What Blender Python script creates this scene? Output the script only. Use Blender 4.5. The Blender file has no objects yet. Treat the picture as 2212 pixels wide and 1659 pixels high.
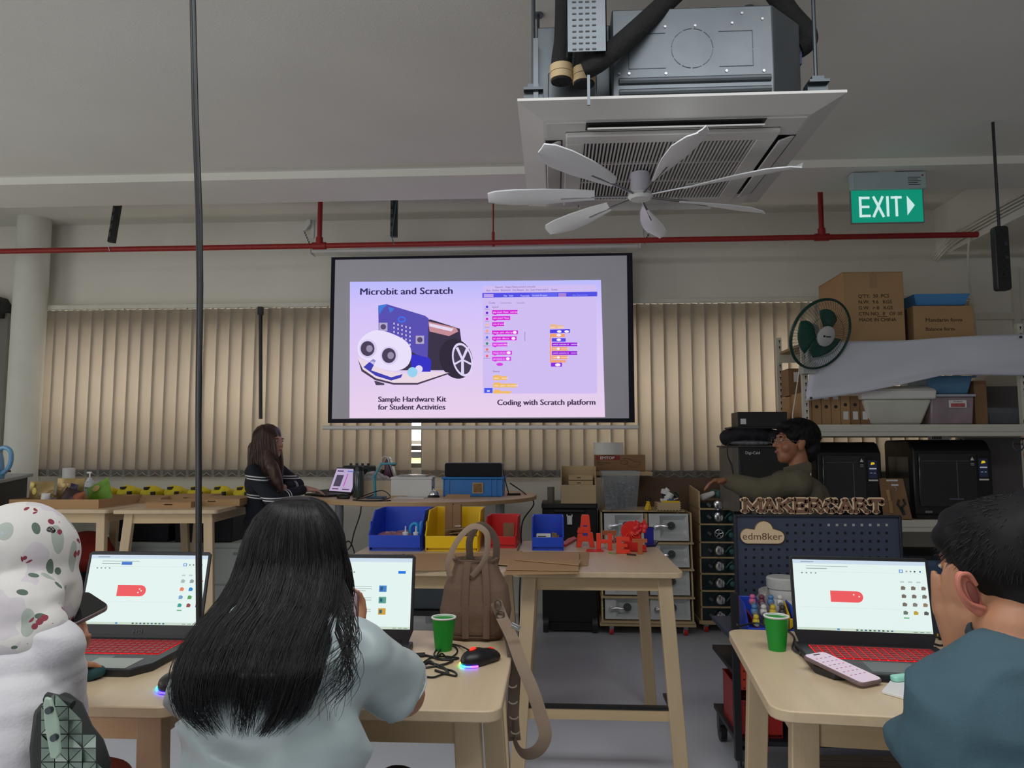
import bpy, bmesh, math, random
from mathutils import Vector, Matrix, Euler, noise
random.seed(7)
PI = math.pi
R = math.radians
SC = bpy.context.scene
C = SC.collection
V3 = Vector
# ------------------------------------------------------------------ camera, world, lights, exposure
FPX = 1600.0
YAW = math.atan(92/1600)
PITCH = R(5.02)
CAMZ = 1.4
cd = bpy.data.cameras.new('camera'); cam = bpy.data.objects.new('camera', cd); C.objects.link(cam)
cam.location = (0, 0, CAMZ); cam.rotation_euler = (PI/2+PITCH, 0, YAW)
cd.sensor_width = 36; cd.lens = FPX*36/2212; cd.clip_start = .02
SC.camera = cam
SC.view_settings.view_transform = 'Standard'; SC.view_settings.look = 'None'
SC.view_settings.gamma = 1; SC.view_settings.use_curve_mapping = False
SC.view_settings.exposure = 0.0

def lin(c):
    return tuple(((v/255)/12.92 if v/255 <= .04045 else ((v/255+.055)/1.055)**2.4) for v in c)
w = bpy.data.worlds.new('sky'); SC.world = w; w.use_nodes = True
bg = w.node_tree.nodes['Background']; bg.inputs[0].default_value = (1.0, .95, .88, 1); bg.inputs[1].default_value = 3.8

def area(name, loc, rot, sx, sy, power, col):
    l = bpy.data.lights.new(name, 'AREA'); l.shape = 'RECTANGLE'; l.size = sx; l.size_y = sy
    l.energy = power; l.color = col
    o = bpy.data.objects.new(name, l); C.objects.link(o); o.location = loc; o.rotation_euler = rot
    return o
area('ceiling_lamp_rear', (.2, .8, 3.12), (R(12), 0, 0), 3.2, .7, 42, (.97, .99, 1.0))
area('rear_fill_light', (-2.6, -2.3, 1.7), (R(90), 0, R(-12)), 3.0, 1.8, 42, (.93, .96, 1.0))  # added soft fill from behind the camera; the rear wall has no window
area('left_fill_light', (-6.25, 1.6, 1.75), (R(90), 0, R(-90)), 4.6, 1.5, 60, (1.0, .985, .93))  # added fill that brightens the left ceiling; the left wall has no window

# ------------------------------------------------------------------ helpers
_rot = Euler((PI/2+PITCH, 0, YAW)).to_matrix()
def ray(px, py):
    return _rot @ V3(((px-1106)/FPX, -(py-829.5)/FPX, -1))
def P(px, py, Y):            # the point seen at a pixel, on the vertical plane y = Y
    r = ray(px, py); k = Y/r.y
    return V3((r.x*k, Y, CAMZ+r.z*k))
def Pz(px, py, z):           # the point seen at a pixel, on the horizontal plane z
    r = ray(px, py); k = (z-CAMZ)/r.z
    return V3((r.x*k, r.y*k, z))

MATS = {}
def mat(name, col, rough=.6, metal=0, var=.06, scale=6, stretch=(1, 1, 1), bump=0, bscale=80, emit=0, ecol=None,
        trans=0, alpha=1, coat=0, sheen=0, spec=.5, translucent=0):
    if name in MATS: return MATS[name]
    m = bpy.data.materials.new(name); m.use_nodes = True; MATS[name] = m
    nt = m.node_tree; N = nt.nodes; L = nt.links; b = N['Principled BSDF']
    c = lin(col)
    b.inputs['Base Color'].default_value = (*c, 1)
    b.inputs['Roughness'].default_value = rough; b.inputs['Metallic'].default_value = metal
    b.inputs['Specular IOR Level'].default_value = spec
    if trans: b.inputs['Transmission Weight'].default_value = trans
    if alpha < 1: b.inputs['Alpha'].default_value = alpha
    if coat: b.inputs['Coat Weight'].default_value = coat
    if sheen: b.inputs['Sheen Weight'].default_value = sheen
    tc = N.new('ShaderNodeTexCoord'); mp = N.new('ShaderNodeMapping'); mp.inputs['Scale'].default_value = stretch
    L.new(tc.outputs['Object'], mp.inputs[0])
    if var:
        nz = N.new('ShaderNodeTexNoise'); nz.inputs['Scale'].default_value = scale; nz.inputs['Detail'].default_value = 4
        L.new(mp.outputs[0], nz.inputs['Vector'])
        mx = N.new('ShaderNodeMix'); mx.data_type = 'RGBA'
        mx.inputs[6].default_value = (*[max(0, v*(1-var*2.2)) for v in c], 1)
        mx.inputs[7].default_value = (*[min(1, v*(1+var*2.2)) for v in c], 1)
        L.new(nz.outputs[0], mx.inputs[0]); L.new(mx.outputs[2], b.inputs['Base Color'])
    if bump:
        n2 = N.new('ShaderNodeTexNoise'); n2.inputs['Scale'].default_value = bscale
        L.new(mp.outputs[0], n2.inputs['Vector'])
        bp = N.new('ShaderNodeBump'); bp.inputs['Strength'].default_value = bump; bp.inputs['Distance'].default_value = .01
        L.new(n2.outputs[0], bp.inputs['Height']); L.new(bp.outputs[0], b.inputs['Normal'])
    if emit:
        b.inputs['Emission Color'].default_value = (*lin(ecol or col), 1); b.inputs['Emission Strength'].default_value = emit
    if translucent:
        t = N.new('ShaderNodeBsdfTranslucent'); t.inputs[0].default_value = (*c, 1)
        ms = N.new('ShaderNodeMixShader'); ms.inputs[0].default_value = translucent
        L.new(b.outputs[0], ms.inputs[1]); L.new(t.outputs[0], ms.inputs[2]); L.new(ms.outputs[0], N['Material Output'].inputs[0])
    return m
def emat(col, s=1.0):        # light given off by a screen, a lamp or projected light
    n = 'light_%d_%d_%d_%.2f' % (*col, s)
    if n in MATS: return MATS[n]
    m = mat(n, (8, 8, 8), rough=.5, var=0, emit=s, ecol=col, spec=.2)
    return m
def wood(name, col, rough=.5, axis=0, var=.1, sc=5):
    st = [14, 14, 14]; st[axis] = 1.2
    return mat(name, col, rough, var=var, scale=sc*.35, stretch=tuple(st), bump=.05, bscale=20)

class MB:
    def __init__(s): s.v = []; s.f = []; s.m = Matrix()
    def add(s, vs, fs):
        n = len(s.v); s.v += [s.m @ V3(v) for v in vs]; s.f += [tuple(i+n for i in f) for f in fs]; return s
    def box(s, x0, x1, y0, y1, z0, z1):
        return s.add([(x0,y0,z0),(x1,y0,z0),(x1,y1,z0),(x0,y1,z0),(x0,y0,z1),(x1,y0,z1),(x1,y1,z1),(x0,y1,z1)],
                     [(3,2,1,0),(4,5,6,7),(0,1,5,4),(1,2,6,5),(2,3,7,6),(3,0,4,7)])
    def taper(s, w0, d0, w1, d1, z0, z1, c=(0,0), c1=None):
        c1 = c1 or c
        a = [(c[0]+i*w0/2, c[1]+j*d0/2, z0) for i, j in ((-1,-1),(1,-1),(1,1),(-1,1))]
        b = [(c1[0]+i*w1/2, c1[1]+j*d1/2, z1) for i, j in ((-1,-1),(1,-1),(1,1),(-1,1))]
        return s.add(a+b, [(3,2,1,0),(4,5,6,7),(0,1,5,4),(1,2,6,5),(2,3,7,6),(3,0,4,7)])
    def prism(s, pts, z0, z1, plane='xy'):   # plane 'xz': pts are (x,z), z0..z1 run along y
        n = len(pts)
        if sum(pts[i][0]*pts[(i+1) % n][1]-pts[(i+1) % n][0]*pts[i][1] for i in range(n)) < 0: pts = pts[::-1]
        if plane == 'xy': a = [(x, y, z0) for x, y in pts]; b = [(x, y, z1) for x, y in pts]
        elif plane == 'xz': a = [(x, z1, y) for x, y in pts]; b = [(x, z0, y) for x, y in pts]
        else: a = [(z0, x, y) for x, y in pts]; b = [(z1, x, y) for x, y in pts]
        return s.add(a+b, [tuple(range(n))[::-1], tuple(range(n, 2*n))] + [(i, (i+1) % n, n+(i+1) % n, n+i) for i in range(n)])
    def cyl(s, p0, p1, r0, r1=None, n=14):
        r1 = r0 if r1 is None else r1
        p0 = V3(p0); p1 = V3(p1); d = (p1-p0).normalized()
        u = d.orthogonal().normalized(); w_ = d.cross(u)
        vs = [p0+(u*math.cos(2*PI*i/n)+w_*math.sin(2*PI*i/n))*r0 for i in range(n)]
        vs += [p1+(u*math.cos(2*PI*i/n)+w_*math.sin(2*PI*i/n))*r1 for i in range(n)]
        return s.add(vs, [tuple(range(n))[::-1], tuple(range(n, 2*n))]+[(i, (i+1) % n, n+(i+1) % n, n+i) for i in range(n)])
    def tube(s, pts, r, n=8, flat=1.0, up=None):
        pts = [V3(p) for p in pts]; k = len(pts); rr = r if isinstance(r, (list, tuple)) else [r]*k
        d = (pts[1]-pts[0]).normalized(); u = V3(up) if up else d.orthogonal().normalized(); vs = []
        for i, p in enumerate(pts):
            t = (pts[min(i+1, k-1)]-pts[max(i-1, 0)]).normalized()
            u = (u-t*u.dot(t)); u = u.normalized() if u.length > 1e-6 else t.orthogonal().normalized()
            w_ = t.cross(u)
            for j in range(n):
                a = 2*PI*j/n
                vs.append(p+(u*math.cos(a)+w_*math.sin(a)*flat)*rr[i])
        fs = [(i*n+j, i*n+(j+1) % n, (i+1)*n+(j+1) % n, (i+1)*n+j) for i in range(k-1) for j in range(n)]
        fs += [tuple(range(n))[::-1], tuple(range((k-1)*n, k*n))]
        return s.add(vs, fs)
    def lathe(s, prof, n=20, c=(0, 0), z=0):
        k = len(prof); vs = []
        for r, h in prof:
            for j in range(n): vs.append((c[0]+r*math.cos(2*PI*j/n), c[1]+r*math.sin(2*PI*j/n), z+h))
        fs = [(i*n+j, i*n+(j+1) % n, (i+1)*n+(j+1) % n, (i+1)*n+j) for i in range(k-1) for j in range(n)]
        fs += [tuple(range(n))[::-1], tuple(range((k-1)*n, k*n))]
        return s.add(vs, fs)
    def ell(s, c, r, rot=None, n=16, m=10):
        if not isinstance(r, (tuple, list)): r = (r, r, r)
        c = V3(c); rot = rot or Matrix.Identity(3); vs = [c+rot @ V3((0, 0, r[2]))]
        for i in range(1, m):
            a = PI*i/m
            for j in range(n): b = 2*PI*j/n; vs.append(c+rot @ V3((r[0]*math.sin(a)*math.cos(b), r[1]*math.sin(a)*math.sin(b), r[2]*math.cos(a))))
        vs.append(c-rot @ V3((0, 0, r[2])))
        fs = [(0, 1+j, 1+(j+1) % n) for j in range(n)]
        fs += [(1+i*n+j, 1+(i+1)*n+j, 1+(i+1)*n+(j+1) % n, 1+i*n+(j+1) % n) for i in range(m-2) for j in range(n)]
        e = len(vs)-1; b = 1+(m-2)*n
        fs += [(b+j, e, b+(j+1) % n) for j in range(n)]
        return s.add(vs, fs)
    def caps(s, a, b, ra, rb=None, n=14):
        rb = ra if rb is None else rb
        s.cyl(a, b, ra, rb, n); s.ell(a, ra, n=n, m=8); s.ell(b, rb, n=n, m=8); return s
    def chain(s, pts, rs, n=14):
        for i in range(len(pts)-1): s.caps(pts[i], pts[i+1], rs[i], rs[i+1], n)
        return s

def rrect(w_, h_, r, k=4, c=(0, 0)):
    pts = []
    for cx, cy, a0 in ((w_/2-r, h_/2-r, 0), (-w_/2+r, h_/2-r, 90), (-w_/2+r, -h_/2+r, 180), (w_/2-r, -h_/2+r, 270)):
        for i in range(k+1): a = R(a0+90*i/k); pts.append((c[0]+cx+r*math.cos(a), c[1]+cy+r*math.sin(a)))
    return pts
def circ(r, n=16, c=(0, 0), sy=1): return [(c[0]+r*math.cos(2*PI*i/n), c[1]+r*sy*math.sin(2*PI*i/n)) for i in range(n)]

def wpos(o):
    p = V3((0, 0, 0))
    while o: p = p+o.location; o = o.parent
    return p
def finish(me, m, ang=35):
    me.materials.append(m)
    me.polygons.foreach_set('use_smooth', [True]*len(me.polygons))
    if ang: me.set_sharp_from_angle(angle=R(ang))
def link(name, me, parent=None):
    o = bpy.data.objects.new(name, me); C.objects.link(o)
    if parent: o.parent = parent
    return o
def obj(name, mb, m, parent=None, world=False, bevel=0, seg=2, ang=35, label=None, kind=None):
    vs = mb.v
    if world and parent:
        off = wpos(parent); vs = [v-off for v in vs]
    me = bpy.data.meshes.new(name); me.from_pydata([tuple(v) for v in vs], [], mb.f); me.update()
    finish(me, m, ang)
    o = link(name, me, parent)
    if bevel:
        bv = o.modifiers.new('bevel', 'BEVEL'); bv.width = bevel; bv.segments = seg; bv.limit_method = 'ANGLE'; bv.angle_limit = R(40)
    if label: o['label'] = label
    if kind: o['kind'] = kind
    return o
def tag(o, label, cat, group=None):
    o['label'] = label; o['category'] = cat
    if group: o['group'] = group
    return o
def thing(name, label, cat, loc=(0, 0, 0), rz=0, group=None, rot=None):
    o = bpy.data.objects.new(name, None); C.objects.link(o); o.empty_display_size = .05
    o.location = loc; o.rotation_euler = rot or (0, 0, rz)
    return tag(o, label, cat, group)
def struct(name, mb, m, **k):
    o = obj(name, mb, m, **k); o['kind'] = 'structure'; return o
def dup(root, loc, rz=None, label=None, group=None):
    def cp(o, par):
        c = o.copy(); C.objects.link(c)
        if par: c.parent = par
        for ch in kids.get(o.name, []): cp(ch, c)
        return c
    kids = {}
    stack = [root]
    while stack:
        o = stack.pop(); kids[o.name] = list(o.children); stack += kids[o.name]
    r = cp(root, None); r.location = loc
    if rz is not None: r.rotation_euler = (0, 0, rz)
    if label: r['label'] = label
    if group: r['group'] = group
    return r
def text(body, size, m, parent, M, name='lettering', ext=.0004, off=0, align='CENTER', sx=1.0, world=False, sp=1.0):
    cu = bpy.data.curves.new('t', 'FONT'); cu.body = body; cu.size = size; cu.extrude = ext; cu.offset = off
    cu.align_x = align; cu.resolution_u = 3; cu.space_character = sp
    t = bpy.data.objects.new('t', cu); C.objects.link(t)
    me = bpy.data.meshes.new_from_object(t)
    bpy.data.objects.remove(t); bpy.data.curves.remove(cu)
    me.transform(M @ Matrix.Diagonal((sx, 1, 1, 1)))
    if world and parent: me.transform(Matrix.Translation(-wpos(parent)))
    me.materials.clear(); me.materials.append(m)
    return link(name, me, parent)
def MX(loc, rx=90, ry=0, rz=0): return Matrix.Translation(V3(loc)) @ Euler((R(rx), R(ry), R(rz))).to_matrix().to_4x4()

def catmull(pts, k=6):
    pts = [V3(p) for p in pts]; q = [pts[0]]+pts+[pts[-1]]; out = []
    for i in range(1, len(q)-2):
        for j in range(k):
            t = j/k; a, b, c, d = q[i-1:i+3]
            out.append(.5*((2*b)+(c-a)*t+(2*a-5*b+4*c-d)*t*t+(3*b-a-3*c+d)*t**3))
    out.append(pts[-1]); return out
def cord(name, pts, r, m, label=None, cat='cable', parent=None, k=6, n=6):
    mb = MB().tube(catmull(pts, k), r, n)
    if parent: return obj(name, mb, m, parent, world=True)
    o0 = V3(pts[0]); mb.v = [v-o0 for v in mb.v]
    o = obj(name, mb, m); o.location = o0
    return tag(o, label, cat)

def remesh(name, mb, m, parent, vox=.008, it=4, fold=0, fscale=6, fstretch=(1, 1, 1), world=True, ang=0, cut=None, fold2=0):
    me = bpy.data.meshes.new(name); me.from_pydata([tuple(v) for v in mb.v], [], mb.f); me.update()
    t = bpy.data.objects.new('t', me); C.objects.link(t)
    rm = t.modifiers.new('r', 'REMESH'); rm.mode = 'VOXEL'; rm.voxel_size = vox
    sm = t.modifiers.new('s', 'SMOOTH'); sm.factor = .5; sm.iterations = it
    dg = bpy.context.evaluated_depsgraph_get()
    out = bpy.data.meshes.new_from_object(t.evaluated_get(dg)); out.name = name
    bpy.data.objects.remove(t); bpy.data.meshes.remove(me)
    if fold or cut:
        bm = bmesh.new(); bm.from_mesh(out)
        if cut:
            for co, no in cut:
                bmesh.ops.bisect_plane(bm, geom=bm.verts[:]+bm.edges[:]+bm.faces[:], plane_co=co, plane_no=no, clear_outer=True)
                ed = [e for e in bm.edges if e.is_boundary]
                if ed: bmesh.ops.holes_fill(bm, edges=ed, sides=0)
        bm.normal_update()
        if fold:
            for v in bm.verts:
                q = V3((v.co.x*fstretch[0], v.co.y*fstretch[1], v.co.z*fstretch[2]))*fscale
                a = 1-abs(noise.noise(q))*2.2
                d = fold*a+(fold2*noise.noise(q*3.1) if fold2 else 0)
                v.co += v.normal*d
        bm.to_mesh(out); bm.free()
    if world and parent: out.transform(Matrix.Translation(-wpos(parent)))
    out.materials.clear(); finish(out, m, ang)
    return link(name, out, parent)

# shared materials
M_wall = mat('wall_paint', (226, 223, 214), .85, var=.03, scale=2.5, bump=.05, bscale=120)
M_ceil = mat('ceiling_paint', (222, 220, 212), .9, var=.04, scale=1.5, bump=.06, bscale=90)
M_white = mat('white_plastic', (225, 226, 226), .45, var=.02)
M_offw = mat('offwhite_metal', (215, 213, 200), .5, var=.04)
M_galv = mat('galvanised_steel', (100, 106, 111), .42, .75, var=.1, scale=9)
M_dgalv = mat('threaded_steel', (80, 86, 90), .4, .8)
M_black = mat('black_plastic', (22, 23, 27), .45, var=.04)
M_rub = mat('black_foam', (14, 14, 16), .85, var=.2, scale=30, bump=.5, bscale=60)
M_red = mat('red_pipe_paint', (150, 32, 30), .5, var=.06)
M_wood = wood('birch_top', (204, 182, 150), .42, 1, .07)
M_woodx = wood('birch_rail', (206, 180, 140), .5, 0, .07)
M_leg = wood('birch_leg', (200, 176, 142), .5, 2, .08)
M_edge = wood('birch_edge', (196, 168, 122), .6, 0, .08)
M_ply = wood('plywood', (196, 172, 132), .6, 0, .08)
M_card = mat('cardboard', (176, 140, 100), .85, var=.06, scale=5, bump=.08, bscale=50)
M_cardd = mat('dark_cardboard', (140, 108, 78), .85, var=.08, scale=5)
M_chrome = mat('chrome', (235, 236, 240), .2, 1, var=0)
M_steel = mat('steel', (170, 172, 176), .3, 1, var=0)
M_skin = mat('skin_tan', (176, 124, 94), .5, var=.05, scale=12)
M_skind = mat('skin_brown', (150, 100, 72), .5, var=.05, scale=12)
M_hair = mat('black_hair', (11, 10, 12), .65, var=.2, scale=30, stretch=(1, 1, .1), spec=.25)
M_brown = mat('brown_hair', (62, 40, 32), .45, var=.25, scale=30, stretch=(1, 1, .15))
M_txt = mat('dark_print', (45, 38, 34), .7, var=0)
M_paper = mat('white_paper', (222, 222, 220), .8, var=.02)
M_blue = mat('blue_bin_plastic', (34, 74, 200), .38, var=.03)
M_yel = mat('yellow_bin_plastic', (240, 196, 22), .38, var=.03)
M_redp = mat('red_bin_plastic', (214, 34, 36), .38, var=.03)
M_oran = mat('orange_red_print', (232, 62, 34), .45, var=.04, scale=40)
# ================================================================== room shell
YW = 6.48; XL = -6.4; XR = 4.25; ZR = 3.47; ZC = 3.2; YB = 5.04; YREAR = -3.0
M_floor = mat('painted_floor', (208, 214, 224), .42, var=.07, scale=1.3, bump=.03, bscale=30)
struct('floor', MB().box(XL-.3, XR+.3, YREAR-.3, YW+.3, -.1, 0), M_floor)
struct('ceiling', MB().box(XL-.2, XR+.2, YREAR-.2, YB-.45, ZC, ZC+.4), M_ceil)
struct('trim_1', MB().box(XL-.2, XR+.2, YB-.45, YB, ZC-.05, ZC+.4), M_ceil)           # edge beam
struct('trim_2', MB().box(XL-.2, XR+.2, YB, YW+.3, ZR, ZR+.13), M_ceil)               # raised ceiling strip by the window wall
struct('trim_3', MB().box(3.3, XR+.1, YB, YW, 3.04, ZR), M_ceil)                      # beam along the right side
struct('trim_4', MB().box(3.55, XR, 3.0, YB, 3.04, ZC-.05), M_ceil)
# window wall: opening between z 1.22 and 2.56
WX0, WX1, WZ0, WZ1 = -4.62, 3.45, 1.235, 2.545
wb = MB().box(XL-.2, XR+.2, YW, YW+.2, 0, WZ0); wb.box(XL-.2, XR+.2, YW, YW+.2, WZ1, ZR+.02)
wb.box(XL-.2, -6.0, YW, YW+.2, WZ0, WZ1); wb.box(-4.95, WX0, YW, YW+.2, WZ0, WZ1); wb.box(WX1, XR+.2, YW, YW+.2, WZ0, WZ1)
struct('wall_back', wb, M_wall)
struct('wall_left', MB().box(XL-.2, XL, YREAR, YW, 0, ZR+.02), M_wall)
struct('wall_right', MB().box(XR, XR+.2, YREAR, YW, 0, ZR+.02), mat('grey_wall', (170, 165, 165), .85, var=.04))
struct('wall_rear', MB().box(XL-.2, XR+.2, YREAR-.2, YREAR, 0, ZR), M_wall)
struct('trim_5', MB().cyl((-4.68, 6.28, 0), (-4.68, 6.28, ZR), .135, n=40), mat('pillar_paint', (222, 222, 214), .6, var=.03))
M_frame = mat('grey_window_frame', (120, 118, 112), .5, metal=.3)
wf = struct('window_1', MB().box(WX0, WX1, YW+.05, YW+.1, WZ0, WZ0+.04), M_frame)
for i in range(8):
    x = WX0+.02+(WX1-WX0-.04)*i/7
    obj('window_mullion', MB().box(x-.025, x+.025, YW+.05, YW+.1, WZ0+.04, WZ1-.04), M_frame, wf)
obj('window_head', MB().box(WX0, WX1, YW+.05, YW+.1, WZ1-.04, WZ1), M_frame, wf)
obj('window_rail', MB().box(WX0, WX1, YW+.055, YW+.095, 1.39, 1.43), M_frame, wf)
M_glass = mat('window_glass', (235, 240, 240), .02, var=0, alpha=.12)
for i in range(7):
    x0 = WX0+.02+(WX1-WX0-.04)*i/7+.025; x1 = x0+(WX1-WX0-.04)/7-.05
    obj('pane', MB().box(x0, x1, YW+.072, YW+.078, 1.43, WZ1-.04), M_glass, wf)
w2 = struct('window_2', MB().box(-6.0, -4.95, YW+.05, YW+.1, WZ0, WZ0+.05).box(-6.0, -4.95, YW+.05, YW+.1, WZ1-.05, WZ1).box(-6.0, -5.95, YW+.05, YW+.1, WZ0, WZ1).box(-5.0, -4.95, YW+.05, YW+.1, WZ0, WZ1), M_frame)
obj('pane', MB().box(-5.95, -5.0, YW+.072, YW+.078, WZ0+.05, WZ1-.05), M_glass, w2)
# the neighbouring facade seen through the missing slat
nb = thing('neighbouring_building', 'cream building with dark window band glimpsed through the gap in the blinds', 'building', (-.8, 11, 0))
obj('wall', MB().box(-9, 9, 0, .3, -2, 1.27), mat('cream_facade', (215, 200, 150), .8), nb)
obj('railing', MB().cyl((-9, -.05, 1.5), (9, -.05, 1.5), .03).cyl((-2, -.05, 1.3), (-1, -.05, 2.4), .03).cyl((-.6, -.05, 1.2), (.4, -.05, 2.0), .03).cyl((.2, -.05, 1.9), (.9, -.05, 1.3), .03), M_frame, nb)
obj('window_band', MB().box(-9, 9, -.04, .0, 1.27, 1.36), M_black, nb)

# vertical blinds
M_slat = mat('blind_fabric', (210, 203, 194), .9, var=.08, scale=3, stretch=(8, 8, .6), bump=.15, bscale=300, translucent=.6)
M_unlit = mat('blind_unlit', (128, 128, 124), .8, var=.05)  # grey slat ends: the missing backlight below the sill put into the colour
YBL = 6.36
bl = thing('vertical_blind', 'long beige vertical blind with fabric slats covering the whole window wall', 'blind', (-4.6, YBL, 1.16))
sm = MB()
vs = []
for zz in (0.0, 1.485):
    for j in range(7):
        t = j/6-.5; vs.append((t*.136, .003*math.cos(t*PI)+t*.030, zz))
sm.add(vs, [(j, j+1, 8+j, 7+j) for j in range(6)])
s0 = obj('slat', sm, M_slat, bl)
so = s0.modifiers.new('s', 'SOLIDIFY'); so.thickness = .0012
hm = MB()
vs = []
for zz in (0.0, .06):
    for j in range(7):
        t = j/6-.5; vs.append((t*.137, .006*math.cos(t*PI)+t*.030-.0015, zz))
hm.add(vs, [(j, j+1, 8+j, 7+j) for j in range(6)])
h0 = obj('unlit_band', hm, M_unlit, s0)
p_slat = .1155
gap_x = P(903, 960, YBL).x+4.6
for i in range(70):
    x = .06+i*p_slat
    if abs(x-gap_x) < p_slat*.5: gx = x; continue
    if i == 0: s0.location = (x, 0, 0); continue
    s = s0.copy(); C.objects.link(s); s.parent = bl; s.location = (x, 0, 0); s.rotation_euler = (0, 0, R(random.uniform(-3.5, 3.5)))
    h = h0.copy(); C.objects.link(h); h.parent = s
obj('headrail', MB().box(0, 8.1, -.03, .03, 1.49, 1.53), M_offw, bl, bevel=.004)
cl = MB()
for i in range(70): cl.box(.055+i*p_slat, .07+i*p_slat, -.036, .0, 1.483, 1.497)
obj('carrier_clips', cl, M_offw, bl, kind='stuff')
struct('trim_6', MB().box(-4.6, 3.5, YW-.05, YW, 2.66, 2.685), M_offw)
ch = MB(); 
for i in range(69):
    x = .06+i*p_slat
    ch.tube([(x+p_slat*t, -.012, .035-.03*math.sin(PI*t)) for t in (0, .2, .4, .6, .8, 1)], .0012, 4)
obj('bottom_chain', ch, M_white, bl, kind='stuff')
a = P(563, 668, 6.28); b = P(563, 905, 6.28)
tag(obj('blind_wand', MB().cyl(a, b, .016).box(a.x-.02, a.x+.02, 6.26, 6.3, a.z-.05, a.z+.02), M_black), 'black strip hanging down the blinds left of the screen', 'wand')

# ================================================================== red sprinkler pipe
YP = 5.85
a = P(-120, 545, YP); b = P(2330, 503, YP)
pipe = thing('sprinkler_pipe', 'red sprinkler pipe running across the room above the screen', 'pipe', (a.x, YP, a.z))
def pz(px): t = (px+120)/2450; return a.lerp(b, t)
obj('main_pipe', MB().cyl(a, b, .022, n=16), M_red, pipe, world=True)
for px, top in ((738, ZR), (1812, ZR)):
    q = pz(px)
    obj('riser', MB().cyl(q, (q.x, q.y, top), .020, n=14), M_red, pipe, world=True)
    obj('tee_fitting', MB().cyl(q-V3((.055, 0, 0)), q+V3((.055, 0, 0)), .030, n=16).cyl(q, q+V3((0, 0, .07)), .029, n=16), M_red, pipe, world=True)
q = pz(1119)
obj('sprinkler_drop', MB().cyl(q-V3((0,0,.03)), q+V3((0, 0, .09)), .012).cyl(q, q+V3((0, 0, ZR-q.z)), .006), M_red, pipe, world=True)
q = pz(266)
cord('tie_wire', [(q.x, YP, ZR), (q.x+.01, YP, q.z+.15), (q.x-.006, YP-.025, q.z+.05), (q.x+.01, YP-.026, q.z-.02)], .003, M_white, 'thin white tie wire hooked over the red pipe at the left')

# ================================================================== projector screen
YS = 6.12
def frm(x0, x1, y0, y1, Y):
    a = P(x0, y1, Y); b = P(x1, y0, Y); return a.x, b.x, a.z, b.z
sx0, sx1, sz0, sz1 = frm(708, 1366, 546, 914, YS)
scr = thing('projection_screen', 'large pull-down projection screen with black border showing the slide', 'screen', ((sx0+sx1)/2, YS, sz0))
M_sf = mat('screen_fabric', (214, 214, 228), .9, var=.02)
M_nav = mat('screen_border', (12, 12, 34), .8, var=.02)
obj('border', MB().box(sx0, sx1, YS, YS+.004, sz0, sz1), M_nav, scr, world=True)
ix0, ix1, iz0, iz1 = frm(717, 1354, 552, 905, YS-.002)
obj('fabric', MB().box(ix0, ix1, YS-.003, YS-.001, iz0, iz1), M_sf, scr, world=True)
hx0, hx1, hz0, hz1 = frm(674, 1379, 530, 548, YS)
obj('casing', MB().box(hx0, hx1, YS-.04, YS+.09, hz0, hz1), M_white, scr, world=True, bevel=.01)
for x_ in (hx0+.3, hx1-.3): obj('wall_mount', MB().box(x_-.02, x_+.02, YS+.09, YW, hz0+.02, hz1-.01), M_white, scr, world=True)
obj('casing_cap', MB().box(hx0-.012, hx0, YS-.045, YS+.095, hz0-.005, hz1+.005).box(hx1, hx1+.012, YS-.045, YS+.095, hz0-.005, hz1+.005), M_white, scr, world=True)
bx0, bx1, bz0, bz1 = frm(697, 1379, 919, 928, YS)
obj('bottom_bar', MB().cyl((bx0, YS, (bz0+bz1)/2), (bx1, YS, (bz0+bz1)/2), .017, n=16), M_white, scr, world=True)
# projected slide (light on the fabric), drawn in the slide's own plane
def slide(name, pts, col, layer=1, s=1.0, parent=scr, m=None):
    Y = YS-.0045-.0006*layer
    mb = MB().add([P(x, y, Y) for x, y in pts], [tuple(range(len(pts)))])
    return obj(name, mb, m or emat(col, s), parent, world=True, ang=0)
ml = bpy.data.materials.new('projected_light'); ml.use_nodes = True; nt = ml.node_tree
b = nt.nodes['Principled BSDF']; b.inputs['Base Color'].default_value = (.02, .02, .02, 1); b.inputs['Emission Strength'].default_value = 1.0
tc = nt.nodes.new('ShaderNodeTexCoord'); sp = nt.nodes.new('ShaderNodeSeparateXYZ'); mr = nt.nodes.new('ShaderNodeMapRange'); cr = nt.nodes.new('ShaderNodeValToRGB')
nt.links.new(tc.outputs['Generated'], sp.inputs[0]); nt.links.new(sp.outputs[2], cr.inputs[0]); nt.links.new(cr.outputs[0], b.inputs['Emission Color'])
cr.color_ramp.elements[0].color = (*lin((230, 205, 232)), 1); cr.color_ramp.elements[1].color = (*lin((182, 182, 250)), 1)
e = cr.color_ramp.elements.new(.82); e.color = (*lin((206, 190, 246)), 1)
slide('projected_slide', [(755, 903), (1307, 901), (1298, 605), (756, 609)], None, 0, m=ml)
def smo(pts, k=4):
    n = len(pts); out = []
    for i in range(n):
        a, b, c, d = [V3((*pts[(i+j-1) % n], 0)) for j in range(4)]
        for j in range(k):
            t = j/k; q = .5*((2*b)+(c-a)*t+(2*a-5*b+4*c-d)*t*t+(3*b-a-3*c+d)*t**3); out.append((q.x, q.y))
    return out
def rr(x0, x1, y0, y1): return [(x0, y1), (x1, y1), (x1, y0), (x0, y0)]
def stext(s, x, y, h, col=(66, 52, 84), sx=1.0, off=0.0, align='LEFT', name='slide_text', L=3):
    Y = YS-.0045-.0006*L; p = P(x, y, Y); k = YS/FPX
    return text(s, h*k*1.38, emat(col), scr, MX(p), name=name, ext=0.0001, off=off, align=align, sx=sx, world=True)
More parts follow.
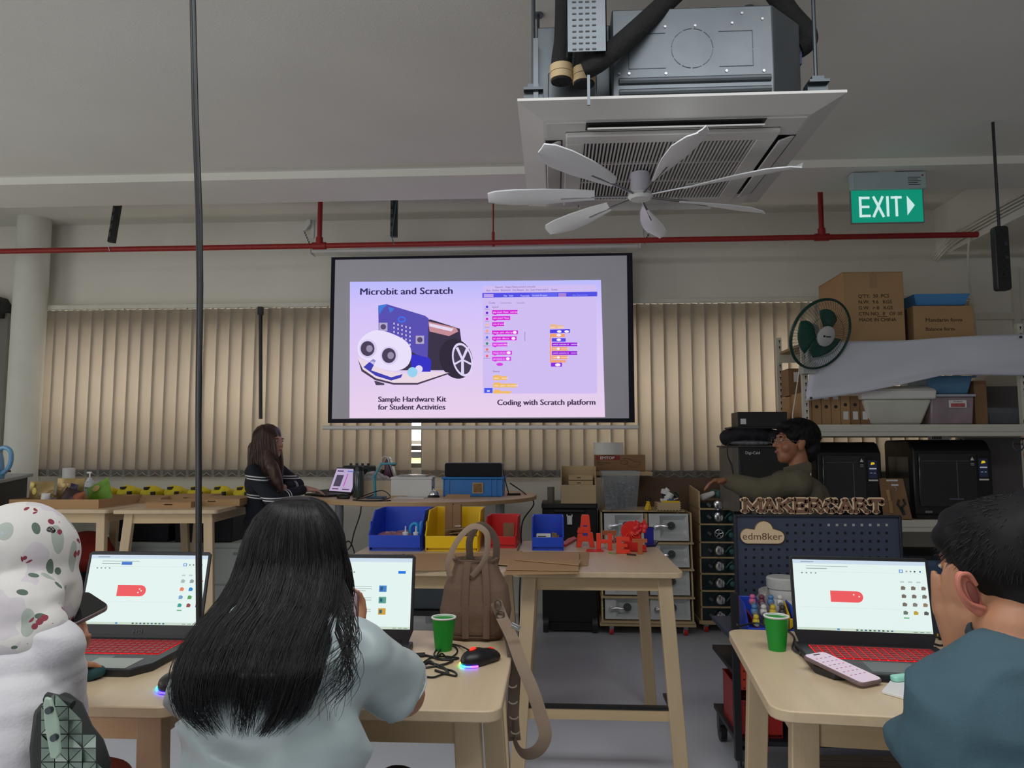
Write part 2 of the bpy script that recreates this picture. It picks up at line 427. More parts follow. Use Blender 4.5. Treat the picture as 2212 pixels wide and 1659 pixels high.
stext('Microbit and Scratch', 776, 637, 15.5, (52, 44, 92), 1.16); stext('Microbit and Scratch', 776.7, 637, 15.5, (52, 44, 92), 1.16, L=3.3); stext('Microbit and Scratch', 777.4, 637, 15.5, (52, 44, 92), 1.16, L=3.6)
stext('Sample Hardware Kit', 816, 868, 12, sx=1.04, off=0); stext('Sample Hardware Kit', 816.7, 868, 12, sx=1.04, off=0, L=3.3); stext('Sample Hardware Kit', 817.4, 868, 12, sx=1.04, off=0, L=3.6)
stext('for Student Activities', 816, 885, 12, sx=1.04, off=0); stext('for Student Activities', 816.7, 885, 12, sx=1.04, off=0, L=3.3); stext('for Student Activities', 817.4, 885, 12, sx=1.04, off=0, L=3.6)
stext('Coding with Scratch platform', 1073, 875, 12.4, sx=1.04, off=0); stext('Coding with Scratch platform', 1073.7, 875, 12.4, sx=1.04, off=0, L=3.3); stext('Coding with Scratch platform', 1074.4, 875, 12.4, sx=1.04, off=0, L=3.6)
# block-coding window
slide('window_area', [(1043, 850), (1290, 850), (1288, 615), (1043, 618)], (206, 188, 240), 1)
slide('menu_bar', [(1042, 643), (1290, 640), (1290, 630), (1042, 633)], (80, 78, 226), 2)
slide('menu_button', rr(1045, 1066, 635, 642), (190, 165, 236), 3); slide('search_field', rr(1147, 1204, 633, 641), (96, 100, 236), 3)
slide('menu_button', rr(1206, 1223, 633, 641), (168, 128, 216), 3)
stext('File   Edit', 1088, 641, 4, (225, 220, 255)); stext('Tutorials', 1124, 641, 4, (225, 220, 255))
stext('Scratch Project', 1150, 640, 3.8, (225, 220, 255)); stext('See Community', 1237, 639, 3.6, (150, 150, 250))
stext('Secure   https://beta.scratch.mit.edu', 1070, 622, 4.4, (100, 80, 160)); stext('Apps   Kitchen   Bookmarks   Free Recipes   seo   Learn French with F...   Examp...', 1050, 629, 4, (90, 70, 140), .86)
stext('Code', 1056, 656, 4.4, (110, 90, 200)); stext('Costumes', 1080, 656, 4.4, (150, 130, 190)); stext('Sounds', 1116, 656, 4.4, (150, 130, 190))
stext('Sound', 1063, 665, 4, (90, 60, 130)); stext('Events', 1065, 804, 4, (90, 60, 100))
for y, c, t in ((663, (72, 60, 220), 'Motion'), (676, (110, 20, 220), 'Looks'), (689, (220, 30, 210), 'Sound'), (702, (235, 190, 150), 'Events'), (715, (245, 160, 120), 'Control'), (729, (70, 110, 235), 'Sensing'), (742, (50, 140, 110), 'Operators'), (755, (240, 110, 90), 'Variables'), (769, (240, 90, 110), 'My Blocks')):
    slide('category_dot', circ(2.9, 10, (1052, y)), c, 2); stext(t, 1052, y+6, 2.6, (120, 90, 150), align='CENTER')
slide('extension_button', rr(1046, 1064, 838, 849), (70, 90, 236), 2); slide('button_mark', rr(1052, 1058, 843, 846), (230, 225, 255), 3)
MG = (214, 30, 214)
for y, x1, t, pill in ((674, 1118, 'play sound  Meow   until done', 0), (687, 1102, 'start sound  Meow', 0), (700, 1089, 'stop all sounds', 0), (718, 1119, 'change  pitch  effect by', 1), (731, 1116, 'set  pitch  effect to', 1), (744, 1096, 'clear sound effects', 0), (762, 1106, 'change volume by', 1), (775, 1104, 'set volume to', 1)):
    slide('code_block', [(1063, y+4.4), (1066, y+4.4), (1067.5, y+6), (1072, y+6), (1073, y+4.4), (x1, y+4.2), (x1, y-4.4), (1063, y-4)], MG if y < 740 else (214, 60, 226), 2)
    stext(t, 1065, y+1.8, 3.6, (250, 225, 255), .92)
    if pill: slide('value_field', circ(4.2, 12, (x1-7, y), .75), (245, 235, 255), 4)
slide('code_block', circ(7.5, 14, (1079.5, 787), .46), (214, 60, 226), 2)
for y, x1, t in ((816, 1095, 'when    clicked'), (832, 1116, 'when  space   key pressed')):
    slide('event_block', [(1065, y+5), (x1, y+5), (x1, y-3.4), (1083, y-3.4), (1078, y-6), (1070, y-6), (1065, y-3.4)], (238, 186, 100), 2); stext(t, 1067, y+2.4, 3.6, (255, 240, 235))
slide('event_block', [(1065, 850), (1104, 850), (1104, 845), (1083, 845), (1078, 842), (1070, 842), (1065, 845)], (238, 186, 100), 2)
slide('scroll_bar', rr(1133, 1134.5, 717, 737), (160, 140, 190), 2)
slide('event_block', [(1188, 710), (1217, 710), (1217, 703), (1205, 702), (1199, 700), (1192, 700), (1188, 702)], (230, 184, 150), 2); stext('when    clicked', 1189, 708.5, 3.4, (255, 240, 235))
slide('move_block', [(1188, 720), (1231, 719), (1231, 711), (1188, 712)], (74, 60, 222), 3)
slide('loop_block', [(1188, 783), (1222, 783), (1222, 778), (1191, 778), (1191, 728), (1220, 728), (1220, 721), (1188, 721)], (240, 160, 110), 2)
slide('move_block', rr(1192, 1222, 730.5, 738), (84, 70, 226), 3)
for y in (744, 762.5): slide('costume_block', [(1192, y+4.3), (1247, y+4), (1247, y-4), (1192, y-4)], (150, 16, 216), 3); stext('switch costume to   costume1', 1194, y+1.5, 3.4, (245, 225, 255))
for y in (753.5, 772): slide('wait_block', rr(1192, 1226, y-4, y+4), (238, 160, 116), 3); slide('value_field', circ(3.4, 10, (1206, y), .8), (245, 235, 255), 4); stext('wait        seconds', 1194, y+1.4, 3.4, (255, 240, 235))
slide('say_block', [(1190, 792), (1214, 792), (1214, 783.5), (1190, 783.5)], (140, 40, 220), 3); slide('value_field', circ(6, 12, (1205, 788), .55), (245, 235, 255), 4)
for x, y in ((1208, 716), (1224, 716), (1207, 724), (1207, 734)): slide('value_field', circ(5, 12, (x, y), .55), (245, 235, 255), 4)
# pictured two-wheel robot
K1 = (44, 36, 56); KP = (86, 78, 176)
slide('robot_body', [(860, 800), (960, 800), (1000, 760), (993, 710), (930, 690), (850, 700)], (56, 48, 70), 2)
slide('robot_battery', [(925, 694), (985, 708), (990, 716), (970, 726), (928, 716)], (196, 140, 150), 3)
slide('robot_battery', [(927, 698), (980, 710), (975, 716), (928, 705)], (230, 214, 240), 4)
slide('wheel', [(p[0]+.12*(p[1]-775), p[1]) for p in circ(36, 30, (985, 775), 1.2)], K1, 4)
slide('wheel_rim', [(p[0]+.16*(p[1]-777), p[1]) for p in circ(22, 26, (999, 777), 1.66)], (222, 212, 246), 5)
slide('wheel_face', [(p[0]+.16*(p[1]-777), p[1]) for p in circ(18.5, 26, (999, 777), 1.7)], (66, 56, 78), 6)
for k in range(5):
    a_ = 2*PI*k/5+.3; cx, cy = 999, 777; ux, uy = math.cos(a_), math.sin(a_)*1.65
    slide('wheel_spoke', [(cx-uy*1.6, cy+ux*1.6), (cx+ux*20-uy*2, cy+uy*20+ux*2), (cx+ux*20+uy*2, cy+uy*20-ux*2), (cx+uy*1.6, cy-ux*1.6)], (222, 212, 246), 7)
slide('robot_deck', [(773, 772), (782, 800), (810, 818), (850, 828), (900, 828), (950, 816), (972, 805), (930, 803), (880, 808), (830, 800), (795, 782)], (232, 214, 226), 5)
slide('deck_trim', [(785, 793), (806, 775), (812, 779), (802, 800), (845, 815), (870, 808), (866, 816), (845, 822), (812, 812)], (62, 60, 176), 6)
slide('deck_edge', [(773, 776), (781, 802), (810, 821), (850, 831), (902, 831), (972, 807), (972, 804), (902, 827), (850, 827), (812, 817), (784, 798)], (70, 56, 80), 6)
slide('blue_connector', [(888, 765), (926, 772), (932, 780), (930, 803), (888, 803)], (50, 46, 196), 5)
slide('circuit_board', [(817, 660), (835, 657), (918, 682), (926, 688), (924, 773), (900, 766), (864, 745), (818, 715)], KP, 5)
slide('board_corner', [(817, 660), (838, 657), (828, 666), (819, 680)], (60, 120, 214), 6); slide('board_corner', [(838, 663), (852, 667), (843, 676)], (60, 120, 214), 6)
slide('board_mark', circ(9, 20, (868, 690), .75), (60, 110, 236), 6); slide('board_mark', circ(6, 20, (868, 690), .6), KP, 7)
for i in range(5):
    for j in range(5): slide('board_lamp', rr(850+i*8.6, 852.4+i*8.6, 697+j*9+i*2.4, 701+j*9+i*2.4), (226, 214, 250), 6)
for x, y in ((828, 706), (907, 734)): slide('board_button', rr(x-9, x+9, y-9, y+9), (176, 166, 200), 6); slide('board_button', circ(6, 14, (x, y)), (84, 70, 110), 7)
slide('sensor_cover', smo([(777, 770), (773, 745), (788, 724), (815, 713), (850, 722), (880, 740), (889, 765), (880, 790), (855, 801), (820, 795), (797, 781)]), (232, 222, 250), 6)
for x, y in ((796, 753), (842, 768)):
    slide('sensor_eye', circ(19, 26, (x-1, y), 1.05), (214, 202, 240), 7); slide('sensor_eye', circ(15, 24, (x-2, y), 1.08), (72, 60, 86), 8); slide('sensor_eye', circ(7, 18, (x+2, y), 1.1), (150, 140, 170), 9)
slide('caster_ball', circ(11, 20, (891, 804)), (150, 208, 240), 8); slide('caster_ball', circ(8, 20, (905, 797)), (226, 214, 246), 7)
slide('caster_foot', [(808, 822), (830, 828), (830, 832), (812, 832)], (70, 62, 84), 7)

# screen wall brackets
for px, lab in ((676, 'small white bracket on the wall above the left end of the screen casing'), (1386, 'small white bracket on the wall above the right end of the screen casing')):
    q = P(px, 495, YW)
    s_ = 1 if px < 1000 else -1
    t = thing('wall_bracket', lab, 'bracket', (q.x, YW, q.z))
    obj('plate', MB().box(-.012, .012, -.012, 0, -.09, .11), M_white, t)
    obj('arm', MB().prism([(-.012, .1), (-.075*s_, .03), (-.08*s_, -.03), (-.05*s_, -.02), (-.01, .04)], -.05, -.02, 'xz'), M_white, t)
    ch = MB()
    for k in range(5): ch.ell((-.06*s_+.01*k*s_, -.04, -.045-.022*k), (.006, .004, .012), n=6, m=5)
    obj('chain', ch, M_dgalv, t)

# hanging power strips
def power_strip(name, x, ytop, ybot, Y, wd, lab, tilt=0, m=M_black, side=0, cordtop=ZR, sockets=6):
    q = P(x, ytop, Y); q2 = P(x, ybot, Y); h = q.z-q2.z
    t = thing(name, lab, 'power strip', (q2.x, Y, q2.z), rot=(0, R(tilt), 0))
    obj('body', MB().prism(rrect(wd, h, wd*.2, 3, (0, h/2)), -.022, .022, 'xz'), m, t, bevel=.004)
    s = MB()
    for k in range(sockets):
        zz = h*.12+k*h*.8/sockets
        s.box(-wd*.3, -wd*.12, -.0235, -.021, zz+.02, zz+.026); s.box(wd*.12, wd*.3, -.0235, -.021, zz+.02, zz+.026); s.box(-.003, .003, -.0235, -.021, zz+.036, zz+.05)
    obj('sockets', s, mat('socket_black', (6, 6, 7), .7), t)
    for k in (1, 2): obj('switch', MB().box(wd*.12, wd*.34, -.026, -.021, h*.9-k*.075, h*.9-k*.075+.018), mat('switch_grey', (48, 50, 54), .4), t)
    obj('cord', MB().cyl((0, 0, h-.01), (0, 0, cordtop-q2.z), .008, n=8), m, t)
    return t
power_strip('hanging_power_strip', 2166, 490, 628, 4.1, .075, 'black power strip hanging on a cord at the far right', 0, cordtop=ZC)
def tall_strip(x0, y0, x1, y1, Y, wpx, lab, m):
    a = P(x0, y0, Y); b = P(x1, y1, Y); d = (b-a).normalized(); up = a+(a-b)*((ZR-a.z)/(a.z-b.z))
    t = thing('hanging_power_strip', lab, 'power strip', tuple(b))
    wd = wpx/FPX*Y
    ang = math.atan2(a.x-b.x, a.z-b.z)
    mb = MB(); mb.m = Matrix.Translation(b) @ Euler((0, ang, 0)).to_matrix().to_4x4()
    L_ = (up-b).length*.96
    mb.box(-wd/2, wd/2, -.02, .02, 0, L_); obj('body', mb, m, t, world=True, bevel=.003)
    mk = MB(); mk.m = mb.m
    for k in range(7): mk.box(-wd*.42, -wd*.1, -.022, -.019, .04+k*.07, .08+k*.07)
    obj('sockets', mk, mat('socket_grey', (70, 72, 74), .5), t, world=True)
    return t
tall_strip(255, 439, 241, 524, 5.75, 15, 'black power strip hanging tilted behind the beam at the left', M_black)
tall_strip(852, 426, 851, 512, 5.7, 15, 'dark power strip hanging above the left part of the screen', M_black)
cord('thin_wire', [P(858, 420, 5.66), P(853, 460, 5.66), P(847, 510, 5.66), P(852, 528, 5.66)], .004, mat('teal_wire', (70, 110, 110), .5), 'thin teal wire along the power strip above the screen')

# long black cable in the left foreground
a = P(416, -60, 1.7); 
tag(obj('hanging_cable', MB().tube([P(415, -200, 1.7), P(418, 0, 1.7), P(424, 250, 1.7), P(432, 460, 1.7), P(434, 620, 1.7), P(430, 900, 1.7), P(431, 1200, 1.7), P(432, 1330, 1.7), P(433, 1440, 1.7), V3((P(433, 1474, 1.7).x, 1.7, .884))], .0058, 10).tube([P(409.5, -200, 1.7), P(413, 0, 1.7), P(418, 250, 1.7), P(426, 460, 1.7), P(428, 620, 1.7), P(425, 900, 1.7), P(426, 1200, 1.7), P(427, 1330, 1.7), V3((P(428, 1474, 1.7).x, 1.7, .884))], .004, 8), M_black), 'long black cable hanging from the ceiling in the left foreground', 'cable')
# cable bundle on right beam
cb = thing('cable_bundle', 'bundle of white cables running up along the right beam', 'cables', tuple(P(2010, 575, 6.4)))
for k in range(4):
    obj('cable', MB().tube(catmull([(3.27-.012*k, 6.42, 3.0+.012*k), (3.26-.01*k, 6.2, 3.06+.02*k), (3.27-.008*k, 5.9, 3.09+.022*k), (3.28, 5.0, 3.10+.024*k), (3.28, 4.2, 3.05+.02*k)], 5), .0075, 6), M_offw, cb, world=True)
obj('loose_cable', MB().tube(catmull([(3.27, 5.9, 3.1), (3.3, 6.0, 2.9), (3.42, 6.2, 2.6), (3.5, 6.3, 2.3)], 5), .008, 6), M_offw, cb, world=True)
struct('trim_7', MB().box(3.45, XR, YW-.03, YW, 2.50, 2.56).box(3.9, 3.95, YW-.04, YW, 1.2, 2.95), M_offw)

# ================================================================== exit sign
YE = 4.7
ex0, ex1, ez0, ez1 = frm(1840, 1991, 410, 482, YE)
qx = (ex0+ex1)/2
ex = thing('exit_sign', 'green illuminated EXIT sign with right arrow fixed under the beam', 'sign', (qx, YE, ez0))
W = ex1-ex0; H = ez1-ez0
M_green = mat('exit_green', (0, 120, 96), .4, var=0, emit=.55, ecol=(10, 168, 136))
obj('sign_panel', MB().box(-W/2, W/2, -.004, .004, 0, H), M_green, ex)
hz = frm(1838, 1995, 373, 408, YE)
obj('housing', MB().box(hz[0]-qx, hz[1]-qx, -.03, .03, H, hz[3]-ez0), mat('sign_housing', (165, 180, 184), .5), ex, bevel=.004)
obj('mount', MB().box(-.05, .05, -.02, .02, hz[3]-ez0-.002, max(ZC-.05, hz[3]+.004)-ez0), M_white, ex)
obj('trim_frame', MB().box(-W/2-.006, -W/2, -.006, .006, -.006, H).box(W/2, W/2+.006, -.006, .006, -.006, H).box(-W/2, W/2, -.006, .006, -.006, 0), M_steel, ex)
M_lit = emat((205, 235, 232), .95)
def sbars(lst, name='letter'):
    mb = MB()
    for (x0, z0, x1, z1, t) in lst:
        dx, dz = x1-x0, z1-z0; l = math.hypot(dx, dz); nx, nz = -dz/l*t/2, dx/l*t/2
        mb.prism([(x0+nx, z0+nz), (x1+nx, z1+nz), (x1-nx, z1-nz), (x0-nx, z0-nz)], -.0062, -.004, 'xz')
    return mb
u = W/151.0
def S(x, y): return ((x-1915.5)*u, (482-y)*u)
def L_(*a): return [(*S(x0, y0), *S(x1, y1), 5.2*u) for x0, y0, x1, y1 in a]
obj('letter', sbars(L_((1859, 424, 1859, 470), (1857, 427, 1879, 427), (1857, 447, 1878, 447), (1857, 467, 1880, 467))), M_lit, ex)
obj('letter', sbars(L_((1887, 424, 1908, 470), (1907, 424, 1886, 470))), M_lit, ex)
obj('letter', sbars(L_((1917, 424, 1917, 469))), M_lit, ex)
obj('letter', sbars(L_((1924, 427, 1947, 427), (1935.5, 424, 1935.5, 469))), M_lit, ex)
obj('arrow', MB().prism([S(1958, 424), S(1974, 445), S(1958, 467)], -.0062, -.004, 'xz'), M_lit, ex)
for k in range(5): obj('print_line', MB().box((1958-1915.5)*u, (1985-1915.5-(k % 2)*6)*u, -.0305, -.03, H+(24-k*4)*u, H+(25.2-k*4)*u), M_txt, ex)
obj('indicator', MB().cyl(((1989-1915.5)*u, -.031, H+29*u), ((1989-1915.5)*u, -.03, H+29*u), 2*u), mat('red_dot', (150, 40, 40), .5), ex)

# ================================================================== ceiling cassette air conditioner
AX, AY = .37, 2.575; AZ = 2.40
ac = thing('ceiling_air_conditioner', 'large cassette air conditioner with grey metal body and white grille panel hung from ceiling', 'air conditioner', (AX, AY, AZ))
h = .475
pn = MB()   # panel frame ring with sloped lip
def ringf(mb, a, za, b, zb):
    vs = [(i*a, j*a, za) for i, j in ((-1,-1),(1,-1),(1,1),(-1,1))]+[(i*b, j*b, zb) for i, j in ((-1,-1),(1,-1),(1,1),(-1,1))]
    mb.add(vs, [(i, (i+1) % 4, 4+(i+1) % 4, 4+i) for i in range(4)])
ringf(pn, h-.04, .035, h, .03); ringf(pn, h, .03, h, .022); ringf(pn, h, .022, h-.075, -.006); ringf(pn, h-.075, -.006, h-.085, -.008)
pn.box(-h+.085, h-.085, -h+.085, -.33, -.012, .03); pn.box(-h+.085, h-.085, .33, h-.085, -.012, .03)
pn.box(-h+.085, -.33, -.33, .33, -.012, .03); pn.box(.33, h-.085, -.33, .33, -.012, .03)
pn.box(-.42, .42, -.42, .42, .02, .034)
M_ac = mat('ac_white', (205, 203, 200), .5, var=.02)
obj('panel_frame', pn, M_ac, ac, ang=20)
for k in range(4):
    mb = MB(); mb.m = Matrix.Rotation(k*PI/2, 4, 'Z')
    mb.box(-.27, .27, -.395, -.34, -.0135, -.0125)
    obj('air_slot', mb, M_black, ac)
    mb = MB(); mb.m = Matrix.Rotation(k*PI/2, 4, 'Z') @ Matrix.Translation((0, -.367, -.02)) @ Matrix.Rotation(R(24 if k != 1 else -20), 4, 'X')
    mb.box(-.265, .265, -.027, .027, -.003, .003); obj('louver', mb, M_ac, ac, bevel=.002)
    mb = MB(); mb.m = Matrix.Rotation(k*PI/2, 4, 'Z'); mb.box(-.29, -.275, -.43, -.33, -.0145, -.006).box(.275, .29, -.43, -.33, -.0145, -.006)
    pass
gz = -.028
obj('grille_frame', MB().box(-.33, .33, -.33, -.27, gz, -.012).box(-.33, .33, .27, .33, gz, -.012).box(-.33, -.27, -.27, .27, gz, -.012).box(.27, .33, -.27, .27, gz, -.012), M_ac, ac, bevel=.004)
obj('filter', MB().box(-.27, .27, -.27, .27, -.013, -.011), M_black, ac)
g0 = obj('grille_slat', MB().box(-.0028, .0028, -.27, .27, gz+.002, -.014), M_ac, ac)
for k in range(45):
    x = -.264+k*.012
    if k == 0: g0.location = (x, 0, 0); continue
    g = g0.copy(); C.objects.link(g); g.parent = ac; g.location = (x, 0, 0)
obj('grille_bar', MB().box(-.27, .27, -.09, -.082, gz+.004, -.016).box(-.27, .27, .082, .09, gz+.004, -.016), M_ac, ac)
bh = .30
obj('body', MB().prism([(-.19, -.41), (.29, -.41), (.405, -.30), (.42, .42), (-.42, .42), (-.42, -.33), (-.19, -.33)], .034, bh+.034), M_galv, ac, bevel=.004)
# details on the front face of the body
fr_ = -.41
for z0 in (.06, .095): obj('stiffening_rib', MB().cyl((-.17, fr_, z0+.01), (.28, fr_, z0+.01), .011, n=10), M_galv, ac)
ko = MB()
for a0 in range(0, 360, 30):
    for k in range(3):
        t0, t1 = R(a0+k*8), R(a0+k*8+9); c0 = (.05, .205)
        ko.tube([(c0[0]+.062*math.cos(t0), fr_-.001, c0[1]+.062*math.sin(t0)), (c0[0]+.062*math.cos(t1), fr_-.001, c0[1]+.062*math.sin(t1))], .0014, 4)
for x0, x1, z in ((-.14, -.03, .145), (.13, .23, .145), (-.14, -.03, .255), (.13, .23, .255)): ko.tube([(x0, fr_-.001, z), (x1, fr_-.001, z)], .0013, 4)
for z0, z1 in ((.145, .195), (.2, .255)): ko.tube([(-.14, fr_-.001, z0), (-.14, fr_-.001, z1)], .0013, 4); ko.tube([(.23, fr_-.001, z0), (.23, fr_-.001, z1)], .0013, 4)
obj('knockout_outline', ko, M_dgalv, ac)
sc_ = MB()
for x, z in ((-.14, .27), (-.03, .275), (.06, .275), (.17, .28), (.26, .29), (-.14, .13), (-.03, .127), (.15, .13), (.26, .127), (.2, .31), (-.17, .13)):
    sc_.cyl((x, fr_-.003, z), (x, fr_, z), .004, n=8)
obj('screws', sc_, M_steel, ac)
obj('control_box', MB().box(-.385, -.235, -.375, -.33, .036, .16), M_galv, ac, bevel=.004)
obj('side_flange', MB().box(-.43, -.415, -.38, -.28, .036, .27), M_galv, ac)
for sx_ in (-1, 1):
    for sy_ in (-1, 1):
        x = sx_*.43; y = sy_*.36
        obj('hanger_bracket', MB().box(x-.03, x+.03, y-.012, y+.012, .04, .10).box(x-.03, x+.03, y-.03, y+.03, .10, .108).box(x-.018, x+.018, y-.018, y+.018, .108, .124), M_dgalv, ac)
        obj('threaded_rod', MB().cyl((x, y, .06), (x, y, ZC-AZ), .0062, n=8), M_dgalv, ac)
        obj('rod_anchor', MB().cyl((x, y, ZC-AZ-.008), (x, y, ZC-AZ), .022, n=16), M_galv, ac)
# insulated pipes
pp = thing('insulated_pipes', 'black foam insulated pipes with tape rings rising from left of the air conditioner', 'pipes', tuple(P(1230, 190, 2.15)))
for x, yb in ((1213, 190), (1262, 196)):
    p0 = P(x, yb-10, 2.12)
    obj('tape_ring', MB().cyl(P(x, yb-30, 2.12), P(x, yb-16, 2.12), .034, n=20).cyl(P(x, yb-46, 2.12), P(x, yb-31, 2.12), .035, n=20), mat('masking_tape', (196, 172, 132), .7), pp, world=True)
    obj('foam_sleeve', MB().tube(catmull([P(x, yb-12, 2.12), P(x, yb-60, 2.12), P(x+6, yb-110, 2.14), P(x+8, yb-200, 2.16), P(x+8, yb-330, 2.2)], 5), .031, 14), M_rub, pp, world=True)
obj('foam_sleeve', MB().tube(catmull([P(1262, 150, 2.06), P(1300, 128, 2.05), P(1360, 78, 2.1), P(1450, -5, 2.2), P(1560, -110, 2.3)], 6), .03, 14), M_rub, pp, world=True)
pt = thing('perforated_cable_tray', 'perforated grey metal cable tray standing in front of the pipes', 'cable tray', tuple(P(1267, 112, 2.0)))
tw = frm(1224, 1308, -150, 112, 2.0)
obj('tray', MB().box(tw[0], tw[1], 2.0, 2.004, tw[2], tw[3]+.05).box(tw[0], tw[0]+.003, 2.0, 2.03, tw[2], tw[3]+.05).box(tw[1]-.003, tw[1], 2.0, 2.03, tw[2], tw[3]+.05), M_galv, pt, world=True)
sl = MB()
for r_ in range(18):
    for c_ in range(4):
        x = tw[0]+.02+c_*.0185+.002; z = tw[2]+.006+r_*.0175; sl.prism(rrect(.012, .0042, .002, 2, (x, z)), 1.9985, 2.0, 'xz')
obj('slots', sl, M_black, pt, world=True)
dp = thing('drain_pipe', 'black foam covered drain pipe elbow at right of the air conditioner', 'pipe', tuple(P(1722, 120, 2.35)))
obj('foam_sleeve', MB().tube(catmull([P(1640, -60, 2.35), P(1680, -8, 2.35), P(1705, 30, 2.35), P(1738, 68, 2.35), P(1742, 90, 2.35), P(1720, 106, 2.35)], 6), .034, 14), M_rub, dp, world=True)
obj('coupling', MB().cyl(P(1724, 98, 2.35), P(1712, 134, 2.35), .024, n=16).box(P(1700, 140, 2.35).x, P(1728, 140, 2.35).x, 2.33, 2.36, P(1714, 145, 2.35).z, P(1714, 96, 2.35).z), mat('navy_plastic', (50, 58, 92), .5), dp, world=True)
tag(obj('hanging_strap', MB().box(P(1270, 0, 2.04).x-.004, P(1270, 0, 2.04).x+.004, 2.045, 2.05, P(1270, 225, 2.04).z, P(1270, 100, 2.04).z), M_galv), 'thin grey strap between the two tape-ringed pipes', 'strap')

# mini fan under the cassette
FX = P(1383, 425, 2.57)
fan = thing('ceiling_fan', 'small white multi-blade fan mounted beneath the air conditioner grille', 'fan', (FX.x, 2.57, AZ-.028))
mh = AZ-.028-FX.z
obj('motor', MB().lathe([(0, 0), (.034, 0), (.034, -.075), (.03, -.08), (0, -.08)][::-1], 28), mat('fan_motor', (190, 188, 200), .4), fan)
obj('shaft', MB().cyl((0, 0, -.078), (0, 0, -mh), .012), M_steel, fan)
obj('hub', MB().lathe([(0, -.012), (.035, -.010), (.045, 0), (.04, .012), (0, .014)], 28, z=-mh), M_white, fan)
arm = MB().tube([(.03, 0, -mh+.002), (.16, 0, -mh+.004), (.28, 0, -mh+.002)], .0045, 6)
bld = MB()
prof = [(.16, .012, .02), (.24, .03, .045), (.34, .05, .062), (.44, .055, .066), (.51, .03, .055), (.54, .0, .03)]
vs = []
for zo in (.002, -.002):
    for x, a_, b_ in prof:
        for t in (-1, -.5, 0, .5, 1): vs.append((x, (b_ if t > 0 else a_)*t*.8, -mh+zo+.022*t*.5-.008*(1-t*t)+.01))
nf = []
k5 = len(prof)*5
for i in range(len(prof)-1):
    for j in range(4):
        q = i*5+j; nf.append((q, q+5, q+6, q+1)); nf.append((k5+q, k5+q+1, k5+q+6, k5+q+5))
for i in range(len(prof)-1):
    q = i*5; nf.append((q, k5+q, k5+q+5, q+5)); q = i*5+4; nf.append((q, q+5, k5+q+5, k5+q))
for j in range(4): nf.append((j, j+1, k5+j+1, k5+j)); q = (len(prof)-1)*5+j; nf.append((q, k5+q, k5+q+1, q+1))
bld.add(vs, nf)
M_bl = mat('fan_blade', (240, 242, 246), .4, var=.01)
b0 = obj('blade', bld, M_bl, fan); a0 = obj('blade_arm', arm, M_steel, b0)
for k in range(7):
    ang = R(178+k*360/7)
    if k == 0: b0.rotation_euler = (0, 0, ang); continue
    c = b0.copy(); C.objects.link(c); c.parent = fan; c.rotation_euler = (0, 0, ang)
    d = a0.copy(); C.objects.link(d); d.parent = c
# ================================================================== tables
def leg(mb, a, b, w0, d0, w1, d1):
    a = V3(a); b = V3(b)
    vs = [(a.x+i*w0/2, a.y+j*d0/2, a.z) for i, j in ((-1,-1),(1,-1),(1,1),(-1,1))]+[(b.x+i*w1/2, b.y+j*d1/2, b.z) for i, j in ((-1,-1),(1,-1),(1,1),(-1,1))]
    return mb.add(vs, [(3,2,1,0),(4,5,6,7),(0,1,5,4),(1,2,6,5),(2,3,7,6),(3,0,4,7)])
def table(name, label, x0, x1, y0, y1, z, rz=0, th=.024, inset=.07, splay=.035, lw=.055, rail=None, r=.035, piv=None):
    cx, cy = (x0+x1)/2, (y0+y1)/2
    if piv: # rotate about a corner
        m = Matrix.Rotation(rz, 3, 'Z'); c = m @ V3((cx-piv[0], cy-piv[1], 0)); loc = (piv[0]+c.x, piv[1]+c.y, 0)
    else: loc = (cx, cy, 0)
    W, D = x1-x0, y1-y0
    t = thing(name, label, 'table', loc, rz)
    obj('tabletop', MB().prism(rrect(W, D, r, 5), z-th, z), M_wood, t, bevel=.003)
    ap = .062; ix, iy = W/2-inset, D/2-inset
    obj('apron', MB().box(-ix, ix, -iy-.011, -iy+.011, z-th-ap, z-th), M_woodx, t)
    obj('apron', MB().box(-ix, ix, iy-.011, iy+.011, z-th-ap, z-th), M_woodx, t)
    obj('apron', MB().box(-ix-.011, -ix+.011, -iy+.011, iy-.011, z-th-ap, z-th), M_wood, t)
    obj('apron', MB().box(ix-.011, ix+.011, -iy+.011, iy-.011, z-th-ap, z-th), M_wood, t)
    for i in (-1, 1):
        for j in (-1, 1):
            mb = MB(); leg(mb, (i*(ix+splay), j*(iy+splay), 0), (i*(ix-.005), j*(iy-.002), z-th), lw, lw*.7, lw, lw*.7)
            obj('leg', mb, M_leg, t, bevel=.003)
    if rail:
        obj('stretcher', MB().box(-ix-.02, ix+.02, -iy-.03, -iy-.006, rail-.035, rail+.01), M_woodx, t)
        obj('footrest', MB().box(-ix-.01, ix+.01, -iy-.034, -iy-.004, rail+.01, rail+.022).box(ix+.002, ix+.022, -iy-.0, -iy+.15, rail+.012, rail+.024), M_black, t)
    return t
ZT = .882
E_ = table('bar_table', 'light birch bar table holding red printed letters and cardboard sheets', -.186, .54, 3.2, 4.26, ZT, splay=.05, rail=.30, lw=.06)
D_ = table('bar_table', 'light birch bar table holding the large blue, yellow and red bins', -1.0, -.197, 3.2, 4.2, ZT, splay=.05)
A_ = table('bar_table', 'near birch table in front of the person in floral hijab', -1.62, -.772, 1.50, 2.18, ZT, splay=.03, th=.024)
B_ = table('bar_table', 'near birch table with green cup, gaming mouse and brown bag', -.766, -.11, 1.515, 2.16, ZT, splay=.05)
C_ = table('bar_table', 'near birch table at right with green cup, laptop and pink phone', .43, 1.2, 1.553, 2.235, ZT, R(-5.5), splay=.03, piv=(.43, 1.553), r=.045)
ZL = 1.03
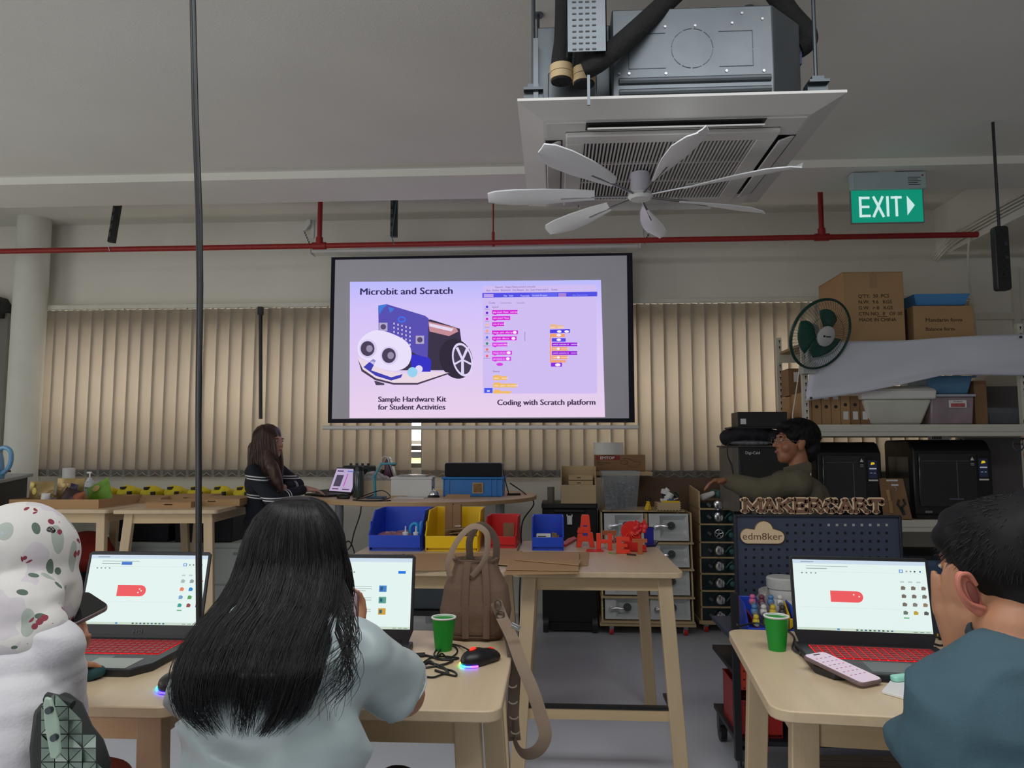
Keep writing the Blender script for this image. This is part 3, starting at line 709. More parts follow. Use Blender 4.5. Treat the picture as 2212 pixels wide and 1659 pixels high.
L1 = table('bar_table', 'far birch table at left under the snack tray', -3.42, -2.74, 4.44, 5.6, ZL, splay=.05, r=.02)
L2 = table('bar_table', 'far birch table at left under the flat cardboard boxes', -2.69, -2.06, 4.46, 5.7, ZL, R(5), splay=.06, r=.02, piv=(-2.06, 4.46))

# ================================================================== left background
M_cab = mat('cabinet_white', (196, 204, 200), .5, var=.03)
a = P(192, 1300, 5.75)
cab = thing('drawer_cabinet', 'low white metal drawer cabinet behind the far left tables', 'cabinet', (-2.98, 6.0, 0))
zt = P(300, 1172, 5.75).z
obj('body', MB().box(-.97, .87, -.24, .24, .04, zt), M_cab, cab, bevel=.006)
obj('plinth', MB().box(-.93, .83, -.2, .22, 0, .04), M_black, cab)
for i in range(3):
    for j in range(2):
        x0 = -.94+i*.605; z0 = .07+j*(zt-.1)/2
        d = obj('drawer', MB().box(x0, x0+.585, -.255, -.24, z0, z0+(zt-.12)/2), M_cab, cab, bevel=.004)
        obj('handle', MB().box(x0+.2, x0+.38, -.262, -.255, z0+(zt-.12)/2-.05, z0+(zt-.12)/2-.03), mat('label_slot', (150, 152, 150), .5), d)
        obj('keyhole', MB().cyl((x0+.29, -.258, z0+.12), (x0+.29, -.255, z0+.12), .009), M_black, d)
M_crate = mat('black_crate', (16, 20, 30), .6)
ca = P(240, 1170, 5.75); cb2 = P(365, 1110, 5.75)
for k, (x0, x1, lb) in enumerate(((P(238, 1150, 5.8).x, P(368, 1150, 5.8).x, 'black storage crate on the white cabinet, left one'), (P(374, 1150, 5.8).x, P(505, 1150, 5.8).x, 'black storage crate on the white cabinet, right one'))):
    t = thing('storage_crate', lb, 'crate', ((x0+x1)/2, 6.0, zt))
    w_ = (x1-x0)/2; hc = .99-zt
    obj('tub', MB().taper(w_*1.86, .40, w_*2, .44, 0, hc), M_crate, t, bevel=.008)
    obj('rim', MB().box(-w_, w_, -.23, .23, hc-.03, hc), M_crate, t, bevel=.004)
# yellow bags in a row on top
M_ybag = mat('yellow_bag', (226, 208, 40), .55, var=.12, scale=14, bump=.4, bscale=18)
for k, px in enumerate((232, 282, 332, 382, 432, 482, 530)):
    q = Pz(px, 1058, 1.135)
    Yb = 5.94+.04*(k % 2); x = P(px, 1058, Yb).x
    t = thing('yellow_bag', ['yellow bag with black buckle, %s in the row on black crates' % o for o in ('first from the left', 'second from the left', 'third from the left', 'middle one', 'third from the right', 'second from the right', 'last at the right')][k], 'bag', (x, Yb, .99), group='yellow bags on the crates')
    mb = MB(); 
    mb.ell((0, 0, .045), (.088, .14, .05), n=14, m=8).ell((.03, -.05, .07), (.05, .07, .04), n=12, m=7).ell((-.04, .02, .07), (.045, .08, .04), n=12, m=7)
    remesh('pouch', mb, M_ybag, t, .012, 2, fold=.006, fscale=14, world=False)
    obj('buckle', MB().box(-.02, .02, -.12, .0, .085, .105), M_black, t, bevel=.003)
    obj('strap', MB().box(.05, .072, -.142, -.10, .0, .07), M_black, t, bevel=.003)
# red cushion on a dark chair
t = thing('red_cushion', 'dark red cushion lying behind the far left table legs', 'cushion', tuple(Pz(182, 1175, .55)))
q = P(182, 1175, 5.2); t.location = (q.x, 5.2, .5)
remesh('cover', MB().ell((0, 0, .17), (.20, .16, .14)).ell((.06, 0, .23), (.12, .1, .07)), mat('red_fabric', (150, 44, 34), .9, var=.1), t, .015, 4, fold=.01, fscale=8, world=False)
t = thing('dark_stool', 'dark blue upholstered stool under the red cushion', 'stool', (q.x, 5.2, 0))
obj('seat', MB().prism(rrect(.46, .40, .06), .40, .51), mat('navy_fabric', (24, 30, 44), .9), t, bevel=.02)
for i in (-1, 1):
    for j in (-1, 1): obj('leg', MB().box(i*.18-.02, i*.18+.02, j*.15-.02, j*.15+.02, 0, .40), M_black, t)
# dark counter with kettle
ct = thing('side_counter', 'dark counter with grey top in the far left corner', 'counter', (-4.3, 5.2, 0))
cpts = [(-3.5+.0, 4.4), (-4.42, 6.02), (-5.3, 6.02), (-5.1, 4.25)]
obj('cabinet', MB().prism(cpts, 0, 1.17), mat('dark_laminate', (24, 28, 34), .6), ct, world=True)
obj('worktop', MB().prism([(-3.47, 4.36), (-4.40, 6.06), (-5.34, 6.06), (-5.12, 4.2)], 1.17, 1.195), mat('grey_worktop', (150, 160, 166), .35), ct, world=True, bevel=.004)
kt = thing('electric_kettle', 'light blue electric kettle with looped handle on the dark counter', 'kettle', (P(-16, 1030, 4.95).x, 4.95, 1.195))
M_kb = mat('kettle_blue', (110, 160, 200), .3)
obj('body', MB().lathe([(0, 0), (.085, 0), (.088, .02), (.075, .14), (.062, .19), (.05, .2), (0, .2)], 28, c=(-.02, 0)), M_kb, kt)
obj('lid', MB().lathe([(.055, .2), (.05, .215), (.012, .225), (.012, .24), (0, .24)], 20, c=(-.02, 0)), M_kb, kt)
obj('handle', MB().tube(catmull([(.02, 0, .19), (.07, 0, .215), (.118, 0, .19), (.125, 0, .12), (.10, 0, .06), (.05, 0, .03)], 5), .016, 10), M_kb, kt)
obj('switch', MB().box(.085, .12, -.014, .014, .045, .058), M_black, kt)
q = P(0, 700, 6.2)
t = thing('blind_motor_box', 'black and white bracket on the wall left of the pillar', 'bracket', (P(-5, 692, YW).x, YW, P(0, 692, YW).z))
obj('cover', MB().prism([(-.1, 0), (.13, 0), (.13, .14), (.09, .2), (-.1, .21)], -.15, 0, 'xz'), M_black, t, bevel=.01)
obj('box', MB().box(-.1, .04, -.17, -.15, -.04, .10), M_white, t)
t = thing('roller_blind', 'pale roller blind over the window left of the pillar', 'blind', (-5.47, YW-.06, WZ0-.02))
obj('fabric', MB().box(-.5, .4, -.004, .004, 0, 1.42), mat('roller_fabric', (206, 212, 206), .9, translucent=.5), t)
obj('side_rail', MB().box(.4, .5, -.02, .02, 0, 1.42), M_frame, t)

# snack tray with contents on L1
def tray(x0, x1, y0, y1, z, h, th=.004):
    return MB().box(x0, x1, y0, y1, z, z+th).box(x0, x1, y0, y0+th, z+th, z+h).box(x0, x1, y1-th, y1, z+th, z+h).box(x0, x0+th, y0+th, y1-th, z+th, z+h).box(x1-th, x1, y0+th, y1-th, z+th, z+h)
tr = thing('cardboard_tray', 'open cardboard tray of snacks at the near end of the far left table', 'tray', (-3.10, 4.72, ZL), R(2))
obj('tray', tray(-.33, .24, -.2, .32, 0, .055), M_card, tr)
def packet(x, y, z, w_, h_, lab, m, rx=-15, rz=0, ry=0):
    x += .085; t = thing('snack_packet', lab, 'packet', (x, y, z), rot=(R(rx), R(ry), R(rz)))
    mb = MB(); n = 7
    vs = []
    for s in (-1, 1):
        for i in range(n):
            for j in range(n):
                u, v = i/(n-1)*2-1, j/(n-1)
                vs.append((u*w_/2, s*(.001+.022*(1-u*u)*math.sin(PI*v)**.6), v*h_))
    f = [(i*n+j, i*n+j+1, (i+1)*n+j+1, (i+1)*n+j) for i in range(n-1) for j in range(n-1)]
    f += [(n*n+i*n+j, n*n+(i+1)*n+j, n*n+(i+1)*n+j+1, n*n+i*n+j+1) for i in range(n-1) for j in range(n-1)]
    for i in range(n-1): f += [(i*n, (i+1)*n, n*n+(i+1)*n, n*n+i*n), (i*n+n-1, n*n+i*n+n-1, n*n+(i+1)*n+n-1, (i+1)*n+n-1), (i, n*n+i, n*n+i+1, i+1), ((n-1)*n+i, (n-1)*n+i+1, n*n+(n-1)*n+i+1, n*n+(n-1)*n+i)]
    mb.add(vs, f); obj('wrapper', mb, m, t, ang=60)
    return t
M_gold = mat('kraft_gold_foil', (150, 128, 82), .35, .4, var=.25, scale=12, bump=.5, bscale=25)
z_ = ZL+.006
t = packet(-3.41, 4.66, z_, .15, .155, 'brown gold snack pouch standing at left in the cardboard tray', M_gold, -6, 10)
obj('seal', MB().ell((-.05, -.02, .13), (.012, .006, .018)).ell((-.035, -.022, .09), (.014, .006, .024)), mat('gold_seal', (230, 205, 110), .4), t)
packet(-3.30, 4.78, z_, .20, .17, 'wide brown pouch at the back of the cardboard tray', M_gold, -4, -5)
t = packet(-3.12, 4.85, z_, .17, .16, 'green tea packet leaning in the cardboard tray', mat('green_packet', (112, 160, 50), .4, var=.3, scale=14), -20, 0, -28)
obj('picture', MB().ell((-.0, -.026, .11), (.03, .004, .022)), mat('peanut', (196, 170, 110), .6), t)
packet(-3.22, 4.62, z_, .10, .12, 'dark chocolate wrapper leaning in the cardboard tray', mat('choc_wrapper', (52, 30, 34), .35, var=.5, scale=25), -25, 12, 18)
packet(-3.14, 4.60, z_, .09, .10, 'copper brown sweet wrapper in the cardboard tray', mat('copper_wrapper', (150, 84, 56), .35, .3, var=.6, scale=30), -30, -12, -10)
packet(-3.25, 4.7, z_, .07, .14, 'purple black chocolate bar in the cardboard tray', mat('purple_wrapper', (40, 32, 66), .4, var=.3, scale=20), -10, -20, 8)
t = packet(-3.33, 4.58, z_, .055, .085, 'small white card pack in the cardboard tray', M_paper, -12, 5)
packet(-3.27, 4.56, z_, .05, .06, 'clear foil sweets bag in the cardboard tray', mat('clear_foil', (120, 120, 124), .25, .6, var=.5, scale=30), -20, -5)
def cup(x, y, z, m, lab, r=.036, h=.085, band=True):
    t = thing('paper_cup', lab, 'cup', (x, y, z))
    obj('wall', MB().lathe([(r*.70, .004), (r*.99, h), (r*.95, h), (r*.68, .008), (0, .008)], 28), M_paper, t)
    obj('sleeve', MB().lathe([(0, 0), (r*.705, 0), (r*.705, .002)]+[(r*(.71+.285*k/6), h*(.03+.93*k/6 if not band else .03+.6*k/6)) for k in range(7)], 28), m, t)
    obj('rim', MB().tube([(r*math.cos(2*PI*i/24), r*math.sin(2*PI*i/24), h) for i in range(25)], .0022, 6), M_paper, t)
    return t
M_cupg = mat('cup_green', (16, 140, 40), .5, var=.02); M_cupb = mat('cup_blue', (40, 84, 160), .5, var=.02)
q = Pz(148, 1080, ZL); yk = 5.25
kx = P(146, 1070, yk).x
t = thing('kitchen_roll', 'tall white kitchen paper roll behind the paper cups', 'paper roll', (kx, yk, ZL))
obj('roll', MB().lathe([(0, 0), (.042, 0), (.042, .23), (.036, .233), (0, .233)], 30), M_paper, t)
cup(P(148, 1075, 5.12).x, 5.12, ZL, M_cupb, 'blue paper cup beside the kitchen roll', .036, .085)
cup(P(168, 1075, 5.05).x, 5.05, ZL, M_cupg, 'green paper cup in front, next to the blue cup', .038, .088)
cup(P(172, 1070, 5.17).x, 5.17, ZL, M_cupg, 'green paper cup standing behind the other far green cup', .036, .098)
t = thing('sanitizer_bottle', 'white pump bottle of sanitizer behind the cardboard trays', 'bottle', (P(192, 1068, 5.2).x, 5.2, ZL))
obj('bottle', MB().prism(rrect(.072, .045, .015), 0, .135).lathe([(.03, .135), (.018, .15), (.014, .165), (0, .165)], 16), mat('bottle_white', (212, 220, 224), .35), t, bevel=.004)
obj('pump', MB().cyl((0, 0, .165), (0, 0, .2), .006).box(-.02, .012, -.006, .006, .195, .207), M_white, t)
obj('label', MB().box(-.031, .031, -.0235, -.0228, .02, .10), mat('label_blue', (170, 190, 205), .5), t)
text('Sanitizer', .013, M_txt, t, MX((0, -.024, .088)))
def flatbox(x, y, w_, d_, h_, z, rz, lab, lid=True, notch=True):
    t = thing('cardboard_box', lab, 'box', (x, y, z), rz)
    obj('tray', tray(-w_/2, w_/2, -d_/2, d_/2, 0, h_-.004), M_card, t)
    if lid:
        obj('lid', MB().box(-w_/2-.001, w_/2+.001, -d_/2-.001, d_/2+.001, h_-.003, h_), M_card, t)
        obj('tab_slot', MB().box(-.025, .025, -d_/2-.0022, -d_/2-.001, h_-.018, h_-.012), mat('slot_dark', (60, 44, 32), .9), t)
    return t
flatbox(-2.9, 5.16, .34, .30, .035, ZL, R(4), 'flat closed cardboard box behind on the far left table', True)
flatbox(-2.62, 5.3, .30, .26, .04, ZL, R(4), 'flat closed cardboard box at the back beside the yellow bags', True)
flatbox(-2.45, 4.72, .28, .26, .036, ZL, R(6), 'flat cardboard box with tab slot at the near edge of the far table', True)
flatbox(-2.26, 4.95, .36, .36, .045, ZL, R(6), 'larger flat cardboard box at right on the far table', True)
flatbox(-2.5, 5.02, .1, .25, .03, ZL, R(6), 'narrow cardboard box between the flat boxes on the far table', True)

# ================================================================== round table with presenter's things
ZRT = 1.06; RX, RY, RR = -.97, 5.56, .83
rt = thing('round_table', 'round birch standing table with grey metal legs under the screen', 'table', (RX, RY, 0))
obj('tabletop', MB().prism(circ(RR, 72), ZRT-.018, ZRT), M_woodx, rt, bevel=.004)
obj('edge_band', MB().lathe([(RR+.001, ZRT-.028), (RR+.003, ZRT-.026), (RR+.003, ZRT-.004), (RR+.001, ZRT-.002)], 72), mat('edge_band_wood', (170, 138, 98), .5), rt)
M_gleg = mat('grey_table_leg', (150, 155, 160), .45)
for px, Y in ((733, 5.45), (852, 5.1), (1080, 5.3), (930, 6.1)):
    x = P(px, 1100, Y).x-RX
    obj('leg', MB().cyl((x, Y-RY, 0), (x, Y-RY, ZRT-.018), .032, n=20), M_gleg, rt)
def on(px, py, z): return Pz(px, py, z)
# presenter laptop
pl = thing('laptop', "open thin laptop with the slide on its screen at the presenter's hand", 'laptop', (*on(726, 1055, ZRT).xy, ZRT), R(-38))
pl.location = (P(708, 1050, 5.38).x, 5.38, ZRT); pl.rotation_euler = (0, 0, R(-40))
obj('base', MB().prism(rrect(.30, .21, .012), 0, .016), M_black, pl, bevel=.002)
obj('keyboard', MB().box(-.13, .13, -.02, .08, .016, .017), mat('key_black', (10, 10, 12), .5), pl)
def lid(par, w_, h_, tilt, th=.006, y=.1, z=.014):
    o = bpy.data.objects.new('x', None); return Matrix.Translation((0, y, z)) @ Matrix.Rotation(R(tilt), 4, 'X')
Ml = Matrix.Translation((0, .1, .016)) @ Matrix.Rotation(R(-22), 4, 'X')
mb = MB(); mb.m = Ml; obj('screen_lid', mb.box(-.15, .15, 0, .006, 0, .2), M_black, pl, bevel=.002)
mb = MB(); mb.m = Ml; sd = obj('display', mb.box(-.142, .142, -.001, 0, .012, .19), emat((196, 178, 214), .85), pl)
for nm, bx, cl_ in (('slide_picture', (-.11, -.02, .05, .14), (80, 70, 96)), ('slide_picture', (.02, .03, .05, .15), (210, 70, 200)), ('slide_title', (-.12, -.04, .165, .175), (80, 60, 120)), ('slide_caption', (-.11, -.03, .025, .035), (110, 70, 110)), ('slide_caption', (.02, .11, .025, .033), (110, 70, 110)), ('slide_bar', (.01, .13, .165, .175), (110, 130, 220))):
    mb = MB(); mb.m = Ml; obj(nm, mb.box(bx[0], bx[1], -.0016, -.001, bx[2], bx[3]), emat(cl_, .8), sd)
pb = thing('closed_laptop', 'closed dark laptop lying behind the presenter laptop', 'laptop', (P(738, 1050, 5.8).x, 5.8, ZRT), R(-20))
obj('shell', MB().prism(rrect(.34, .24, .015), 0, .02), M_black, pb, bevel=.004)
t = thing('computer_mouse', 'black computer mouse on the round table near the bottle', 'mouse', (*on(740, 1058, ZRT).xy, ZRT), R(-20))
t.location = (P(742, 1055, 5.06).x, 5.06, ZRT)
remesh('shell', MB().ell((0, 0, .012), (.055, .028, .024)), M_black, t, .004, 2, world=False, cut=[((0, 0, 0), (0, 0, -1))])
# bottle
t = thing('drink_bottle', 'smoky grey drinking bottle with dark cap on the round table', 'bottle', (P(774, 1050, 5.2).x, 5.2, ZRT))
M_smk = mat('smoky_plastic', (60, 72, 74), .2, var=.05, alpha=.8, coat=.3)
obj('flask', MB().lathe([(0, 0), (.036, 0), (.039, .01), (.039, .175), (.033, .19), (0, .19)], 28), M_smk, t)
obj('cap', MB().lathe([(0, .188), (.036, .188), (.036, .215), (.03, .22), (0, .22)], 28), mat('cap_dark', (28, 36, 38), .4), t)
# speaker behind bottle
t = thing('portable_speaker', 'dark green boxy portable speaker with knobs behind the grey bottle', 'speaker', (P(776, 1040, 5.62).x, 5.62, ZRT), R(-8))
obj('cabinet', MB().box(-.11, .11, -.07, .07, 0, .215), mat('speaker_green', (36, 50, 48), .6), t, bevel=.012)
obj('front_cloth', MB().box(-.095, .095, -.074, -.07, .02, .19), mat('speaker_cloth', (24, 32, 32), .9, bump=.4, bscale=400), t)
for k in range(4): obj('knob', MB().lathe([(0, .215), (.011, .215), (.010, .232), (0, .232)], 14, c=(-.07+k*.047, 0)), M_black, t)
# document camera
t = thing('document_camera', 'teal folding document camera arm on its foot', 'document camera', (P(812, 1060, 5.08).x, 5.08, ZRT))
M_teal = mat('teal_plastic', (52, 138, 158), .4)
obj('foot', MB().prism(rrect(.13, .1, .02, c=(0, .02)), 0, .014), mat('teal_dark', (40, 70, 100), .4), t, bevel=.003)
obj('arm', MB().tube([(-.01, .02, .012), (-.018, .02, .15)], .011, 10).tube([(-.018, .02, .15), (.035, .02, .245)], .008, 10).ell((-.018, .02, .15), .014), M_teal, t)
obj('head', MB().box(.03, .135, .005, .035, .232, .246), M_teal, t, bevel=.004)
obj('lens', MB().cyl((.115, .02, .222), (.115, .02, .232), .014), M_black, t)
obj('wire_loop', MB().tube([(.055+.025*math.cos(a_), .02, .26+.03*math.sin(a_)) for a_ in [k*PI/8-.6 for k in range(14)]], .002, 6), M_white, t)
_dx = P(812, 1060, 5.08).x+1.06
cord('usb_cable', [(x_+_dx, y_-.1, z_) for x_, y_, z_ in [(-1.07, 5.15, ZRT+.03), (-1.12, 5.1, ZRT+.01), (-1.17, 5.0, ZRT+.004), (-1.08, 4.95, ZRT+.004), (-.98, 4.98, ZRT+.004), (-.93, 5.05, ZRT+.02), (-1.0, 5.1, ZRT+.06), (-1.1, 5.02, ZRT+.03), (-1.14, 4.96, ZRT+.004), (-1.02, 4.9, ZRT+.004), (-.9, 4.94, ZRT+.004)]], .0035, M_black, 'black cable coiled around the document camera foot')
# open carton with plastic bag
t = thing('open_carton', 'beige open carton with a plastic bag inside on the round table', 'box', (P(812, 1050, 5.4).x, 5.4, ZRT), R(3))
obj('carton', tray(-.13, .16, -.11, .11, 0, .115), mat('beige_card', (196, 180, 158), .8), t)
remesh('plastic_bag', MB().ell((-.02, 0, .1), (.09, .08, .07)).ell((.05, .02, .1), (.07, .06, .04)), mat('clear_plastic', (176, 172, 168), .2, var=.3, scale=30, alpha=.75), t, .01, 1, fold=.012, fscale=22, world=False)
# clothes iron standing
t = thing('clothes_iron', 'purple and white steam iron standing on its heel', 'iron', (P(846, 1010, 5.7).x, 5.7, ZRT), R(0))
t.location.z = ZRT
IT = Matrix.Translation((0, 0, .035)) @ Matrix.Rotation(R(-18), 4, 'Y')
mb = MB(); mb.m = IT; mb.prism([(.045, 0), (.062, 0), (.062, .23), (.045, .25)], -.045, .045, 'xz'); obj('soleplate', mb, M_steel, t, bevel=.008)
mb = MB(); mb.m = IT; mb.prism([(.045, 0), (.045, .235), (.02, .22), (.0, .16), (-.02, .13), (-.02, .1), (.018, .09), (.015, .02), (-.01, -.0)], -.036, .036, 'xz'); obj('body', mb, mat('iron_purple', (84, 34, 62), .3), t, bevel=.012)
mb = MB(); mb.m = IT; mb.tube([(-.01, 0, .0), (-.065, 0, .01), (-.085, 0, .04), (-.07, 0, .10), (-.02, 0, .16)], .014, 10); obj('handle', mb, M_black, t)
obj('heel', MB().box(-.05, .11, -.045, .045, 0, .04), mat('iron_purple', (84, 34, 62), .3), t, bevel=.01)
# white box + paper
t = thing('white_box', 'white lidded storage box on the round table', 'box', (P(893, 1050, 5.4).x, 5.4, ZRT), R(4))
obj('box', MB().box(-.145, .145, -.12, .12, 0, .125), M_paper, t, bevel=.003)
obj('lid', MB().box(-.15, .15, -.125, .125, .125, .14), M_paper, t, bevel=.003)
obj('side_handle', MB().box(.146, .15, -.07, .07, .07, .10), M_white, t)
t = thing('plastic_sheet', 'crumpled clear plastic sheet on the lid of the white box', 'plastic sheet', (P(893, 1050, 5.4).x, 5.4, ZRT+.14))
remesh('sheet', MB().box(-.10, .11, -.08, .08, 0, .012), mat('clear_plastic', (176, 172, 168), .2), t, .008, 1, fold=.004, fscale=30, world=False)
t = tag(obj('paper_sheets', MB().box(-.12, .10, -.09, .05, 0, .004), M_paper), 'few white paper sheets under the front of the white box', 'paper'); t.location = (P(893, 1055, 5.2).x, 5.2, ZRT); t.rotation_euler = (0, 0, R(-6))
# bell
t = thing('service_bell', 'chrome service bell with black base on the round table', 'bell', (*on(936, 1057, ZRT).xy, ZRT)); t.location = (P(937, 1055, 5.25).x, 5.25, ZRT)
obj('base', MB().lathe([(0, 0), (.042, 0), (.042, .008), (.036, .014), (0, .014)], 28), M_black, t)
obj('dome', MB().lathe([(.036, .018), (.035, .028), (.026, .043), (.012, .05), (0, .051)], 28), M_chrome, t)
obj('button', MB().lathe([(0, .05), (.005, .05), (.006, .062), (0, .063)], 12), M_chrome, t)
# blue crate and soundbar
bx = P(1024, 1050, 5.35)
t = thing('blue_crate', 'blue plastic stacking crate with a cork plaque on its front', 'crate', (-.17, 5.47, ZRT))
t.location.x = P(1020, 1050, 5.30).x
M_cb = mat('crate_blue', (20, 112, 190), .4)
obj('tub', MB().box(-.215, .215, -.14, .14, 0, .125), M_cb, t, bevel=.006)
obj('rim', MB().box(-.225, .225, -.15, .15, .125, .14), M_cb, t, bevel=.004)
for x in (-.21, -.17, .17, .21, .13): obj('rib', MB().box(x-.004, x+.004, -.146, -.14, 0, .125), M_cb, t)
obj('wooden_plaque', MB().box(.0, .075, -.15, -.141, .025, .10), mat('plaque_wood', (196, 160, 116), .6), t)
obj('cork_face', MB().box(.006, .069, -.151, -.15, .031, .094), mat('cork_mottle', (130, 100, 62), .8, var=.5, scale=90), t)
t2 = thing('black_speaker_bar', 'long black speaker with grey top on the blue crate', 'speaker', (t.location.x+.0, 5.47, ZRT+.14))
obj('cabinet', MB().prism(rrect(.42, .2, .03), 0, .1), mat('speaker_grey', (120, 122, 130), .45), t2, bevel=.008)
obj('grille', MB().prism(rrect(.415, .098, .014, 4, (0, .05)), -.108, -.094, 'xz'), mat('speaker_mesh', (16, 18, 26), .8, bump=.4, bscale=500), t2, bevel=.004)
t = tag(obj('cardboard_piece', MB().prism([(-.1, -.04), (.1, -.04), (.085, .05), (-.075, .05)], 0, .006), M_card, bevel=.001), 'small cardboard piece leaning on the blue crate', 'cardboard')
t.location = (P(988, 1062, 5.14).x, 5.13, ZRT+.004); t.rotation_euler = (R(20), 0, 0)
t = thing('remote_control', 'small black remote control at the right end of the round table', 'remote', (P(1110, 1052, 5.5).x, 5.5, ZRT), R(20))
obj('body', MB().prism(rrect(.1, .035, .012), 0, .016), M_black, t, bevel=.004)
obj('buttons', MB().cyl((-.02, 0, .016), (-.02, 0, .018), .008).cyl((.015, 0, .016), (.015, 0, .018), .005), M_steel, t)
t = tag(obj('wooden_coaster', MB().prism(rrect(.12, .09, .006), 0, .008), M_ply, bevel=.001), 'small square wooden coaster at the front of the round table', 'coaster'); t.location = (*Pz(862, 1073, ZRT).xy, ZRT); t.location.y = max(t.location.y, 4.86)
t.location.x = P(862, 1072, t.location.y).x
obj('coaster_print', MB().box(-.045, .045, -.03, .03, .008, .0085), mat('burnt_print', (150, 96, 60), .8, var=.4, scale=60), t)
cord('speaker_cable', [P(1087, 1015, 5.45), P(1092, 1040, 5.4), (P(1100, 1050, 5.45).x, 5.45, ZRT+.004)], .004, M_black, 'short black lead beside the speaker bar')
cord('power_cable', [(P(1100, 1040, 5.6).x, 5.7, ZRT+.08), (P(1120, 1046, 5.6).x, 5.75, ZRT+.03), (P(1133, 1055, 5.5).x, 5.6, ZRT+.006), (P(1135, 1065, 5.45).x+.06, 5.5, ZRT-.06), P(1128, 1130, 5.5), P(1126, 1200, 5.5), P(1122, 1290, 5.5), (P(1118, 1330, 5.5).x, 5.5, .01), (P(1085, 1330, 5.5).x, 5.6, .01)], .005, M_black, 'black cable hanging from the right end of the round table')
cord('power_cable', [(P(780, 1085, 5.0).x, 5.0, ZRT-.02), P(778, 1110, 5.0), P(765, 1150, 5.05), P(757, 1180, 5.1), P(740, 1200, 5.1), P(765, 1198, 5.1), P(755, 1170, 5.12), P(742, 1180, 5.12), P(745, 1215, 5.12), P(741, 1300, 5.12), (P(741, 1300, 5.12).x, 5.2, .01)], .005, M_black, 'black cable looping down below the front of the round table')

# ================================================================== black rolling tool chest and things on it
YK = 5.80
def fx(px, Y=YK): return P(px, 1100, Y).x
x0, x1 = fx(1171), fx(1290)
zt = P(1230, 1088, YK).z
tc = thing('rolling_tool_chest', 'tall black rolling tool chest with chrome latch behind the bar table', 'tool chest', ((x0+x1)/2, YK+.22, 0))
w_ = (x1-x0)/2
M_tb = mat('tool_black', (14, 14, 16), .7, bump=.1, bscale=200)
obj('base_box', MB().prism([(-w_, .10), (-w_*.97, .08), (w_*.97, .08), (w_, .10), (w_, .66), (-w_, .66)], -.21, .2, 'xz'), M_tb, tc, bevel=.01)
obj('foot_box', MB().box(-w_*.8, w_*.8, -.2, .2, .02, .09), M_tb, tc)
obj('top_box', MB().box(-w_, w_, -.21, .2, .67, zt-.04), M_tb, tc, bevel=.01)
obj('lid', MB().box(-w_-.005, w_+.005, -.215, .205, zt-.04, zt), M_black, tc, bevel=.008)
for i in (-1, 1): obj('wheel', MB().cyl((i*w_*.88-.02, -.19, .07), (i*w_*.88+.02, -.19, .07), .065, n=24), mat('wheel_dark', (34, 42, 42), .5), tc)
obj('latch', MB().box(-.02, .02, -.222, -.21, zt-.16, zt-.09).box(-.013, .013, -.232, -.222, zt-.15, zt-.11).box(-.024, -.014, -.226, -.21, zt-.1, zt-.08).box(.014, .024, -.226, -.21, zt-.1, zt-.08), M_chrome, tc, bevel=.002)
obj('handle', MB().box(-.12, .12, -.235, -.21, zt-.065, zt-.045), M_black, tc, bevel=.004)
t = thing('cardboard_tube', 'short grey brown cardboard tube standing on the tool chest', 'tube', (fx(1190), YK+.1, zt))
obj('tube', MB().lathe([(.026, 0), (.028, 0), (.028, P(1190, 1052, YK+.1).z-zt), (.023, P(1190, 1052, YK+.1).z-zt), (.023, .01)], 24), mat('tube_grey', (120, 108, 98), .8), t)
t = thing('plywood_bin', 'open plywood box with small trays stacked inside on the tool chest', 'box', ((fx(1212)+fx(1288))/2, YK+.12, zt))
w_ = (fx(1288)-fx(1212))/2; hh = P(1250, 1008, YK).z-zt; hf = P(1250, 1048, YK).z-zt
obj('box', MB().box(-w_, w_, -.11, .13, 0, .006).box(-w_, w_, -.11, -.104, .006, hf).box(-w_, w_, .124, .13, .006, hh)
    .prism([(-.104, .006), (.124, .006), (.124, hh), (-.09, hh), (-.104, hf)], -w_, -w_+.006, 'yz').prism([(-.104, .006), (.124, .006), (.124, hh), (-.09, hh), (-.104, hf)], w_-.006, w_, 'yz'), M_ply, t)
for k in range(3): obj('small_tray', MB().box(-w_+.06, w_-.02, -.08+.02*k, .10, hf-.04+k*.038, hf-.006+k*.038), M_ply, t, bevel=.002); 
obj('tray_slots', MB().box(-.01, .02, -.062, -.058, hf+.012, hf+.018).box(-.01, .02, -.044, -.038, hf+.052, hf+.058), M_black, t)
obj('roll', MB().cyl((-w_+.04, -.05, hf-.03), (-w_+.04, .05, hf-.03), .035, n=18), mat('pink_card', (150, 120, 110), .8), t)
# carton with printed name on a shelf behind + tape roll
cz = P(1335, 1018, YK+.35).z
cx0, cx1 = P(1286, 1000, YK+.35).x, P(1394, 1000, YK+.35).x
st = thing('wooden_stand', 'plain board stand behind the clear container', 'stand', ((fx(1286)+fx(1600))/2, YW-.13, 0))
obj('board', MB().box(-(fx(1600)-fx(1286))/2+.1, (fx(1600)-fx(1286))/2+.14, -.02, .02, 0, P(1450, 1032, YW-.15).z), mat('brown_board', (120, 96, 80), .85, var=.08), st)
obj('shelf', MB().box(-(fx(1600)-fx(1286))/2, -(fx(1600)-fx(1286))/2+(cx1-cx0)+.06, -.35, -.02, cz-.03, cz-.002), M_ply, st)
obj('side_panel', MB().box(-(fx(1600)-fx(1286))/2+.0, -(fx(1600)-fx(1286))/2+.02, -.35, -.02, 0, cz-.03), M_ply, st)
hb = P(1335, 983, YK+.35).z-cz
t = thing('goggle_carton', 'brown EMTOP carton with red label and line drawing of goggles', 'box', ((cx0+cx1)/2, YK+.45, cz))
w_ = (cx1-cx0)/2
obj('carton', MB().box(-w_, w_, -.1, .1, 0, hb), M_cardd, t, bevel=.002)
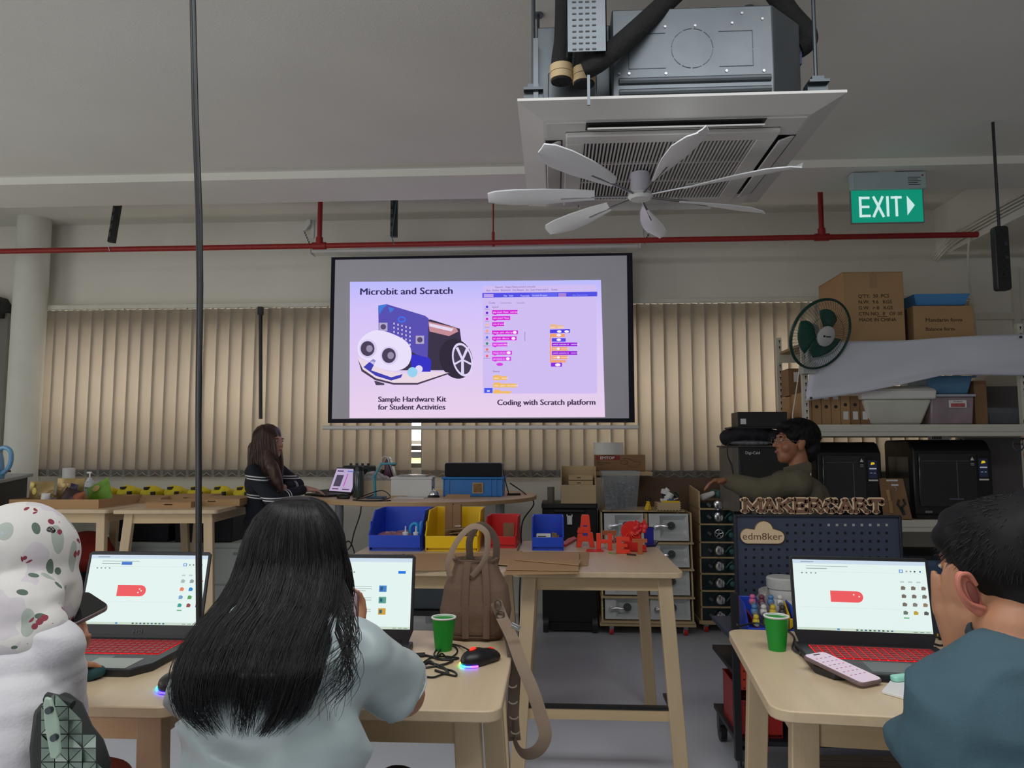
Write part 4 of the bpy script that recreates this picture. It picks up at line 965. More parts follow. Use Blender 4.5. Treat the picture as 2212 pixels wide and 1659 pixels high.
obj('top_flap', MB().box(-w_, w_, -.1, .1, hb, hb+.003), M_card, t)
obj('label', MB().box(-w_+.005, -w_*.02, -.1015, -.1, hb-.04, hb-.006), mat('label_red', (140, 40, 34), .6), t)
text('EMTOP', .032, M_paper, t, MX((-w_*.52, -.102, hb-.034)), sx=1.15, off=.0008)
text('SAFETY GOGGLES', .014, M_txt, t, MX((-w_+.01, -.101, hb-.068)), align='LEFT'); text('ESGG0201', .014, M_txt, t, MX((-w_+.01, -.101, hb-.084)), align='LEFT'); text('CE', .014, M_txt, t, MX((-w_+.01, -.101, hb-.054)), align='LEFT')
obj('goggle_drawing', MB().tube([(.03+.03*math.cos(a_), -.1012, hb*.55+.018*math.sin(a_)) for a_ in [k*PI/7 for k in range(15)]], .0016, 4).tube([(.05, -.1012, hb*.45), (.09, -.1012, hb*.22), (.14, -.1012, hb*.25), (.17, -.1012, hb*.55), (.12, -.1012, hb*.6), (.06, -.1012, hb*.8), (.02, -.1012, hb*.78)], .0016, 4), mat('drawing_brown', (90, 56, 44), .8), t)
t = thing('white_roll', 'white roll of cloth tape lying on the EMTOP carton', 'roll', (P(1314, 975, YK+.45).x, YK+.45, cz+hb+.003))
obj('roll', MB().lathe([(.05, 0), (.125, 0), (.128, .02), (.124, .09), (.128, .1), (.05, .1)], 40), M_paper, t)
# sink drawer cart
SX0, SX1 = fx(1299, 5.75), fx(1492, 5.75); YSK = 5.75
sk = thing('sink_drawer_cart', 'wooden cart stacked with eight white sink basin drawers on red casters', 'cart', ((SX0+SX1)/2, YSK+.2, 0))
w_ = (SX1-SX0)/2; ztop = P(1395, 1103, YSK).z
obj('base', MB().box(-w_-.02, w_+.02, -.22, .2, .075, .10), M_ply, sk, bevel=.002)
obj('front_board', MB().box(-w_, w_, -.205, -.19, .10, .118), M_card, sk)
obj('base_slots', MB().box(-w_+.08, -w_+.18, -.2065, -.205, .102, .107).box(w_-.28, w_-.06, -.2065, -.205, .102, .107), M_black, sk)
obj('top_board', MB().box(-w_+.01, w_-.04, -.17, .2, ztop-.012, ztop), M_ply, sk)
obj('back_board', MB().box(-w_+.03, w_-.03, .18, .2, .125, ztop-.012), M_ply, sk)
rows = [(1110, 1168), (1176, 1225), (1232, 1285), (1293, 1338)]
M_sink = mat('sink_white', (206, 210, 210), .18, var=.02, coat=.5)
M_basin = mat('sink_basin', (176, 184, 186), .2, var=.03, coat=.5)
for r_, (ya, yb_) in enumerate(rows):
    za, zb_ = P(1395, yb_, YSK).z, P(1395, ya, YSK).z
    hgt = zb_-za
    obj('shelf_lip', MB().box(-w_-.012, w_+.012, -.235, .18, za-.022, za-.008), M_ply, sk, bevel=.001)
    obj('divider', MB().box(-.012, .012, -.19, .18, za-.008, zb_), M_ply, sk)
    for i in (-1, 1):
        obj('side_board', MB().prism([(-.19-.03, za-.008), (.18, za-.008), (.18, zb_+.008), (-.19, zb_+.008)], i*w_-.006, i*w_+.006, 'yz'), M_ply, sk)
        cx = i*w_/2; hw = w_/2-.02
        mb = MB(); mb.m = Matrix.Translation((cx, -.19, (za+zb_)/2)) @ Matrix.Rotation(R(-8), 4, 'X')
        hh = hgt/2
        # sink front: rim with recessed basin
        x_l = -hw*.45
        o_ = [(-hw, -hh), (hw, -hh), (hw, hh), (-hw, hh)]; in_ = [(x_l, -hh*.82), (hw*.93, -hh*.82), (hw*.93, hh*.86), (x_l, hh*.86)]
        dp_ = [(x_l+.03, -hh*.45), (hw*.78, -hh*.45), (hw*.78, hh*.55), (x_l+.03, hh*.55)]
        vs = [(x, -.02, z) for x, z in o_]+[(x, -.02, z) for x, z in in_]+[(x, .03, z) for x, z in dp_]+[(x, .03, z) for x, z in o_]
        fs = [(j, (j+1) % 4, 4+(j+1) % 4, 4+j) for j in range(4)]+[(4+j, 4+(j+1) % 4, 8+(j+1) % 4, 8+j) for j in range(4)]+[(8, 9, 10, 11)]+[(12+j, 12+(j+1) % 4, (j+1) % 4, j) for j in range(4)]
        mb.add(vs, fs); s = obj('sink_basin', mb, M_sink, sk, ang=20)
        if not (r_ in (1, 2) and i < 0):
            mb = MB(); mb.m = Matrix.Translation((cx, -.19, (za+zb_)/2)) @ Matrix.Rotation(R(-8), 4, 'X')
            mb.cyl((-hw*.72, -.02, .0), (-hw*.72, -.06, .0), .022, .018, 16).tube([(-hw*.72, -.06, 0), (-hw*.45, -.075, .008), (-hw*.1, -.072, .018 if r_ == 0 and i < 0 else .002)], [.013, .010, .009], 10)
            obj('tap', mb, M_chrome, s)
        mb = MB(); mb.m = Matrix.Translation((cx+hw*.12, -.19-.012, (za+zb_)/2+.012)) @ Matrix.Rotation(R(90), 4, 'X')
        mb.lathe([(0, -.004), (.030, -.004), (.031, .004), (.027, .008), (.022, .002), (0, .002)], 24)
        dr = obj('drain', mb, mat('drain_grey', (110, 112, 116), .35, .5), s)
        mb2 = MB(); mb2.m = mb.m
        for k in range(6): mb2.cyl((.013*math.cos(k*PI/3), .013*math.sin(k*PI/3), .002), (.013*math.cos(k*PI/3), .013*math.sin(k*PI/3), .0035), .0045, n=8)
        obj('drain_holes', mb2, M_black, dr)
def caster(x, y, par, m=M_redp):
    fk = obj('caster', MB().box(x-.016, x+.016, y-.02, y+.02, .05, .09), M_steel, par)
    obj('caster_wheel', MB().cyl((x-.012, y+.015, .034), (x+.012, y+.015, .034), .034, n=18), M_redp, fk)
    obj('wheel_hub', MB().cyl((x-.0135, y+.015, .034), (x+.0135, y+.015, .034), .02, n=14), M_white, fk)
for x in (-w_+.07, w_-.05):
    for y in (-.17, .15): caster(x, y, sk)
# clear container
t = thing('clear_container', 'clear plastic container full of grey connectors on the sink cart', 'container', (fx(1340, 5.8), 5.84, ztop))
ch_ = P(1340, 1018, 5.8).z-ztop
M_clr = mat('clear_box', (190, 196, 200), .12, var=0, alpha=.28, coat=.5)
mb = MB(); mb.taper(.235, .2, .29, .25, 0, ch_); mb.f.pop(1)
obj('tub', mb, M_clr, t)
obj('rim', MB().box(-.15, .15, -.13, -.122, ch_-.008, ch_).box(-.15, .15, .122, .13, ch_-.008, ch_).box(-.15, -.142, -.122, .122, ch_-.008, ch_).box(.142, .15, -.122, .122, ch_-.008, ch_), mat('clear_rim', (180, 186, 190), .2, alpha=.6), t)
cm = MB()
for k in range(150):
    zz = random.uniform(.012, ch_*.72*(1 if k % 3 else .9)); s_ = .10+.02*zz/ch_
    x, y = random.uniform(-s_, s_), random.uniform(-s_*.8, s_*.8)
    if k % 3: cm.ell((x, y, zz), (random.uniform(.008, .018), random.uniform(.008, .016), random.uniform(.01, .02)), n=7, m=5)
    else: cm.cyl((x, y, zz), (x+random.uniform(-.03, .03)*.6, y+.01, zz+random.uniform(.0, .03)), .008, n=7)
obj('connectors', cm, mat('connector_grey', (96, 98, 100), .35, .4, var=.6, scale=25), t, kind='stuff')
# glue bottles / yellow nozzles, white fittings box
for k, (px, rx) in enumerate(((1393, 20), (1403, -14))):
    t = thing('yellow_nozzle', ('yellow nozzle leaning left beside the clear container', 'yellow nozzle leaning right beside the clear container')[k], 'nozzle', (fx(px, 5.8), 5.74+k*.03, ztop))
    mb = MB(); mb.m = Matrix.Rotation(R(rx), 4, 'Y') @ Matrix.Rotation(R(-8), 4, 'X')
    mb.box(-.014, .014, -.012, .012, .004, .06).box(-.01, .01, -.01, .01, .06, .075); obj('cap', mb, M_yel, t, bevel=.004)
    mb2 = MB(); mb2.m = mb.m; mb2.ell((0, 0, .085), (.012, .012, .02)); obj('body', mb2, M_black, t)
t = thing('finger_jointed_box', 'small finger-jointed wooden box of white pipe fittings', 'box', (fx(1442, 5.8), 5.8, ztop))
obj('box', tray(-.092, .092, -.06, .06, 0, .062, .005), M_ply, t)
tj = MB()
for k in range(8): tj.box(-.085+k*.0235, -.073+k*.0235, -.0615, -.06, -.0, .006)
for k in range(3): tj.box(-.0925, -.086, -.0615, -.06, .012+k*.018, .02+k*.018); tj.box(.086, .0925, -.0615, -.06, .012+k*.018, .02+k*.018)
obj('finger_joints', tj, mat('burnt_edge', (80, 52, 34), .9), t, kind='stuff')
obj('lining', MB().box(-.05, .085, -.056, -.05, .04, .075), M_yel, t)
fit = [((-.05, -.02, .06), (-.005, -.02, .075), .024, M_white), ((.0, -.03, .07), (.045, -.03, .062), .02, mat('pipe_blue', (60, 110, 160), .4)), ((.0, .0, .08), (.03, 0, .13), .028, M_white), ((-.03, .02, .1), (.02, .02, .12), .022, M_black), ((-.02, .01, .13), (.01, .01, .16), .02, M_white), ((.05, .01, .13), (.08, .0, .1), .02, M_black), ((.045, -.02, .08), (.08, -.02, .09), .012, M_steel)]
for a_, b_, r_, m_ in fit: obj('pipe_fitting', MB().cyl(a_, b_, r_, n=18).cyl(a_, V3(a_).lerp(V3(b_), .3), r_*1.2, n=18), m_, t, bevel=.002)
obj('spatula', MB().prism([(-.05, .13), (-.045, .16), (-.03, .165), (.03, .12), (.02, .11)], -.01, -.004, 'xz'), M_white, t)
# tall organiser with eight drawers
YO = 5.85
o0, o1 = fx(1511, YO), fx(1590, YO)
og = thing('tall_drawer_organiser', 'narrow tall plywood organiser of dark drawers with round chrome knobs', 'organiser', ((o0+o1)/2, YO+.2, 0))
w_ = (o1-o0)/2
lv = [1098, 1131, 1170, 1203, 1238, 1275, 1310, 1346]
zs = [P(1550, y, YO).z for y in lv]
ztp = P(1550, 1062, YO).z
obj('base', MB().box(-w_-.02, w_+.02, -.21, .2, .075, .1), M_ply, og)
for i in (-1, 1):
    for k in range(8):
        zl = zs[k]-.0; zh = (zs[k-1]-.012) if k else ztp
        obj('side_board', MB().prism([(-.2, zl), (.2, zl), (.2, zh+(.03 if not k else 0)), (-.2, zh)], i*w_-.006, i*w_+.006, 'yz'), M_ply, og)
obj('back_board', MB().box(-w_, w_, .19, .2, .1, zs[0]+.05), M_ply, og)
M_draw = mat('drawer_smoked', (22, 38, 42), .25, var=.1, coat=.3)
M_tealh = mat('teal_part', (60, 110, 110), .5)
for k in range(8):
    sh = obj('shelf_board', MB().box(-w_, w_, -.205, .19, zs[k]-.012, zs[k]), M_ply, og, bevel=.001)
    obj('screw', MB().cyl((0, -.207, zs[k]-.006), (0, -.205, zs[k]-.006), .003, n=8), M_black, sh)
    top = (zs[k-1]-.014) if k else zs[0]+.05
    if k: 
        d = obj('drawer', MB().box(-w_+.01, w_-.01, -.192, .18, zs[k]+.002, top), M_draw, og)
    else: d = obj('drawer', MB().box(-w_+.01, w_-.01, -.17, .18, zs[k]+.002, zs[k]+.04), M_draw, og)
    zc = zs[k]+ (top-zs[k])*.5
    mb = MB(); mb.m = Matrix.Translation((.0, -.195, zc)) @ Matrix.Rotation(R(90), 4, 'X')
    if k != 2: mb.lathe([(0, 0), (.012, 0), (.012, .02), (.036, .024), (.038, .032), (.03, .042), (.012, .047), (0, .047)], 28)
    else:
        mb.tube([(.032*math.cos(2*PI*i/20), .032*math.sin(2*PI*i/20), .03) for i in range(21)], .005, 8)
        for i in range(5): mb.cyl((0, 0, .03), (.03*math.cos(2*PI*i/5+.3), .03*math.sin(2*PI*i/5+.3), .03), .0035, n=6)
        mb.cyl((0, 0, 0), (0, 0, .034), .007)
    obj('knob', mb, M_chrome, d)
    obj('fitting', MB().tube([(.05, -.198, zc-.015), (.08, -.2, zc+.02), (.10, -.198, zc+.03)], .006, 6).ell((.10, -.197, zc-.01), (.022, .008, .022), n=10, m=6), M_tealh, d)
    obj('fitting', MB().cyl((-.08, -.2, zc+.01), (-.055, -.2, zc-.01), .012, n=10), mat('grey_part', (90, 100, 104), .5), d)
for a_, b_, m_ in (((-.09, -.1, ztp-.05), (-.02, -.12, ztp-.02), M_white), ((.03, -.1, ztp-.03), (.1, -.1, ztp-.06), M_tealh), ((.0, -.05, ztp-.02), (.08, -.06, ztp-.02), M_tealh)):
    obj('loose_fitting', MB().caps(a_, b_, .028, .02), m_, og)
for x in (-w_+.04, w_-.04):
    for y in (-.15, .13): caster(x, y, og)
# ================================================================== storage rack on the right
YF, YR_ = 5.5, 6.1
M_rack = mat('rack_white', (205, 203, 190), .5, var=.04)
zA = P(1900, 917, YF).z; zB = P(1900, 1122, YF).z; zTop = P(1900, 737, YF).z
rx0 = P(1742, 900, YF).x; rx1 = 4.1
rk = thing('storage_rack', 'white slotted-angle storage rack with board shelves along the window wall at right', 'rack', ((rx0+rx1)/2, (YF+YR_)/2, 0))
def post(x, y, par):
    o = obj('post', MB().box(x-.02, x+.02, y-.0015, y+.0015, 0, zTop+.12).box(x-.02, x-.017, y, y+.035, 0, zTop+.12), M_rack, par, world=True)
    h = MB()
    for k in range(46):
        z = .12+k*.05
        if z > zTop+.1: break
        h.prism(circ(.006, 8, (x+.004, z+.008)), y-.003, y-.0014, 'xz'); h.prism([(x+.001, z+.008), (x+.007, z+.008), (x+.006, z-.012), (x+.002, z-.012)], y-.003, y-.0014, 'xz')
    obj('slots', h, M_black, o, world=True, kind='stuff')
for x, y in ((rx0, YF), (rx0+.0, YR_), (3.22, YR_), (3.36, YF), (rx1-.03, YR_)): post(x, y, rk)
for z in (zA, zB):
    obj('beam', MB().box(rx0-.01, rx1, YF-.02, YF+.02, z-.085, z), M_rack, rk, world=True, bevel=.003)
    obj('beam_groove', MB().box(rx0+.02, rx1, YF-.0215, YF-.02, z-.055, z-.050), mat('rack_shade', (170, 168, 156), .6), rk, world=True)
    obj('beam', MB().box(rx0-.01, rx1, YR_-.02, YR_+.02, z-.085, z), M_rack, rk, world=True)
    obj('shelf_board', MB().box(rx0, rx1, YF+.02, YR_-.02, z-.02, z), mat('shelf_chip', (150, 130, 100), .8), rk, world=True)
obj('beam', MB().box(rx0-.01, rx1, YF-.02, YF+.02, zTop-.085, zTop), M_rack, rk, world=True)
obj('beam', MB().box(rx0-.01, rx1, YR_-.02, YR_+.02, zTop-.085, zTop), M_rack, rk, world=True)
obj('shelf_board', MB().box(rx0, rx1, YF+.02, YR_-.02, zTop-.02, zTop), mat('shelf_chip', (150, 130, 100), .8), rk, world=True)
# big carton and smaller cartons on top
def bxpx(name, lab, cat, x0, x1, y0, z, Y, dep, m, rz=0):
    a = P(x0, 800, Y); b = P(x1, 800, Y); top = P((x0+x1)/2, y0, Y).z
    t = thing(name, lab, cat, ((a.x+b.x)/2, Y+dep/2, z), rz)
    return t, (b.x-a.x)/2, top-z
t, w_, hb = bxpx('large_carton', 'large brown carton printed MADE IN CHINA on top of the rack', 'box', 1828, 1960, 588, zTop, YF+.02, .5, M_card)
obj('carton', MB().box(-w_, w_, -.25, .25, 0, hb), M_card, t, bevel=.004)
obj('flap', MB().box(-w_, -.004, -.25, .25, hb, hb+.004).box(.004, w_, -.25, .25, hb, hb+.004), M_card, t)
obj('packing_tape', MB().box(-.024, .024, -.2515, -.25, hb-.12, hb).box(-.024, .024, -.25, .25, hb+.004, hb+.0045), mat('tape_brown', (166, 134, 96), .35), t)
kz = hb/147.0
for k, s_ in enumerate(("Q'TY:  50  PCS", "N.W:  9.6   KGS", "G.W:  > 8   KGS", "CTN NO.  8   OF 30", "MADE IN CHINA")):
    text(s_, .036, M_txt, t, MX((-w_+.105, -.2515, hb-(54+k*12.6)*kz)), align='LEFT', sx=1.0)
obj('underline', MB().box(.02-.0, .09, -.2515, -.25, hb-(95)*kz, hb-(94)*kz), M_txt, t)
t, w_, hb = bxpx('carton', 'medium brown carton with handwriting on top of the rack', 'box', 1979, 2110, 660, zTop, YF+.04, .4, M_card)
obj('carton', MB().box(-w_, w_, -.2, .2, 0, hb), M_card, t, bevel=.004)
text('Mandarin form', .04, M_txt, t, MX((0, -.2015, hb*.55)), sx=1.1); text('Balance form', .036, M_txt, t, MX((-.03, -.2015, hb*.3)), sx=1.1)
cx_ = t.location.x
t2 = thing('dark_carton', 'narrow dark carton wedged between the two brown cartons', 'box', (P(1968, 700, YF+.1).x, YF+.28, zTop))
obj('carton', MB().box(-.03, .03, -.14, .16, 0, hb*.97), mat('dark_box', (46, 36, 32), .8), t2, bevel=.003)
t2 = thing('blue_box_lid', 'flat light blue box lid lying on the handwritten carton', 'box lid', (P(2030, 650, YF+.1).x-.0, YF+.24, zTop+hb+.001))
a_, b_ = P(1972, 650, YF+.05).x-t2.location.x, P(2094, 650, YF+.05).x-t2.location.x
hl = P(2030, 634, YF+.05).z-(zTop+hb)
obj('lid', MB().taper((b_-a_)*.86, .3, (b_-a_), .36, .01, hl), mat('light_blue_card', (74, 140, 200), .5), t2, bevel=.004)
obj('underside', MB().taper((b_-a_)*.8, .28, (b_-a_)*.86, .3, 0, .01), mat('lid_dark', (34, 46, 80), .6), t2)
# white banner draped across the rack front
YB_ = YF-.045
bn = thing('white_banner', 'large white plastic sheet draped across the front of the rack', 'banner', tuple(P(1950, 850, YB_)))
top = [(1752, 742), (1860, 737), (1960, 735), (2040, 729), (2110, 725), (2220, 721), (2330, 716)]
bot = [(1740, 866), (1860, 848), (1940, 832), (2030, 812), (2100, 811), (2220, 812), (2330, 812)]
mb = MB(); vs = []; NU, NV = 48, 16
for i in range(NU+1):
    t_ = i/NU*(len(top)-1); k = min(int(t_), len(top)-2); f = t_-k
    tx, ty = [top[k][c]*(1-f)+top[k+1][c]*f for c in (0, 1)]; bx_, by_ = [bot[k][c]*(1-f)+bot[k+1][c]*f for c in (0, 1)]
    for j in range(NV+1):
        v = j/NV
        q = P(tx*(1-v)+bx_*v, ty*(1-v)+by_*v, YB_)
        q.y += -.035*math.sin(PI*v)*(.5+.5*math.sin(i*.18+.6)) - .02*math.sin(v*5+i*.14)*v - (.025 if v > .88 else 0)
        vs.append(q)
mb.add(vs, [(i*(NV+1)+j, i*(NV+1)+j+1, (i+1)*(NV+1)+j+1, (i+1)*(NV+1)+j) for i in range(NU) for j in range(NV)])
o = obj('sheet', mb, mat('banner_white', (214, 216, 228), .55, var=.02), bn, world=True, ang=0); so = o.modifiers.new('s', 'SOLIDIFY'); so.thickness = .003
for px, py in ((2205, 728), (1752, 860)):
    q = P(px, py, YB_-.03); obj('eyelet', MB().cyl((q.x, q.y-.003, q.z), (q.x, q.y+.003, q.z), .010, n=14), M_dgalv, bn, world=True)
# things on the middle shelf
x_b = P(1753, 900, YF+.1).x
for k in range(7):
    w0 = .062
    x = x_b-.03+k*.0695
    dark = k in (6,)
    t = thing('box_file', ('brown box file, leftmost behind the rack post', 'brown box file with white label, second from the rack post', 'brown box file with white label and dark hole, third from the rack post', 'brown box file with green-rimmed hole, fourth from the rack post', 'brown box file with low label, fifth from the rack post', 'dark brown box file next to the fifth file', 'dark brown box file beside the white tub')[k], 'file', (x, YF+.23, zA), group='box files on the middle shelf')
    hf = P(1800, 855-(8 if k == 0 else 0), YF+.08).z-zA
    obj('case', MB().box(-.033, .033, -.13, .14, 0, hf), M_cardd if k >= 5 else M_card, t, bevel=.002)
    obj('finger_hole', MB().cyl((0, -.1315, .135 if k < 4 else .15), (0, -.13, .135 if k < 4 else .15), .013, n=16), M_txt, t)
    if k: obj('label', MB().box(-.018, .018, -.1315, -.13, *((.19, .25) if k < 4 else (.04, .10))), M_paper, t)
# cartons at the rack's side
for (y0, y1, lb) in ((795, 855, 'upper brown carton at the left end of the rack behind the fan'), (856, 925, 'lower brown carton at the left end of the rack')):
    x0_, x1_ = P(1704, 850, 5.85).x, P(1733, 850, 5.85).x
    t = thing('end_carton', lb, 'box', ((x0_+x1_)/2, 5.93, max(P(1720, y1, 5.85).z, zA) if y1 > 900 else P(1720, y1, 5.85).z))
    hh = P(1720, y0, 5.85).z-t.location.z
    obj('carton', MB().box(-(x1_-x0_)/2, (x1_-x0_)/2, -.08, .1, 0, hh-.003), M_card if y1 > 900 else M_cardd, t, bevel=.002)
    if y1 < 900: obj('label', MB().box(-.01, .025, -.0815, -.08, hh*.5, hh*.85), M_paper, t)
# white tub with lid
a, b = P(1858, 900, YF+.1), P(2000, 900, YF+.1)
t = thing('white_tub', 'large white plastic storage tub with overhanging lid on the middle shelf', 'tub', ((a.x+b.x)/2+.02, YF+.26, zA))
ht = P(1930, 862, YF+.02).z-zA; W_ = b.x-a.x
obj('tub', MB().taper(W_*.80, .30, W_*1.04, .42, 0, ht), mat('tub_white', (206, 206, 196), .5), t, bevel=.02, seg=3)
obj('lid', MB().taper(W_*1.12, .46, W_*1.14, .47, ht, ht+.07).taper(W_*1.14, .47, W_*.95, .36, ht+.07, ht+.10), mat('tub_lid', (220, 220, 216), .4), t, bevel=.012)
obj('latch', MB().box(.05, .09, -.18, -.14, ht+.1, ht+.13), M_white, t, bevel=.004)
# clear tub and blue tub
a, b = P(2008, 900, YF+.1), P(2102, 900, YF+.1)
t = thing('cloudy_tub', 'cloudy plastic tub with a printed label under the blue tub', 'tub', ((a.x+b.x)/2, YF+.26, zA)); W_ = b.x-a.x
h1 = P(2050, 851, YF+.06).z-zA
obj('tub', MB().taper(W_*.96, .34, W_*1.0, .38, 0, h1-.02), mat('cloudy_plastic', (150, 134, 140), .35, var=.2, scale=5), t, bevel=.012)
obj('lid', MB().box(-W_*.53, W_*.53, -.2, .2, h1-.02, h1), mat('cloudy_lid', (176, 180, 190), .35), t, bevel=.004)
obj('label', MB().box(-W_*.1, W_*.3, -.199, -.192, h1-.1, h1-.045), M_paper, t)
text('Fun Library', .014, M_txt, t, MX((W_*.1, -.2, h1-.06))); obj('label_print', MB().box(-W_*.06, W_*.26, -.2, -.199, h1-.095, h1-.068), mat('pink_print', (176, 90, 96), .7, var=.5, scale=80), t)
t = thing('blue_tub', 'light blue plastic tub stacked on the cloudy tub', 'tub', (t.location.x-.01, YF+.26, zA+h1))
h2 = P(2050, 812, YF+.06).z-(zA+h1)
obj('tub', MB().taper(W_*.9, .32, W_*1.06, .38, 0, h2), mat('tub_blue', (84, 130, 165), .4), t, bevel=.012)
obj('rim', MB().box(-W_*.58, W_*.58, -.21, .21, h2-.012, h2+.0), mat('tub_blue', (84, 130, 165), .4), t, bevel=.004)
a, b = P(2109, 900, YF+.12), P(2136, 900, YF+.12)
t = thing('tall_brown_box', 'tall narrow taped brown box standing on the middle shelf', 'box', ((a.x+b.x)/2, YF+.25, zA))
obj('box', MB().box(-(b.x-a.x)/2, (b.x-a.x)/2, -.12, .12, 0, P(2120, 822, YF+.12).z-zA), M_cardd, t, bevel=.002)
a, b = P(2142, 900, YF+.16), P(2196, 900, YF+.16)
t = thing('clear_tub', 'clear plastic tub behind the rack post at the right edge', 'tub', ((a.x+b.x)/2+.02, YF+.28, zA))
obj('tub', MB().taper(.24, .2, .28, .24, 0, .13), mat('clear_tub_plastic', (120, 128, 136), .2, alpha=.55), t, bevel=.01)
obj('contents', MB().box(-.10, .10, -.08, .08, .01, .09), mat('tub_contents', (70, 74, 84), .7, var=.4, scale=30), t)
# end panel behind the rack (grey board)
t = tag(obj('grey_board', MB().box(P(2078, 900, 6.16).x, 4.1, 6.14, 6.16, .9, P(2100, 835, 6.16).z), mat('board_grey', (120, 116, 118), .8)), 'grey board closing the back of the rack at right', 'board')

# 3D printers
def printer(px0, px1, ytop, lab, side=0, d=.46):
    Yf = YF+.03
    a, b = P(px0, 1000, Yf), P(px1, 1000, Yf); W_ = b.x-a.x
    z0 = zB; H_ = P((px0+px1)/2, ytop, Yf).z-z0
    t = thing('printer_3d', lab, '3D printer', ((a.x+b.x)/2, Yf+d/2, z0))
    w_ = W_/2
    mb = MB()
    pr = [(-d/2, .03), (-d/2, H_*.86), (-d/2+.05, H_*.97), (-d/2+.09, H_), (d/2-.02, H_), (d/2, H_*.95), (d/2, .03)]
    obj('shell', mb.prism(pr, -w_, w_, 'yz'), mat('printer_black', (14, 15, 18), .45), t, bevel=.012, seg=3)
    obj('base', MB().box(-w_+.02, w_-.02, -d/2+.02, d/2-.02, 0, .03), M_black, t)
    dr = obj('door', MB().box(-w_+.035, w_-.115, -d/2-.012, -d/2, .09, H_*.83), mat('printer_door', (24, 27, 32), .12, coat=.4), t, bevel=.006)
    obj('door_window', MB().box(-w_+.055, w_-.135, -d/2-.0135, -d/2-.012, .11, H_*.80), mat('printer_glass', (8, 12, 16), .06, coat=.6), dr)
    obj('gantry', MB().box(.02, .026, -d/2-.0145, -d/2-.0135, .15, H_*.72).box(-w_+.06, w_-.14, -d/2-.0145, -d/2-.0135, H_*.73, H_*.735).box(-.04, .06, -d/2-.0145, -d/2-.0135, .14, .15), mat('rail_grey', (84, 90, 98), .4), dr)
    obj('warning_sticker', MB().box(w_-.165, w_-.125, -d/2-.0145, -d/2-.0136, H_*.66, H_*.8), M_black, dr)
    obj('warning_triangle', MB().prism([(w_-.158, H_*.74), (w_-.132, H_*.74), (w_-.145, H_*.785)], -d/2-.0155, -d/2-.0145, 'xz'), M_paper, dr)
    obj('sticker_print', MB().box(w_-.157, w_-.133, -d/2-.0155, -d/2-.0145, H_*.70, H_*.705).box(w_-.157, w_-.133, -d/2-.0155, -d/2-.0145, H_*.68, H_*.685), M_white, dr)
    cp = obj('control_panel', MB().box(w_-.10, w_-.03, -d/2-.006, -d/2, H_*.48, H_*.78), M_black, t, bevel=.003)
    sc = obj('control_screen', MB().box(w_-.094, w_-.036, -d/2-.0075, -d/2-.006, H_*.53, H_*.76), emat((26, 30, 48), .8), cp)
    obj('icon', MB().prism([(w_-.08, H_*.70), (w_-.05, H_*.71), (w_-.055, H_*.735), (w_-.075, H_*.735)], -d/2-.0085, -d/2-.0075, 'xz'), emat((220, 190, 40), .8), sc)
    obj('screen_bar', MB().box(w_-.09, w_-.04, -d/2-.0085, -d/2-.0075, H_*.645, H_*.66), emat((170, 176, 190), .7), sc)
    obj('screen_bar', MB().box(w_-.085, w_-.07, -d/2-.0085, -d/2-.0075, H_*.59, H_*.6).box(w_-.06, w_-.045, -d/2-.0085, -d/2-.0075, H_*.59, H_*.6), emat((120, 126, 150), .7), sc)
    obj('name_strip', MB().box(w_-.098, w_-.032, -d/2-.0075, -d/2-.006, H_*.49, H_*.51), M_paper, cp)
    obj('logo_strip', MB().box(-w_+.07, -w_+.12, -d/2-.002, -d/2, .045, .06), mat('logo_grey', (120, 124, 130), .5), t)
    if side:
        s_ = obj('side_window', MB().box(-w_-.002, -w_, -d/2+.07, d/2-.07, .12, H_*.78), mat('printer_side', (54, 60, 58), .15, coat=.5), t)
    return t
printer(1765, 1904, 955, 'black enclosed 3D printer just behind the pointing man')
printer(1972, 2143, 950, 'black enclosed 3D printer with side window, right one on the rack', 1)
t = thing('white_adapter', 'small white finned adapter lying on top of the right 3D printer', 'adapter', (P(2040, 948, YF+.2).x, YF+.25, P(2055, 950, YF+.03).z))
obj('block', MB().box(-.08, .05, -.03, .03, .002, .035), M_white, t); 
for k in range(6): obj('fin', MB().box(-.078+k*.012, -.072+k*.012, -.033, -.03, .006, .032), M_black, t)
# left machine
YM = 5.5
a, b = P(1580, 1000, YM), P(1706, 1000, YM); zt_ = P(1640, 966, YM).z
t = thing('craft_cutter', 'dark boxy desktop machine with beige side behind the pointing arm', 'machine', ((a.x+b.x)/2, YM+.2, 0))
w_ = (b.x-a.x)/2
obj('side_panel', MB().box(-w_, -w_+.055, -.2, .2, .95, zt_), mat('machine_beige', (104, 98, 90), .6), t, bevel=.004)
obj('body', MB().box(-w_+.055, w_, -.2, .2, .95, zt_), M_black, t, bevel=.006)
obj('window', MB().box(-w_+.08, w_-.03, -.203, -.2, 1.0, zt_-.12), mat('printer_glass', (8, 12, 16), .06), t)
obj('top', MB().box(-w_-.015, w_, -.21, .21, zt_, zt_+.012), mat('machine_top', (60, 58, 56), .6), t)
text('Digi-Cald', .028, M_white, t, MX((-w_+.1, -.2035, zt_-.05)), align='LEFT')
for i in (-1, 1):
    for j in (-1, 1): obj('stand_leg', MB().box(i*(w_-.12)-.02, i*(w_-.12)+.02, j*.17-.02, j*.17+.02, 0, .95), M_black, t)
cx_ = t.location.x
t = thing('black_fabric_bag', 'crumpled black fabric bag on the dark desktop machine', 'bag', (cx_, YM+.16, zt_+.012))
mb = MB().ell((-.16, 0, .06), (.09, .1, .06)).ell((-.02, 0, .07), (.17, .13, .07)).ell((.13, 0, .06), (.12, .12, .06)).ell((-.08, -.05, .09), (.1, .08, .05))
